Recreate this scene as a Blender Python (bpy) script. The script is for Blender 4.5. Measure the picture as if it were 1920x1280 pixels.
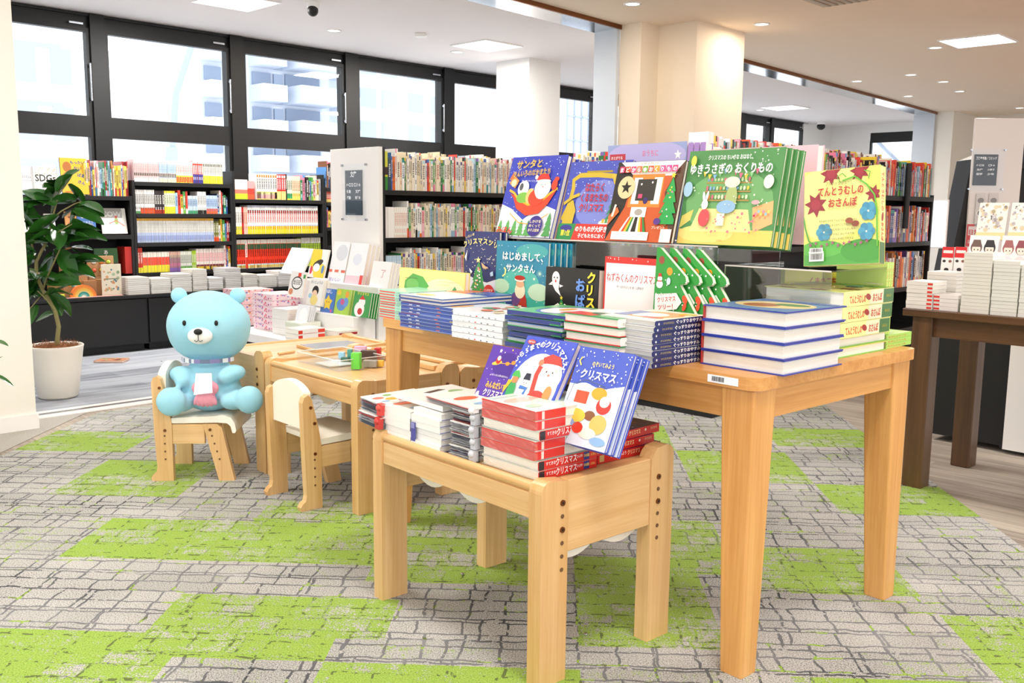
import bpy, bmesh, math, random
from mathutils import Vector as V, Matrix
R = math.radians
for o in list(bpy.data.objects): bpy.data.objects.remove(o)
SC = bpy.context.scene
COL = SC.collection
# ---------------------------------------------------------------- camera
F0, PITCH, ROLL, H0 = 1750.0, .1399, .0105, 1.1
fw = V((0, math.cos(PITCH), -math.sin(PITCH))); rt0 = V((1, 0, 0)); up0 = rt0.cross(fw)
rt = rt0 * math.cos(ROLL) + up0 * math.sin(ROLL); up = up0 * math.cos(ROLL) - rt0 * math.sin(ROLL)
CP0 = V((0, 0, H0))
cam = bpy.data.cameras.new('camera'); cam.sensor_width = 36; cam.lens = F0 / 1920 * 36; cam.clip_end = 200; cam.clip_start = .05
co = bpy.data.objects.new('camera', cam); COL.objects.link(co)
m = Matrix.Identity(3); m.col[0] = rt; m.col[1] = up; m.col[2] = -fw
co.matrix_world = Matrix.Translation(CP0) @ m.to_4x4(); SC.camera = co
# ---------------------------------------------------------------- world, exposure
SC.view_settings.view_transform = 'Standard'; SC.view_settings.look = 'None'
SC.view_settings.gamma = 1; SC.view_settings.use_curve_mapping = False
SC.view_settings.exposure = 0.14
W_ = bpy.data.worlds.new('sky'); SC.world = W_; W_.use_nodes = True
bg = W_.node_tree.nodes['Background']; bg.inputs[0].default_value = (.93, .97, 1, 1); bg.inputs[1].default_value = 2.0
def area(name, loc, size, power, color=(1, 1, 1), size_y=None, rot=(0, 0, 0), spread=None):
    l = bpy.data.lights.new(name, 'AREA'); l.shape = 'RECTANGLE' if size_y else 'SQUARE'; l.size = size
    if size_y: l.size_y = size_y
    l.energy = power; l.color = color
    if spread: l.spread = spread
    o = bpy.data.objects.new(name, l); COL.objects.link(o); o.location = loc; o.rotation_euler = rot
    return o
sun = bpy.data.lights.new('sun', 'SUN'); sun.energy = .9; sun.angle = .02; so = bpy.data.objects.new('sun', sun); COL.objects.link(so)
so.rotation_euler = V((.75, -.72, .95)).to_track_quat('Z', 'Y').to_euler()   # shines on the facades across the street
# ---------------------------------------------------------------- helpers: pixels to points, frames
def ray(x, y): return fw + rt * ((x - 960) / F0) - up * ((y - 640) / F0)
def zp(x, y, z): d = ray(x, y); return CP0 + d * ((z - H0) / d.z)
class Fr:
    def __init__(s, ox, oy, yaw):
        s.yaw = R(yaw); s.o = V((ox, oy, 0)); s.a = V((math.cos(s.yaw), math.sin(s.yaw), 0)); s.b = V((-math.sin(s.yaw), math.cos(s.yaw), 0))
    def w(s, x, y, z=0): return s.o + s.a * x + s.b * y + V((0, 0, z))
    def l(s, p): d = p - s.o; return V((d.dot(s.a), d.dot(s.b), p.z))
def colt(px, P, d):   # travel along P + t d until it stands in picture column px
    k = (px - 960) / F0; e = P - CP0; return (k * e.dot(fw) - e.dot(rt)) / (d.dot(rt) - k * d.dot(fw))
def rowt(py, P, d):
    k = -(py - 640) / F0; e = P - CP0; return (k * e.dot(fw) - e.dot(up)) / (d.dot(up) - k * d.dot(fw))
T1 = Fr(.551, 2.06, 41.8); T2 = Fr(.07, 2.02, 41.3); RM = Fr(0, 0, 45.5); CPT = Fr(0, 0, -2.5)
Z1 = .73; Z2 = .478
# ---------------------------------------------------------------- colours, materials
def hx(c):
    if not isinstance(c, str): return c
    v = [int(c[i:i + 2], 16) / 255 for i in (0, 2, 4)]
    return tuple(x / 12.92 if x < .04045 else ((x + .055) / 1.055) ** 2.4 for x in v)
MT = {}
class NB:
    def __init__(s, name):
        s.m = bpy.data.materials.new(name); s.m.use_nodes = True; s.t = s.m.node_tree; s.n = s.t.nodes; s.p = s.n['Principled BSDF']
    def N(s, ty, **k):
        n = s.n.new(ty)
        for a, b in k.items():
            if a[0] == 'i' and a[1:].isdigit(): s.put(n.inputs[int(a[1:])], b)
            elif a.startswith('I_'): s.put(n.inputs[a[2:].replace('_', ' ')], b)
            else: setattr(n, a, b)
        return n
    def put(s, i, b):
        if isinstance(b, bpy.types.NodeSocket): s.t.links.new(b, i)
        elif isinstance(b, bpy.types.Node): s.t.links.new(b.outputs[0], i)
        else: i.default_value = b
    def M(s, op, a, b=0, c=0): return s.N('ShaderNodeMath', operation=op, i0=a, i1=b, i2=c).outputs[0]
    def mix(s, f, a, b, bt='MIX'):
        n = s.N('ShaderNodeMix', data_type='RGBA', blend_type=bt)
        for i, x in ((0, f), (6, a), (7, b)):
            if isinstance(x, tuple) and len(x) == 3: x = (*x, 1)
            s.put(n.inputs[i], x)
        return n.outputs[2]
    def obj(s): return s.N('ShaderNodeTexCoord').outputs['Object']
    def map(s, v, sc=(1, 1, 1), rot=(0, 0, 0), loc=(0, 0, 0)): return s.N('ShaderNodeMapping', i0=v, i1=loc, i2=rot, i3=sc).outputs[0]
    def noise(s, v, sc, det=2, rough=.5): return s.N('ShaderNodeTexNoise', I_Vector=v, I_Scale=sc, I_Detail=det, I_Roughness=rough).outputs[0]
    def ramp(s, f, stops):
        n = s.N('ShaderNodeValToRGB', i0=f); e = n.color_ramp.elements
        while len(e) < len(stops): e.new(.5)
        for x, (p, c) in zip(e, stops): x.position = p; x.color = (*hx(c), 1)
        return n.outputs[0]
    def done(s, col=None, rough=None, **k):
        if col is not None: s.put(s.p.inputs['Base Color'], col if not (isinstance(col, tuple) and len(col) == 3) else (*col, 1))
        if rough is not None: s.put(s.p.inputs['Roughness'], rough)
        for a, b in k.items(): s.put(s.p.inputs[a.replace('_', ' ')], b)
        return s.m
    def bump(s, h, st=.3, d=.002):
        s.put(s.p.inputs['Normal'], s.N('ShaderNodeBump', I_Height=h, I_Strength=st, I_Distance=d).outputs[0])
def simple(name, c, rough=.5, var=.04, sc=6, **k):
    if name in MT: return MT[name]
    b = NB(name); c = hx(c); n = b.noise(b.obj(), sc, 3)
    d = tuple(max(0, x * (1 - var * 2)) for x in c)
    MT[name] = b.done(b.mix(n, d, c), rough, **k); return MT[name]
def colmat(name, rough, var=.03, sc=40, lines=0, **k):
    b = NB(name); a = b.N('ShaderNodeVertexColor', layer_name='Col').outputs[0]
    v = b.obj(); n = b.noise(v, sc, 2)
    f = b.M('MULTIPLY_ADD', n, var * 2, 1 - var)
    if lines:   # the leaves of a book: fine lines parallel to its covers
        w = b.noise(b.map(v, (3, 3, lines)), 1, 1)
        f = b.M('MULTIPLY', f, b.M('MULTIPLY_ADD', w, .3, .83))
    h = b.N('ShaderNodeVectorMath', operation='SCALE'); b.put(h.inputs[0], a); b.put(h.inputs[3], f)
    MT[name] = b.done(h.outputs[0], rough, **k)
colmat('print', .28, .02, Coat_Weight=.25, Coat_Roughness=.15)
colmat('matte', .75); colmat('pages', .85, .03, 60, lines=900); colmat('satin', .45)
def wood(name, ax, c1, c2, rough=.38, sc=1.0):
    b = NB(name); v = b.obj(); s = [26 * sc] * 3; s[ax] = 1.3 * sc
    rn = b.N('ShaderNodeObjectInfo').outputs['Random']
    off = b.N('ShaderNodeVectorMath', operation='ADD', i0=v); cb = b.N('ShaderNodeCombineXYZ', i0=rn, i1=b.M('MULTIPLY', rn, 3.7), i2=b.M('MULTIPLY', rn, 7.3)); b.put(off.inputs[1], cb)
    a = b.noise(b.map(off.outputs[0], tuple(s)), 1, 4, .6)
    s2 = [90 * sc] * 3; s2[ax] = 2.5 * sc; g = b.noise(b.map(off.outputs[0], tuple(s2)), 1.5, 3, .7)
    s3 = [5 * sc] * 3; s3[ax] = .8 * sc; big = b.noise(b.map(off.outputs[0], tuple(s3)), 1, 2, .5)
    f = b.M('ADD', b.M('MULTIPLY', a, .5), b.M('ADD', b.M('MULTIPLY', g, .3), b.M('MULTIPLY', big, .35)))
    MT[name] = b.done(b.ramp(f, [(.38, c1), (.72, c2)]), rough, Coat_Weight=.15, Coat_Roughness=.25)
for i, ax in enumerate('xyz'):
    wood('pine_' + ax, i, 'E3AC62', 'F2C988'); wood('beech_' + ax, i, 'C89758', 'E6C08A'); wood('dark_' + ax, i, '3E2716', '6B4A2C')
    wood('oak_' + ax, i, 'BF7E3A', 'E2AC66')
simple('black', '141517', .55, .1); simple('black_frame', '08090B', .5, .1); simple('white_paint', 'F1F0EE', .55, .01)
simple('white_panel', 'F4F2F0', .35, .01); simple('cream_pad', 'F6F0E2', .45, .01); simple('steel', 'B9BCC2', .25, .05, Metallic=1.0)
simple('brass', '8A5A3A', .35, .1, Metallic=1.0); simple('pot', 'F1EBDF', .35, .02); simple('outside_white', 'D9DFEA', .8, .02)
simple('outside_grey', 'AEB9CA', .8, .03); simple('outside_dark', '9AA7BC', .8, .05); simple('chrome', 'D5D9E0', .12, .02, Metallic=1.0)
def glassy(name, tint, rough, alpha_mix, fk=1.0):
    b = NB(name); n = b.noise(b.obj(), 3, 1)
    tr = b.N('ShaderNodeBsdfTransparent', i0=(*tint, 1)); gl = b.N('ShaderNodeBsdfGlossy', i0=(1, 1, 1, 1), i1=rough)
    fr = b.N('ShaderNodeFresnel', i0=b.M('MULTIPLY_ADD', n, .05, 1.45)).outputs[0]
    mx = b.N('ShaderNodeMixShader', i0=b.M('MULTIPLY_ADD', fr, fk, alpha_mix), i1=tr, i2=gl)
    b.t.links.new(mx.outputs[0], b.n['Material Output'].inputs[0]); MT[name] = b.m
glassy('acrylic', (.93, .95, .95), .03, .02); glassy('wrap', (.99, .99, .99), .12, .0, .18); glassy('pane', (.98, .99, 1), .02, .01, .08)
glassy('tray', (.965, .98, .985), .2, .05, .3)
b = NB('lamp_panel'); b.n.remove(b.p); e = b.N('ShaderNodeEmission', i0=(1, .99, .97, 1), i1=3.0); b.t.links.new(e.outputs[0], b.n['Material Output'].inputs[0]); MT['lamp_panel'] = b.m
b = NB('plush'); v = b.obj(); n = b.noise(v, 9, 3); n2 = b.noise(v, 500, 2); b.bump(n2, .5, .002)
MT['plush'] = b.done(b.mix(n, hx('8CCDE4'), hx('A8DDED')), .95, Sheen_Weight=.15, Sheen_Roughness=.5)
simple('plush_white', 'FBFBF8', .9, .02); simple('plush_pink', 'F4A3B8', .9, .06); simple('plush_black', '0B0B0C', .6)
b = NB('leaf'); v = b.obj(); n = b.noise(v, 5, 2); MT['leaf'] = b.done(b.mix(n, hx('123A14'), hx('3C7A2A')), .22, Coat_Weight=.4)
simple('bark', '9A9360', .8, .15, 30); simple('coir', 'A86A38', .95, .3, 60)
# ---------------------------------------------------------------- mesh builder
class MB:
    def __init__(s): s.v = []; s.f = []; s.c = []; s.m = []; s.sm = []; s.M = Matrix.Identity(4); s.mats = []; s.mat = 'matte'; s.col = (1, 1, 1)
    def mi(s, mat):
        if mat not in s.mats: s.mats.append(mat)
        return s.mats.index(mat)
    def add(s, vs, fs, col=None, mat=None, smooth=False):
        k = len(s.v); s.v += [s.M @ V(p) for p in vs]; c = hx(col if col is not None else s.col); i = s.mi(mat or s.mat)
        for f in fs: s.f.append([k + j for j in f]); s.c.append(c); s.m.append(i); s.sm.append(smooth)
    def box(s, x0, x1, y0, y1, z0, z1, col=None, mat=None):
        s.add([(x0, y0, z0), (x1, y0, z0), (x1, y1, z0), (x0, y1, z0), (x0, y0, z1), (x1, y0, z1), (x1, y1, z1), (x0, y1, z1)],
              [(3, 2, 1, 0), (4, 5, 6, 7), (0, 1, 5, 4), (1, 2, 6, 5), (2, 3, 7, 6), (3, 0, 4, 7)], col, mat)
    def prism(s, pts, z0, z1, ax=2, col=None, mat=None, smooth=False):   # 2-D outline pushed along axis ax
        def q(p, z): return {2: (p[0], p[1], z), 1: (p[0], z, p[1]), 0: (z, p[0], p[1])}[ax]
        n = len(pts); s.add([q(p, z0) for p in pts] + [q(p, z1) for p in pts], [list(range(n))[::-1], list(range(n, 2 * n))], col, mat)
        s.add([q(p, z0) for p in pts] + [q(p, z1) for p in pts], [(i, (i + 1) % n, n + (i + 1) % n, n + i) for i in range(n)], col, mat, smooth)
    def cyl(s, c, r0, r1, h, n=16, ax=2, col=None, mat=None, smooth=True):
        vs = []
        for r, z in ((r0, 0), (r1, h)):
            for i in range(n):
                a = 6.28318 * i / n; p = (r * math.cos(a), r * math.sin(a), z)
                p = {2: p, 0: (p[2], p[0], p[1]), 1: (p[0], p[2], p[1])}[ax]; vs.append((c[0] + p[0], c[1] + p[1], c[2] + p[2]))
        s.add(vs, [(i, (i + 1) % n, n + (i + 1) % n, n + i) for i in range(n)], col, mat, smooth)
        s.add(vs, [list(range(n))[::-1], list(range(n, 2 * n))], col, mat)
    def ell(s, c, r, n=20, k=12, col=None, mat=None, rot=None):
        vs = []; Rm = rot or Matrix.Identity(3)
        for j in range(k + 1):
            t = math.pi * j / k
            for i in range(n):
                a = 6.28318 * i / n; p = Rm @ V((r[0] * math.sin(t) * math.cos(a), r[1] * math.sin(t) * math.sin(a), r[2] * math.cos(t)))
                vs.append(V(c) + p)
        s.add(vs, [(j * n + i, (j + 1) * n + i, (j + 1) * n + (i + 1) % n, j * n + (i + 1) % n) for j in range(k) for i in range(n)], col, mat, True)
    def lathe(s, prof, c=(0, 0, 0), n=32, col=None, mat=None):
        vs = [(c[0] + r * math.cos(6.28318 * i / n), c[1] + r * math.sin(6.28318 * i / n), c[2] + z) for r, z in prof for i in range(n)]
        s.add(vs, [(j * n + i, j * n + (i + 1) % n, (j + 1) * n + (i + 1) % n, (j + 1) * n + i) for j in range(len(prof) - 1) for i in range(n)], col, mat, True)
    def tube(s, pts, rad, n=8, col=None, mat=None):
        pts = [V(p) for p in pts]; rs = rad if isinstance(rad, (list, tuple)) else [rad] * len(pts); vs = []
        for i, p in enumerate(pts):
            d = (pts[min(i + 1, len(pts) - 1)] - pts[max(i - 1, 0)]).normalized(); u = d.orthogonal().normalized() if i == 0 else (u - d * u.dot(d)).normalized()
            w = d.cross(u)
            vs += [p + (u * math.cos(6.28318 * j / n) + w * math.sin(6.28318 * j / n)) * rs[i] for j in range(n)]
        L = len(pts); s.add(vs, [(i * n + j, i * n + (j + 1) % n, (i + 1) * n + (j + 1) % n, (i + 1) * n + j) for i in range(L - 1) for j in range(n)], col, mat, True)
        s.add(vs, [list(range(n))[::-1], [(L - 1) * n + j for j in range(n)]], col, mat)
    def mesh(s, name):
        me = bpy.data.meshes.new(name); me.from_pydata([tuple(p) for p in s.v], [], s.f)
        for mt in s.mats: me.materials.append(MT[mt] if mt in MT else bpy.data.materials[mt])
        me.polygons.foreach_set('material_index', s.m); me.polygons.foreach_set('use_smooth', s.sm)
        at = me.color_attributes.new('Col', 'FLOAT_COLOR', 'CORNER'); arr = []
        for p, c in zip(me.polygons, s.c): arr += [c[0], c[1], c[2], 1.0] * p.loop_total
        at.data.foreach_set('color', arr); me.update(); return me
    def obj(s, name, parent=None, bevel=0, label=None, seg=2):
        o = bpy.data.objects.new(name, s.mesh(name)); COL.objects.link(o)
        if parent: o.parent = parent
        if label: o['label'] = label
        if bevel:
            b_ = o.modifiers.new('bevel', 'BEVEL'); b_.width = bevel; b_.segments = seg; b_.limit_method = 'ANGLE'; b_.angle_limit = .6
        return o
def tag(o, label, cat, group=None, kind=None):
    o['label'] = label; o['category'] = cat
    if group: o['group'] = group
    if kind: o['kind'] = kind
    return o
def thing(name, label, cat, loc=(0, 0, 0), rz=0, group=None):
    o = bpy.data.objects.new(name, None); COL.objects.link(o); o.location = loc; o.rotation_euler = (0, 0, rz); o.empty_display_size = .05
    return tag(o, label, cat, group)
def place(o, fr, x, y, z=0, rz=0): o.location = fr.w(x, y, z); o.rotation_euler = (0, 0, fr.yaw + R(rz)); return o
def struct(o, label=None):
    o['kind'] = 'structure'
    if label: o['label'] = label
    return o
def dup(o, label=None, group=None):
    c = o.copy(); COL.objects.link(c)
    for ch in list(o.children):
        d = ch.copy(); COL.objects.link(d); d.parent = c
        for g in list(ch.children): e = g.copy(); COL.objects.link(e); e.parent = d
    if label: c['label'] = label
    if group: c['group'] = group
    return c
def nth(i): return ('first second third fourth fifth sixth seventh eighth ninth tenth eleventh twelfth'.split() + ['%d%s' % (k, 'st' if k % 10 == 1 and k != 11 else 'nd' if k % 10 == 2 else 'rd' if k % 10 == 3 else 'th') for k in range(13, 120)])[i]
# ================================================================ floor
def floor_plane(name, pts, mat, z=0.0):
    m = MB(); m.add([(p[0], p[1], 0) for p in pts], [list(range(len(pts)))], mat=mat); o = m.obj(name); o.location.z = z; return struct(o)
def streak(name, ang, c1, c2, c3):
    b = NB(name); v = b.map(b.obj(), rot=(0, 0, R(ang)))
    n = b.noise(b.map(v, (2.2, 60, 1)), 1, 4, .7); n2 = b.noise(b.map(v, (1.2, 14, 1)), 1, 3, .6)
    br = b.N('ShaderNodeTexBrick', I_Vector=v, I_Scale=1.0, I_Color1=(.2, .2, .2, 1), I_Color2=(.9, .9, .9, 1), I_Mortar=(.5, .5, .5, 1), I_Mortar_Size=0.0, I_Brick_Width=1.0, I_Row_Height=.25)
    f = b.M('ADD', b.M('MULTIPLY', n, .55), b.M('ADD', b.M('MULTIPLY', n2, .35), b.M('MULTIPLY', br.outputs[0], .28)))
    MT[name] = b.done(b.ramp(f, [(.42, c1), (.58, c2), (.8, c3)]), .95)
streak('floor_cool', 45.5 * -1, '5F646C', '979CA4', 'B9BEC6'); streak('floor_warm', 44.5, '776F66', 'A0968A', 'C2B8AA')
b = NB('floor_speckle'); n = b.noise(b.obj(), 260, 3, .7); n2 = b.noise(b.obj(), 3, 2)
MT['floor_speckle'] = b.done(b.mix(b.M('MULTIPLY', n2, .3), b.ramp(n, [(.4, '8D8A84'), (.62, 'C9C6BE')]), hx('B5B1A8')), .95)
wood('floor_wood', 1, '9C6B4C', 'CDA07E', .5, .35)
# green patches of the carpet: rectangles in carpet metres
GREEN = [(-2.42, 4.0, -1.92, 4.36, .9), (-1.93, 3.46, -1.43, 3.83, .9), (-1.5, 2.77, -1.0, 3.12, 1), (-1.0, 2.77, -.5, 3.12, .9), (-1.0, 2.19, -.5, 2.52, .9),
         (-1.5, 1.95, -.95, 2.24, .9), (-.56, 2.7, -.1, 3.4, .75), (-1.02, 3.12, -.6, 3.36, .7), (-.56, 2.25, -.4, 2.52, .8), (.05, 2.36, .5, 2.85, .85), (.3, 2.85, .56, 3.24, .9),
         (1.09, 4.41, 1.58, 4.75, .95), (.58, 3.84, 1.08, 4.25, .9), (1.09, 3.42, 1.58, 3.76, .95), (.08, 4.3, .58, 4.76, .8), (.6, 2.7, 1.09, 3.04, .72), (1.1, 2.2, 1.6, 2.52, .9), (.57, 1.9, 1.09, 2.15, .9),
         (-.5, 1.95, .1, 2.16, .85), (-.45, 4.4, .08, 4.75, .8), (-2.42, 2.0, -1.93, 2.24, .8), (.08, 3.4, .5, 3.6, .6), (-2.2, 3.02, -1.93, 3.2, .4), (1.35, 2.7, 1.6, 3.0, .35), (.1, 3.2, .3, 3.4, .5)]
def carpet():
    bm = bmesh.new(); X0, X1, Y0, Y1, c = -4.42, 1.58, .5, 8.5, .125
    lay = bm.faces.layers.float.new('green'); nx, ny = int((X1 - X0) / c), int((Y1 - Y0) / c); rnd = random.Random(4)
    vs = [[bm.verts.new((X0 + i * c, Y0 + j * c, 0)) for i in range(nx + 1)] for j in range(ny + 1)]
    for j in range(ny):
        for i in range(nx):
            x, y = X0 + (i + .5) * c, Y0 + (j + .5) * c
            if x < -2.42: continue
            f = bm.faces.new((vs[j][i], vs[j][i + 1], vs[j + 1][i + 1], vs[j + 1][i])); g = .12
            for r in GREEN:
                if r[0] <= x <= r[2] and r[1] - .06 <= y <= r[3] + .02: g = max(g, r[4])
            f[lay] = g + rnd.uniform(-.1, .1)
    for v in list(bm.verts):
        if not v.link_faces: bm.verts.remove(v)
    Q = CPT; P = RM.w(0, 5.0); n = RM.b
    pl, nl = Q.l(P), V((n.dot(Q.a), n.dot(Q.b), 0))
    bmesh.ops.bisect_plane(bm, geom=bm.verts[:] + bm.edges[:] + bm.faces[:], plane_co=pl, plane_no=nl, clear_outer=True)
    me = bpy.data.meshes.new('carpet'); bm.to_mesh(me); b = NB('carpet')
    me.materials.append(b.m); o = bpy.data.objects.new('carpet', me); COL.objects.link(o); o.rotation_euler.z = CPT.yaw; o.location.z = .004
    v = b.obj(); g = b.N('ShaderNodeAttribute', attribute_name='green').outputs['Fac']
    wob = b.N('ShaderNodeTexNoise', I_Vector=v, I_Scale=16.0, I_Detail=4.0).outputs['Color']
    wv = b.N('ShaderNodeVectorMath', operation='MULTIPLY_ADD', i0=wob, i1=(.03, .03, 0), i2=v).outputs[0]
    sp = b.noise(v, 260, 3, .8); sp2 = b.noise(v, 170, 2, .7); lo = b.noise(v, 2.3, 2); mid = b.noise(v, 26, 3, .7)
    def bricks(sc, w, h, off, seed, ms):
        mp = b.map(wv, (sc, sc, 1), loc=(seed, seed * .37, 0))
        n = b.N('ShaderNodeTexBrick', I_Vector=mp, I_Scale=1.0, I_Color1=(0, 0, 0, 1), I_Color2=(1, 1, 1, 1), I_Mortar=(.5, .5, .5, 1), I_Mortar_Size=ms, I_Mortar_Smooth=.25, I_Brick_Width=w, I_Row_Height=h, I_Bias=0.0)
        n.offset = off; n.offset_frequency = 1 + int(seed) % 3; n.squash = 1.25; n.squash_frequency = 3; return n
    A = bricks(1, .098, .072, .42, 3.1, .004); B_ = bricks(1, .26, .125, .31, 7.7, .0045)
    line = b.M('MAXIMUM', b.M('MULTIPLY', A.outputs[1], b.M('GREATER_THAN', b.M('ADD', mid, b.M('MULTIPLY', lo,   .6)), .66)), b.M('MULTIPLY', B_.outputs[1], b.M('GREATER_THAN', mid, .42)))
    cellr = b.N('ShaderNodeSeparateColor', i0=A.outputs[0]).outputs[0]; cellb = b.N('ShaderNodeSeparateColor', i0=B_.outputs[0]).outputs[0]
    gs = b.M('MULTIPLY_ADD', g, .62, .10)
    gg = b.M('ADD', gs, b.M('ADD', b.M('MULTIPLY', b.M('SUBTRACT', cellr, .5), .26), b.M('ADD', b.M('MULTIPLY', b.M('SUBTRACT', cellb, .5), .22), b.M('ADD', b.M('MULTIPLY', b.M('SUBTRACT', mid, .5), 1.1), b.M('MULTIPLY', b.M('SUBTRACT', sp2, .5), 1.3)))))
    gm = b.N('ShaderNodeMapRange', I_Value=gg, i1=.47, i2=.53).outputs[0]
    # thin green bars that follow the grid lines here and there
    bar = b.M('MULTIPLY', b.M('GREATER_THAN', b.noise(b.map(v, (9, 16, 1), loc=(5, 2, 0)), 1, 1), .62), A.outputs[1])
    gm = b.M('MAXIMUM', gm, bar)
    grey = b.ramp(b.M('ADD', b.M('MULTIPLY', sp, .85), b.M('MULTIPLY', lo, .15)), [(.4, '62615F'), (.46, 'A0A09D'), (.56, 'CFCECB')])
    tone = b.mix(b.M('MULTIPLY', cellb, .35), grey, hx('B9BBBB'), 'MULTIPLY')
    green = b.ramp(sp, [(.36, '5E7C2A'), (.46, '8CAC42'), (.62, 'A2C256')])
    base = b.mix(line, tone, b.mix(b.N('ShaderNodeMapRange', I_Value=lo, i1=.35, i2=.65).outputs[0], hx('3E4044'), hx('8E8F92'))); gl = b.mix(b.M('MULTIPLY', line, b.M('GREATER_THAN', mid, .55)), green, hx('5E6B38'))
    b.bump(b.M('ADD', sp, b.M('MULTIPLY', line, -.6)), .5, .003); b.done(b.mix(gm, base, gl), .97)
    return struct(o, 'grey and lime green carpet with an irregular cobble grid pattern')
carpet().name = 'floor_carpet'
w = RM.w
floor_plane('floor', [w(-14, -14), w(20, -14), w(20, 5.1), w(-14, 5.1)], 'floor_warm', -.001)
floor_plane('floor_window_side', [w(-6, 5.1), w(20, 5.1), w(20, 8.1), w(-6, 8.1)], 'floor_cool', -.001)
floor_plane('floor_entry', [w(-6, 5.1), w(-6, -3), (-2.42 + .1, -3, 0), (-2.42 + .14, 4.9, 0), w(1.9, 5.1)], 'floor_speckle', .001)
floor_plane('floor_planks', [w(6.25, 2.63), w(14, 2.63), w(14, -4), w(-.38, -4)], 'floor_wood', .002)
m = MB(); m.mat = 'white_panel'; m.box(0, 5.0, 0, .17, 0, .006); m.mat = 'steel'; m.box(0, 5.0, .07, .1, .006, .009, 'C8CCD4'); o = m.obj('trim_1'); place(o, RM, 1.45, 5.06); struct(o, 'pale metal shutter track across the floor')
# ================================================================ ceilings, rail, columns
CE = 2.65; ra, rb = zp(989, 0, CE), zp(1755, 210, CE); rd = (rb - ra).normalized(); rn = V((-rd.y, rd.x, 0)); lo_, hi_ = ra - rd * 9, rb + rd * 3
simple('ceiling_warm', 'FCEEDD', .8, .01); simple('ceiling_cool', 'F6F0F0', .8, .01); simple('column_cream', 'F4E6D2', .7, .01); simple('wall_cream', 'EEEAE2', .7, .01)  # near ceiling is white; its cream paint carries the warm lamp tint
def slab(name, pts, z0, z1, mat, label=None):
    m = MB(); m.prism([(p[0], p[1]) for p in pts], z0, z1, mat=mat); return struct(m.obj(name), label)
slab('ceiling', [lo_, w(-5, -3.2), w(19, -3.2), hi_], CE, CE + .05, 'ceiling_warm')
slab('ceiling_window_side', [lo_, hi_, w(19, 8.3), w(-8, 8.3)], CE, CE + .05, 'ceiling_cool')
q0 = ra - rd * 7; q1 = rb + rd * .1
slab('trim_2', [q0, q1, q1 + rn * .27, q0 + rn * .27], CE - .03, CE, 'chrome', 'shiny metal rail running along the ceiling')
slab('trim_3', [q0 - rn * .02, q1 - rn * .02, q1, q0], CE - .035, CE, 'brass')
simple('jamb', 'D3DCE6', .35, .02)
slab('trim_4', [w(6.40, 5.09), w(6.44, 5.09), w(6.47, 5.36), w(6.43, 5.36)], 0, CE - .03, 'jamb', 'pale grey metal jamb against the column')
slab('trim_5', [w(14.93, 5.66), w(14.97, 5.66), w(14.95, 5.97), w(14.91, 5.97)], 0, CE - .03, 'jamb')
slab('wall_column', [w(6.445, 5.09), w(6.445, 4.87), w(6.69, 4.87), w(6.69, 4.49), w(7.43, 4.49), w(7.43, 5.09)], 0, CE, 'column_cream', 'cream square column beside the metal jamb')
slab('wall_pillar', [w(7.15, 6.82), w(7.63, 6.82), w(7.63, 7.3), w(7.15, 7.3)], 0, CE, 'white_paint', 'white column in front of the windows')
slab('wall_left', [w(-6, 4.87), w(1.585, 4.87), w(1.585, 5.04), w(-6, 5.04)], 0, CE, 'wall_cream')
slab('baseboard_left', [w(-6, 4.855), w(1.592, 4.855), w(1.592, 4.87), w(-6, 4.87)], 0, .075, 'white_panel')
slab('wall_right', [w(14.98, 5.4), w(14.98, 5.97), w(16.2, 5.97), w(16.2, -6), w(16.0, -6), w(16.0, 5.4)], 0, CE, 'wall_cream')
# ================================================================ window wall
VW = 8.0; TOP = 2.645
def uc(px, z=2.2, v=VW): P = RM.w(0, v, z); return colt(px, P, RM.a)
def window(n, u0, u1, fr=RM, v=VW, lower=True, handle=True, z0=1.83, z1=2.5, rot=0):
    m = MB(); m.mat = 'black_frame'
    def ring(a, b_, c, d, t, y0, y1):
        m.box(a, b_, y0, y1, d - t, d); m.box(a, b_, y0, y1, c, c + t); m.box(a, a + t, y0, y1, c + t, d - t); m.box(b_ - t, b_, y0, y1, c + t, d - t)
    W = u1 - u0; ring(0, W, z0 - .03, z1 + .03, .03, .0, .06)
    if lower: ring(0, W, .95, z0 - .14, .03, .0, .06)
    m.box(0, W, .02, .12, z1 + .03, TOP); m.box(0, W, .0, .1, z0 - .14, z0 - .03)
    o = m.obj('window_%d' % n); struct(o, 'black framed window pane above a low transom')
    g = MB(); g.mat = 'pane'; g.box(.03, W - .03, .03, .036, z0, z1)
    if lower: g.box(.03, W - .03, .03, .036, .98, z0 - .17)
    g.obj('window_glass', o)
    if handle:
        h = MB(); h.mat = 'steel'; h.tube([(W - .015, -.03, z0 + .12), (W - .015, -.03, z1 - .25)], .007); h.box(W - .02, W - .01, -.03, 0, z0 + .13, z0 + .15); h.box(W - .02, W - .01, -.03, 0, z1 - .28, z1 - .26); h.obj('window_handle', o)
        h = MB(); h.mat = 'steel'; h.box(W - .16, W - .05, -.012, .02, z1 + .05, z1 + .065); h.obj('window_latch', o)
    if rot: o.location = fr.w(u0, v); o.rotation_euler.z = fr.yaw + R(rot)
    else: place(o, fr, u0, v)
    return o
edges = [(-20, 165), (204, 427), (461, 643), (674, 828), (852, 965), (985, 1117), (1150, 1255), (1290, 1385), (1398, 1442), (1450, 1503)]
us = [(uc(a), uc(b)) for a, b in edges]
for i, (a, b_) in enumerate(us): window(i + 1, a - .025, b_ + .025)
mull = [(us[i][1] + .025, us[i + 1][0] - .025) for i in range(len(us) - 1)]
m = MB(); m.mat = 'black_frame'
for a, b_ in mull: m.box(a, b_, -.02, .14, .95, TOP)
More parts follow.
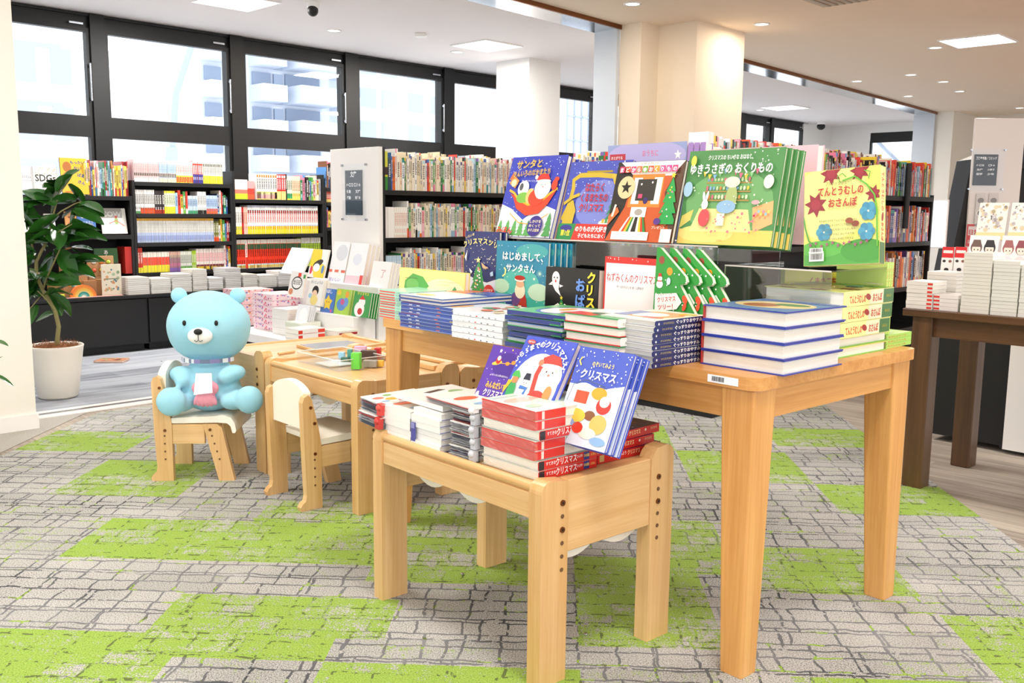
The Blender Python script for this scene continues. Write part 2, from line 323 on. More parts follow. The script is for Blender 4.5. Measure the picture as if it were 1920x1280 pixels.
m.box(us[0][0] - .5, us[-1][1] + .2, .0, .12, TOP - .02, TOP); o = m.obj('trim_6'); place(o, RM, 0, VW); struct(o, 'black window posts and head rail')
m = MB(); m.mat = 'white_paint'; m.box(-5, 16.4, .0, .1, 0, .95); m.box(us[-1][1] + .03, 16.4, .0, .1, .95, CE); m.box(-5, us[0][0] - .03, 0, .1, .95, CE); o = m.obj('wall_back'); place(o, RM, 0, VW); struct(o)
# end wall with its own window
UE = 16.3
def vc(px, z=1.9): P = RM.w(UE, 0, z); return colt(px, P, RM.b)
va, vb = vc(1628), vc(1730)
m = MB(); m.mat = 'white_paint'; m.box(0, .1, va, 8.05, 0, CE); m.box(0, .1, 5.9, vb, 0, CE); m.box(0, .1, vb, va, 0, 1.0); m.box(0, .1, vb, va, 2.5, CE); o = m.obj('wall_end'); place(o, RM, UE, 0); struct(o)
window(11, UE, UE + (va - vb), v=va, lower=False, handle=False, z0=1.05, z1=2.33, rot=-90)
# ================================================================ things on the ceiling
def ceiling_panel(u, v, s=.5, label=None, power=26, col=(1, .97, .93)):
    t = thing('ceiling_light', label or 'square white ceiling light panel out of view', 'ceiling light', w(u, v, CE), RM.yaw, None)
    m = MB(); m.mat = 'white_panel'; h = s / 2; f = h + .012
    for a in ((-f, f, -f, -h), (-f, f, h, f), (-f, -h, -h, h), (h, f, -h, h)): m.box(*a, -.012, .0)
    m.obj('frame', t); m = MB(); m.mat = 'lamp_panel'; m.box(-h, h, -h, h, -.008, 0); m.obj('diffuser', t)
    l = area('panel_light', (0, 0, -.03), s * .95, power, col); l.parent = t; l.visible_camera = False
    return t
ceiling_panel(3.78, 6.7, .47, 'square light panel at the top left above the windows', 60)
ceiling_panel(6.37, 6.64, .47, 'square light panel left of the white column', 60)
ceiling_panel(9.1, 3.12, .5, 'square light panel nearest the right edge over the right table', 70, (1, .93, .85))
ceiling_panel(12.95, 7.1, .52, 'far square light panel beyond the metal rail', 60)
for u, v in ((1.18, 6.7), (3.9, 2.6), (1.3, 3.1), (1.3, .5), (3.9, 0), (-1.3, .5), (1.3, -2.1), (-1.3, 3.1)):  # out-of-view ceiling lights; the first is added to brighten the white end panel
    t = area('ceiling_lamp_light', w(u, v, CE - .02), .55, 32, (1, .95, .9)); t.visible_camera = False
b = NB('lamp_spot'); b.n.remove(b.p); e = b.N('ShaderNodeEmission', i0=(1, .93, .8, 1), i1=4.0); b.t.links.new(e.outputs[0], b.n['Material Output'].inputs[0]); MT['lamp_spot'] = b.m
dl = [(626, 57, 'window side, right of the dome camera'), (857, 97, 'window side, just left of the middle light panel'), (1186, 7, 'top centre, nearest the camera above the column'), (1428, 45, 'between the cream column and the right light panel'), (1754, 89, 'just left of the right square light panel'),
      (1607, 152, 'leftmost of the far cluster on the right'), (1708, 140, 'topmost of the far cluster on the right'), (1769, 153, 'largest of the far cluster on the right'), (1800, 171, 'rightmost low one of the far cluster'), (1703, 180, 'lowest of the far cluster beside the rail'), (1912, 202, 'at the right edge of the photo'), (1425, 206, 'beyond the rail beside the far panel')]
for x, y, s in dl:
    p = zp(x, y, CE); t = thing('downlight', 'round recessed downlight, ' + s, 'downlight', p, 0, 'recessed ceiling downlights')
    m = MB(); m.mat = 'white_panel'; m.lathe([(.07, 0), (.07, -.006), (.055, -.006), (.05, 0)], n=24); m.obj('trim_ring', t)
    m = MB(); m.mat = 'lamp_spot'; m.cyl((0, 0, -.003), .052, .052, .003, 24); m.obj('lens', t)
    if y < 165:
        l = area('downlight_light', (0, 0, -.02), .1, 7, (1, .85, .68)); l.parent = t; l.visible_camera = False
def dome(px, py, label, s=1):
    p = zp(px, py, CE); t = thing('dome_camera', label, 'security camera', p)
    m = MB(); m.mat = 'white_panel'; m.cyl((0, 0, -.045 * s), .045 * s, .055 * s, .045 * s, 24); m.obj('base', t)
    m = MB(); m.mat = 'black_frame'; m.ell((0, -.015 * s, -.06 * s), (.042 * s, .042 * s, .045 * s)); m.obj('lens_dome', t)
dome(587, 5, 'small black and white dome camera on the ceiling above the windows')
P = RM.w(0, 7.7, CE); p = P + RM.a * colt(1540, P, RM.a); t = thing('dome_camera', 'tiny far dome camera on the ceiling above the right shelves', 'security camera', p)
m = MB(); m.mat = 'black_frame'; m.ell((0, 0, -.08), (.07, .07, .06)); m.obj('lens_dome', t); m = MB(); m.mat = 'white_panel'; m.cyl((0, 0, -.05), .07, .07, .05); m.obj('base', t)
m = MB(); m.mat = 'white_panel'; m.box(-.05, .05, -.05, .05, -.03, 0); o = m.obj('smoke_detector', bevel=.008); o.location = zp(789, 63, CE); tag(o, 'small white sensor box on the ceiling left of the light panel', 'sensor')
m = MB(); m.mat = 'satin'; m.col = 'C8B9A6'; m.box(-.22, .22, -.22, .22, -.008, 0)
for i in range(7): m.box(-.2, .2, -.19 + i * .057, -.17 + i * .057, -.014, -.008, 'A89A88')
o = m.obj('ceiling_vent'); o.location = w(6.66, 3.27, CE); o.rotation_euler.z = RM.yaw; tag(o, 'grey beige ceiling vent cut by the top edge', 'vent')
# ================================================================ outside
def bld(label, px0, px1, d, htop, fn, base=-8):
    P = RM.w(0, d, 2); a, b_ = colt(px0, P, RM.a), colt(px1, P, RM.a)
    t = thing('apartment_building', label, 'building', RM.w(a, d), RM.yaw); W = b_ - a
    m = MB(); m.mat = 'outside_white'; m.box(0, W, 0, 8, base, htop); m.obj('wall', t); fn(t, W); return t
def winrow(t, W, zs, xs, w_, h_, mat='outside_grey'):
    m = MB(); m.mat = mat
    for z in zs:
        for x in xs: m = MB(); m.mat = mat; m.box(x * W, x * W + w_, -.05, 0, z, z + h_); m.obj('window', t)
bld('pale apartment block behind the leftmost window', -150, 128, 55, 45, lambda t, W: (winrow(t, W, [1.5 + 3.1 * i for i in range(8)], (.66, .92), 1.1, 1.9), winrow(t, W, [.3 + 3.1 * i for i in range(8)], (0,), W, .2)))
def balc(t, W):
    for k in range(9):
        m = MB(); m.mat = 'outside_white'; z = 1.2 + 3.0 * k; m.box(.06 * W, W * .2, -1.8, 0, z, z + 1.3); m.box(W * .36, W * .52, -2.4, 0, z, z + 1.4); m.box(W * .58, W * .86, -3.2, 0, z, z + 1.5); m.box(W * .92, W * 1.04, -2.4, 0, z - .3, z + 1.1)
        m.mat = 'outside_dark'; m.box(W * .52, W * .58, -.2, 0, z, z + 2.6); m.box(W * .6, W * .84, -.2, 0, z + 1.6, z + 2.7); m.box(W * .08, W * .18, -.2, 0, z + 1.5, z + 2.6); m.box(W * .38, W * .5, -.2, 0, z + 1.5, z + 2.6); m.obj('balcony', t)
bld('tall apartment block with white balconies behind the third window', 365, 640, 75, 32, balc)
bld('long pale block with rows of small windows behind the fourth window', 668, 840, 75, 21, lambda t, W: winrow(t, W, [1.5 + 3.1 * i for i in range(6)], (.05, .27, .55, .8), 1.9, 1.8))
def grid(t, W):
    m = MB(); m.mat = 'outside_grey'
    for i in range(6): m.box(i * W / 5 - .05, i * W / 5 + .05, -.1, 0, -2, 9)
    for k in range(8): m.box(0, W, -.1, 0, -2 + 1.5 * k, -1.9 + 1.5 * k)
    m.mat = 'matte'; m.box(0, W, -.14, -.1, 3.4, 3.7, 'F0A0A0'); rn = random.Random(2)
    for k in range(4):
        for i in range(5): m.box(W * (i + .25) / 5, W * (i + .6) / 5, -.14, -.1, 2.6 - k * .9, 3.0 - k * .9, rn.choice(['F2A6A6', 'F6C4C4', '9CC6CC']))
    m.obj('glass_front', t)
bld('glass fronted building with red signs right of the white column', 1060, 1125, 40, 12, grid)
t = thing('street_lamp', 'tall curved street lamp seen through the second window', 'street lamp', RM.w(0, 0), 0)
P = RM.w(0, 14, 0); q = P + RM.a * colt(322, RM.w(0, 14, 2), RM.a); m = MB(); m.mat = 'outside_grey'
m.tube([(q.x, q.y, -4), (q.x, q.y, 2.0)], .09); o1 = m.obj('pole', t)
A_ = RM.a; m = MB(); m.mat = 'outside_grey'
m.tube([q + V((0, 0, 1.9)), q - A_ * -.1 + V((0, 0, 2.8)), q + A_ * .4 + V((0, 0, 3.6)), q + A_ * .95 + V((0, 0, 4.15))], .05); m.tube([q + V((0, 0, 1.9)), q - A_ * .45 + V((0, 0, 1.3))], .05); m.obj('arm', t)
m = MB(); m.mat = 'outside_dark'; e = q + A_ * 1.2 + V((0, 0, 4.2)); m.ell(e, (.35, .12, .07)); m.obj('lamp_head', t)
t = thing('steel_truss', 'thin diagonal steel braces outside the far right window', 'frame', RM.w(UE + 2.5, 7.5), RM.yaw); m = MB(); m.mat = 'outside_grey'
m.tube([(0, -2, 0), (0, 1, 2.8)], .04); m.tube([(0, .6, 0), (0, -1.8, 2.8)], .04); m.tube([(0, -.4, 0), (0, -.4, 3)], .04); m.tube([(0, -2, 1.1), (0, 1, 1.1)], .04); m.obj('brace', t)
# ================================================================ big pine table
def big_table():
    t = place(thing('display_table', 'large golden pine table carrying the tall Christmas book display', 'table'), T1, 0, 0)
    Wd, L = .785, 1.51; r = .03
    def rr(x0, x1, y0, y1, r, n=5):
        P = []
        for cx, cy, a0 in ((x1 - r, y1 - r, 0), (x0 + r, y1 - r, 90), (x0 + r, y0 + r, 180), (x1 - r, y0 + r, 270)):
            for i in range(n + 1): a = R(a0 + 90 * i / n); P.append((cx + r * math.cos(a), cy + r * math.sin(a)))
        return P
    m = MB(); m.prism(rr(0, Wd, 0, L, r), .70, .73, mat='oak_y'); m.obj('tabletop', t, .003)
    def leg(sx, sy):
        m = MB(); x0 = .012 if sx < 0 else Wd - .012; y0 = .014 if sy < 0 else L - .014; dx = 1 if sx < 0 else -1; dy = 1 if sy < 0 else -1
        a, b_ = .092, .062; vs = [(x0, y0, .70), (x0 + dx * a, y0, .70), (x0 + dx * a, y0 + dy * a, .70), (x0, y0 + dy * a, .70), (x0, y0, 0), (x0 + dx * b_, y0, 0), (x0 + dx * b_, y0 + dy * b_, 0), (x0, y0 + dy * b_, 0)]
        m.add(vs, [(0, 1, 2, 3), (7, 6, 5, 4), (0, 4, 5, 1), (1, 5, 6, 2), (2, 6, 7, 3), (3, 7, 4, 0)], mat='oak_z')
        o = m.obj('leg', t, .006, seg=3)
    for sx in (-1, 1):
        for sy in (-1, 1): leg(sx, sy)
    m = MB(); m.box(.022, .042, .1, L - .1, .625, .70, mat='oak_y'); m.obj('apron', t); m = MB(); m.box(Wd - .042, Wd - .022, .1, L - .1, .625, .70, mat='oak_y'); m.obj('apron', t)
    m = MB(); m.box(.1, Wd - .1, .022, .042, .625, .70, mat='oak_x'); m.obj('apron', t); m = MB(); m.box(.1, Wd - .1, L - .042, L - .022, .625, .70, mat='oak_x'); m.obj('apron', t)
    m = MB(); m.box(-.0012, -.0002, .05, .135, .706, .724, 'F2F3F6', 'satin'); x = .122
    for wd in (2, 1, 3, 1, 2, 1, 1, 3, 2, 1, 2, 2): m.box(-.0018, -.0012, x - wd * .0009, x, .710, .721, '3A3C44', 'matte'); x -= wd * .0009 + .0013
    m.obj('barcode_label', t, label='white paper barcode sticker')
big_table()
# ================================================================ nursery tables
def wavy(m, along, fixed, y0, y1, n, ztop, zmid, amp, th=.004):
    P = [(y0, ztop), (y1, ztop)]; k = n * 10
    for i in range(k + 1):
        s_ = i / k; y = y1 + (y0 - y1) * s_; P.append((y, zmid - amp * abs(math.sin(math.pi * n * s_))))
    m.prism(P, fixed, fixed + th, ax=0 if along == 'y' else 1, mat='cream_pad')
def nursery_table(label, fr, x=0, y=0, rz=0):
    t = place(thing('nursery_table', label, 'table', group=None), fr, x, y, 0, rz); Wd, L = .462, .69
    m = MB(); m.box(.012, Wd - .012, .03, L - .03, Z2 - .022, Z2, mat='beech_y'); m.obj('tabletop', t, .002)
    for ey in (0, 1):
        y0, y1 = (0, .042) if ey == 0 else (L - .042, L)
        for ex in (0, 1):
            x0 = 0 if ex == 0 else Wd - .085; x1 = x0 + .085; zt = .495 if ex == 0 else .517
            P = [(x0, 0), (x1, 0), (x1, zt - .03)] if ex == 0 else [(x0, 0), (x1, 0), (x1, zt - .03)]
            if ex == 0: P = [(x0, 0), (x1, 0), (x1, .487)] + [(x0 + .028 - .028 * math.sin(a), zt - .028 + .028 * math.cos(a)) for a in [k * math.pi / 12 for k in range(7)]]
            else: P = [(x0, 0), (x1, 0)] + [(x1 - .03 + .03 * math.cos(a), zt - .03 + .03 * math.sin(a)) for a in [k * math.pi / 12 for k in range(7)]] + [(x0 + .022, zt - .004), (x0 + .008, zt - .016), (x0, .487)]
            m = MB(); m.prism(P, y0, y1, ax=1, mat='beech_z')
            xh = .066 if ex == 0 else Wd - .058; yo = -.0006 if ey == 0 else L + .0006
            for k in range(6):
                if k not in (0, 2): m.cyl((xh, yo - .0006 if ey == 0 else yo - .0004, .438 - .032 * k), .0052, .0052, .001, 12, 1, '6A4A2C', 'matte')
            lg = m.obj('leg', t, .004, seg=2)
            for k in (0, 2):
                m = MB(); yy = -.003 if ey == 0 else L; m.cyl((xh, yy, .438 - .032 * k), .0072, .0072, .003, 14, 1, mat='brass'); m.cyl((xh, yy - .0006 if ey == 0 else yy + .003, .438 - .032 * k), .003, .003, .0006, 6, 1, '1A120C', 'matte'); m.obj('bolt', lg, label='bronze bolt head')
        m = MB(); m.box(.085, Wd - .085, y0 + (.003 if ey == 0 else .012), y0 + (.03 if ey == 0 else .039), .315, .488, mat='beech_x'); m.obj('end_panel', t, .003)
    for xx in (0, 1):
        x0 = .006 if xx == 0 else Wd - .026
        m = MB(); m.box(x0, x0 + .02, .042, L - .042, .402, .463, mat='beech_y'); m.obj('apron', t, .002)
        m = MB(); m.tube([(x0 + .010, .04, Z2 - .003), (x0 + .010, L - .04, Z2 - .003)], .0115, 12, mat='beech_y'); m.obj('edge_rail', t)
    m = MB(); wavy(m, 'y', .10, .28, L - .046, 2, .45, .378, .038); m.obj('scalloped_skirt', t, label='cream plastic skirt with a wavy edge')
    m = MB(); wavy(m, 'x', .05, .07, Wd - .06, 2, .45, .304, .03); m.obj('scalloped_skirt', t)
    return t
nursery_table('small light beech table stacked with Christmas books in front of the large table', T2)
A1 = zp(672.5, 968.6, 0); AF = Fr(A1.x, A1.y, 42)
nursery_table('low beech table holding the clear tray of coloured blocks', AF)
nursery_table('low beech table with the bead maze, right of the tray table', AF, .468, 0)
nursery_table('low beech table with the mirror board, partly behind the plush toy', AF, 0, .70 + .462, -90)
# ================================================================ chairs
def chair(label):
    t = thing('nursery_chair', label, 'chair')
    post = [(-.168, .0), (-.172, .018), (-.163, .032), (-.15, .04), (-.146, .06), (-.152, .2), (-.157, .405), (-.15, .425), (-.134, .432), (-.12, .42), (-.094, .31), (-.083, .24), (-.083, 0)]
    front = [(.098, 0), (.16, 0), (.115, .222), (.095, .238), (.04, .238)]
    for s in (-1, 1):
        x0 = -.142 if s < 0 else .114; x1 = x0 + .028
        m = MB(); m.prism(post, x0, x1, ax=0, mat='beech_z')
        xo = x0 - .001 if s < 0 else x1
        for k in range(4): m.cyl((xo, -.112, .19 - .032 * k), .004, .004, .001, 10, 0, '6A4A2C', 'matte')
        p = m.obj('back_leg', t, .005)
        for z in (.385, .325, .212):
            m = MB(); m.cyl((xo - (.002 if s < 0 else 0), -.125 + (.015 if z < .35 else 0), z), .006, .006, .003, 12, 0, mat='brass'); m.obj('bolt', p, label='bronze bolt head')
        m = MB(); m.prism(front, x0, x1, ax=0, mat='beech_z')
        for k in range(4): m.cyl((xo, .075 + .009 * k, .19 - .032 * k), .004, .004, .001, 10, 0, '6A4A2C', 'matte')
        p = m.obj('front_leg', t, .005); m = MB(); m.cyl((xo - (.002 if s < 0 else 0), .068, .215), .006, .006, .003, 12, 0, mat='brass'); m.obj('bolt', p, label='bronze bolt head')
        m = MB(); m.box(x0 + .004, x1 - .004, -.085, .045, .155, .236, mat='beech_y'); m.obj('side_rail', t, .003)
    prof = [(-.085, .262), (.06, .268), (.12, .272), (.15, .262), (.165, .24), (.17, .21), (.166, .2), (.155, .2), (.148, .228), (.135, .24), (.1, .243), (-.085, .24)]
    m = MB(); m.prism(prof, -.138, .138, ax=0, mat='cream_pad', smooth=True); m.obj('seat', t, .004)
    m = MB(); N_ = 16; top = [(-.113 + .226 * i / N_, .435 + .036 * math.sin(math.pi * i / N_) ** .7) for i in range(N_ + 1)]; P = [(-.113, .3), (.113, .3)] + top[::-1]
    # slightly curved back pad
    m.prism(P, -.138, -.108, ax=1, mat='cream_pad'); o = m.obj('backrest', t, .008, seg=3)
    return t
c1 = chair('small beech chair with cream seat on which the blue plush toy sits'); c1.location = (-1.283, 3.795, 0); c1.rotation_euler.z = R(-87)
l, r_ = zp(492, 926, 0), zp(571, 964, 0); c2 = dup(c1, 'empty small beech chair with cream backrest pushed under the tray table'); mid = (l + r_) / 2 + AF.a * .168; c2.location = mid; c2.rotation_euler.z = math.atan2((r_ - l).y, (r_ - l).x)
# ================================================================ plush toy: a plain blue bear cub
def plush():
    t = thing('plush_toy', 'big pale blue plush animal sitting on the left small chair holding a pink cushion', 'plush toy', (-1.243, 3.78, .272), R(4))
    def blob(name, parts, mat, parent=t, vox=.008):
        m = MB(); m.mat = mat
        for c, r, *q in parts: m.ell(c, r, 28, 16, rot=Matrix.Rotation(R(q[0]), 3, q[1]) if q else None)
        o = m.obj(name, parent); md = o.modifiers.new('join', 'REMESH'); md.mode = 'VOXEL'; md.voxel_size = vox; md.use_smooth_shade = True
        sm = o.modifiers.new('soft', 'SMOOTH'); sm.iterations = 6; sm.factor = .6; return o
    # sits facing the viewer (-y)
    body = blob('body', [((0, .0, .095), (.125, .105, .10)), ((0, .01, .15), (.095, .085, .07)), ((0, .02, .345), (.168, .145, .145)), ((-.04, .02, .335), (.125, .13, .13)), ((.04, .02, .335), (.125, .13, .13)),
        ((-.10, -.045, .155), (.046, .06, .034), 30, 'Z'), ((-.085, -.08, .135), (.034, .04, .03)), ((.105, -.045, .16), (.046, .06, .034), -30, 'Z'), ((.085, -.08, .15), (.034, .04, .03)),
        ((-.1, -.06, .05), (.055, .085, .045), 20, 'Z'), ((.12, -.05, .055), (.055, .085, .045), -30, 'Z'), ((-.118, -.135, .06), (.06, .038, .06)), ((.182, -.11, .062), (.056, .042, .058))], 'plush')
    for s in (-1, 1):
        blob('ear', [((s * .118, .03, .468), (.034, .02, .034))], 'plush', body, .005)
        m = MB(); m.ell((s * .062, -.1125, .372), (.0075, .006, .011), mat='plush_black'); m.obj('eye', body)
    blob('muzzle', [((0, -.122, .322), (.05, .026, .034))], 'plush_white', body, .005)
    m = MB(); m.ell((0, -.150, .342), (.017, .011, .012), mat='plush_black'); m.obj('nose', body)
    m = MB(); m.tube([(-.016, -.148, .308), (-.008, -.1505, .302), (0, -.151, .308), (.008, -.1505, .302), (.016, -.148, .308)], .0014, 6, mat='plush_black'); m.tube([(0, -.152, .332), (0, -.151, .308)], .0014, 6, mat='plush_black'); m.obj('mouth', body)
    m = MB(); m.mat = 'satin'; rn = random.Random(3); k = 22
    for i in range(k):
        a0, a1 = math.pi * (1.08 + .84 * i / k), math.pi * (1.08 + .84 * (i + 1) / k)
        q = [(.108 * math.cos(a), .01 + .1 * math.sin(a), .205 - .0 * i) for a in (a0, a1)]
        m.add([q[0], q[1], (q[1][0], q[1][1], .222), (q[0][0], q[0][1], .222)], [(0, 1, 2, 3)], rn.choice(['E9EEF4', '8A86B8', 'DCE6EE', '6F7F9C']))
    m.obj('neck_ribbon', t, label='pale ribbon with small purple marks')
plush()
def pinks():
    m = MB(); m.mat = 'plush_pink'
    for i in range(6): a = (i - 2.5) * .2; m.ell((math.sin(a) * .05, 0, -math.cos(a) * .025), (.0125, .026, .042), 16, 10, rot=Matrix.Rotation(-a, 3, 'Y'))
    m.ell((0, .004, .01), (.055, .024, .035)); o = m.obj('pink_cushion'); o.location = (-1.225, 3.78 - .115, .272 + .10); tag(o, 'ribbed pink plush cushion held against the blue toy', 'plush toy')
    md = o.modifiers.new('join', 'REMESH'); md.mode = 'VOXEL'; md.voxel_size = .004; md.use_smooth_shade = True
    m = MB(); m.add([(-.038, 0, -.035), (.038, -.004, -.025), (.034, .006, .052), (-.03, .01, .05)], [(0, 1, 2, 3)], 'FCFBF8', 'matte'); m.add([(-.038, .001, -.035), (.038, -.003, -.025), (.034, .007, .052), (-.03, .011, .05)], [(3, 2, 1, 0)], 'FCFBF8', 'matte')
    o = m.obj('paper_note'); o.location = (-1.22, 3.78 - .152, .272 + .125); tag(o, 'white paper note lying on the pink cushion of the plush toy', 'paper')
pinks()
# ================================================================ potted plants
def leafmesh(m, base, d, L, Wd, droop=.25, twist=0):
    d = d.normalized(); sd = d.cross(V((0, 0, 1)));
    if sd.length < .1: sd = V((1, 0, 0))
    sd = (Matrix.Rotation(twist, 3, d) @ sd.normalized()); nn = sd.cross(d); vs = []; N_ = 7
    for i in range(N_ + 1):
        s_ = i / N_; wv = Wd * (math.sin(math.pi * min(1, s_ * .93 + .05)) ** .75) * (1 - .25 * s_); c = base + d * (L * s_) - V((0, 0, 1)) * (droop * L * s_ * s_)
        for k in (-1, -.5, 0, .5, 1): vs.append(c + sd * (wv * k) + nn * (abs(k) * wv * .35))
    m.add(vs, [(i * 5 + k, i * 5 + k + 1, (i + 1) * 5 + k + 1, (i + 1) * 5 + k) for i in range(N_) for k in range(4)], mat='leaf', smooth=True)
def plant():
    Y = 5.32
    def pt(px, py, dy=0): d = ray(px, py); return CP0 + d * ((Y + dy) / d.y)
    base = pt(109, 730); base.z = 0
    t = thing('potted_plant', 'tall rubber plant with glossy leaves in a round cream pot by the left wall', 'potted plant', base)
    m = MB(); m.lathe([(.0, 0), (.1, 0), (.108, .01), (.128, .15), (.146, .285), (.15, .30), (.146, .305), (.138, .30), (.132, .27), (0, .27)], n=48, mat='pot'); m.obj('pot', t)
    m = MB(); m.lathe([(0, .30), (.06, .305), (.11, .295), (.134, .28)], n=40, mat='coir'); rn = random.Random(5)
    for i in range(420):
        a, r0 = rn.uniform(0, 6.28), .132 * math.sqrt(rn.random()); p = V((r0 * math.cos(a), r0 * math.sin(a), .292)); q = p + V((rn.uniform(-.03, .03), rn.uniform(-.03, .03), rn.uniform(.0, .035)))
        m.tube([p, (p + q) / 2 + V((0, 0, .008)), q], .0008, 3, mat='coir')
    m.obj('coir_mulch', t)
    S = lambda x, y, dy=0: pt(x, y, dy) - base
    trunk = [S(106, 655), S(108, 630), S(110, 612), S(104, 585), S(92, 563), S(80, 545), S(72, 525), S(68, 505), S(68, 492)]
    br = [(trunk, .0135, .010), ([S(80, 545), S(88, 520, -.03), S(102, 490, -.05), S(112, 468, -.05)], .006, .004), ([S(68, 492), S(78, 470), S(92, 445), S(98, 410), S(106, 380)], .009, .005), ([S(98, 410), S(115, 396, -.03), S(140, 382, -.03), S(152, 378, -.03)], .005, .003), ([S(68, 492), S(58, 450, .05), S(56, 420, .05)], .006, .003), ([S(104, 585), S(86, 560, -.05), S(70, 545, -.05)], .004, .003), ([S(100, 575), S(84, 560), S(78, 552), S(62, 572, -.1), S(45, 590, -.1)], .004, .002), ([S(92, 445), S(118, 430, -.06), S(135, 420, -.06)], .004, .003), ([S(106, 380), S(112, 362), S(125, 345)], .004, .003)]
    m = MB()
    for P, a, b_ in br:
        P2 = [P[0]]
        for i in range(len(P) - 1): P2 += [P[i].lerp(P[i + 1], .5), P[i + 1]]
        m.tube(P2, [a + (b_ - a) * i / (len(P2) - 1) for i in range(len(P2))], 10, mat='bark')
    m.obj('trunk', t)
    L = [(112, 348, 145, 322, 1.1), (108, 352, 85, 352, .8), (128, 345, 152, 378, .9), (126, 330, 104, 384, 1), (100, 380, 64, 372, 1.3), (104, 385, 50, 360, 1.2), (110, 378, 140, 370, .9), (150, 380, 186, 396, 1), (148, 384, 137, 420, 1.1), (100, 404, 70, 430, 1.2), (80, 412, 44, 418, 1), (112, 420, 122, 450, 1), (120, 430, 178, 432, 1.3), (98, 440, 60, 452, 1.1), (90, 455, 46, 448, 1), (118, 452, 160, 448, 1), (112, 470, 138, 512, 1.1), (118, 462, 152, 480, .8), (100, 480, 82, 500, .9),
         (112, 478, 128, 522, 1), (128, 490, 186, 490, 1.2), (126, 498, 168, 516, 1), (66, 480, 46, 500, 1.1), (64, 470, 44, 470, 1), (70, 505, 50, 535, 1), (80, 520, 112, 526, 1.1), (88, 530, 142, 532, 1.2), (76, 520, 56, 560, 1.1), (88, 545, 108, 580, 1.2), (92, 548, 128, 552, 1.1), (66, 540, 48, 560, 1), (74, 556, 52, 545, .9), (70, 572, 60, 600, .5), (100, 588, 74, 600, .7), (136, 420, 162, 424, .9), (60, 440, 44, 400, 1), (140, 402, 176, 408, .9), (92, 430, 110, 456, 1), (60, 420, 48, 382, .9), (84, 470, 66, 440, 1), (60, 520, 42, 520, .9)]
    m = MB(); rn = random.Random(8); L = L + [(x0 + rn.uniform(-10, 10), y0 + rn.uniform(-12, 12), x1 + rn.uniform(-16, 16), y1 + rn.uniform(-18, 18), s_) for x0, y0, x1, y1, s_ in L if y0 < 560]
    for x0, y0, x1, y1, s_ in L:
        p, q = S(x0, y0, rn.uniform(-.05, .05)), S(x1, y1, rn.uniform(-.14, .06)); d = q - p; ln = max(d.length, .1) * 1.12
        leafmesh(m, p, d + V((0, 0, .12 * ln)), ln * 1.08, .044 * s_ + .006, .14, rn.uniform(-.9, .9))
    m.obj('leaves', t)
    for P in ():
        pass
plant()
t = thing('potted_plant', 'few glossy leaves of a plant cut off by the left edge before the wall', 'potted plant', zp(-60, 860, 0)); m = MB(); Yl = 3.9
def pl_(px, py): d = ray(px, py); return CP0 + d * (Yl / d.y) - t.location
for a in ((-20, 640, 12, 652, .03), (-25, 690, 8, 668, .022), (-20, 700, 20, 724, .022), (-40, 660, -5, 620, .03)): p, q = pl_(a[0], a[1]), pl_(a[2], a[3]); leafmesh(m, p, q - p + V((0, 0, .02)), (q - p).length * 1.05, a[4], .15)
m.obj('leaves', t); m = MB(); b0 = pl_(-60, 860); m.tube([b0 + V((0, 0, .2)), pl_(-45, 760), pl_(-30, 690), pl_(-40, 640)], .007, mat='bark'); m.obj('trunk', t); m = MB(); m.lathe([(0, 0), (.09, 0), (.12, .22), (.11, .2), (0, .2)], mat='pot'); m.obj('pot', t)
# ================================================================ bookcases
def bookcase(label, fr, u0, u1, v0, v1, zs, z0, z1, sides=(1, 1), back=True, name='bookcase', topmost=True, th=.022, facing=0, rails=()):
    t = place(thing(name, label, 'bookcase'), fr, u0, v0, 0, facing); W, D = u1 - u0, v1 - v0
    for k, s in enumerate(sides):
        if s: m = MB(); x = 0 if k == 0 else W - th; m.box(x, x + th, 0, D, z0, z1, mat='black'); m.obj('side_panel', t, .002)
    for z in zs: m = MB(); m.box(th if sides[0] else 0, W - th if sides[1] else W, 0, D, z - .028, z, mat='black'); m.box(th, W - th, -.004, 0, z - .028, z + .004, mat='black'); m.obj('shelf_board', t, .0015)
    if back: m = MB(); m.box(0, W, D, D + .012, z0, max(zs), mat='black'); m.obj('back_panel', t)
    return t
SV = 7.3
for i, (a, b_) in enumerate(((1.7, 3.12), (3.12, 4.24), (4.24, 5.45))):
    t = place(thing('base_cabinet', 'black base cabinet under the window bookcases, ' + ('behind the potted plant', 'behind the plush toy', 'rightmost, mostly hidden')[i], 'cabinet'), RM, a, 6.985)
    m = MB(); m.mat = 'black'; m.box(0, b_ - a, .02, .55, .05, .43); m.box(.02, b_ - a - .02, .05, .5, 0, .05); m.obj('carcass', t, .002)
    m = MB(); m.mat = 'black'; m.box(.008, b_ - a - .008, .0, .02, .06, .40); m.obj('door', t, .003)
    m = MB(); m.mat = 'black'; m.box(0, b_ - a, -.01, .55, .408, .432); m.obj('counter', t, .002)
bookcase('low black display bookcase at left with picture books and wooden toys', RM, 2.0, 3.175, SV, 7.58, (1.17, .872), .43, 1.175)
bookcase('black bookcase of four paperback rows behind the plush toy', RM, 3.178, 4.035, SV, 7.5, (1.286, 1.038, .809, .571), .43, 1.30)
bookcase('black bookcase of three manga rows left of the white end panel', RM, 4.037, 4.955, SV, 7.5, (1.163, .866, .572), .43, 1.40)
bookcase('narrow strip of black bookcase just left of the white end panel', RM, 4.957, 5.9, SV, 7.5, (1.28, 1.15, .92, .75, .571), .43, 1.29)
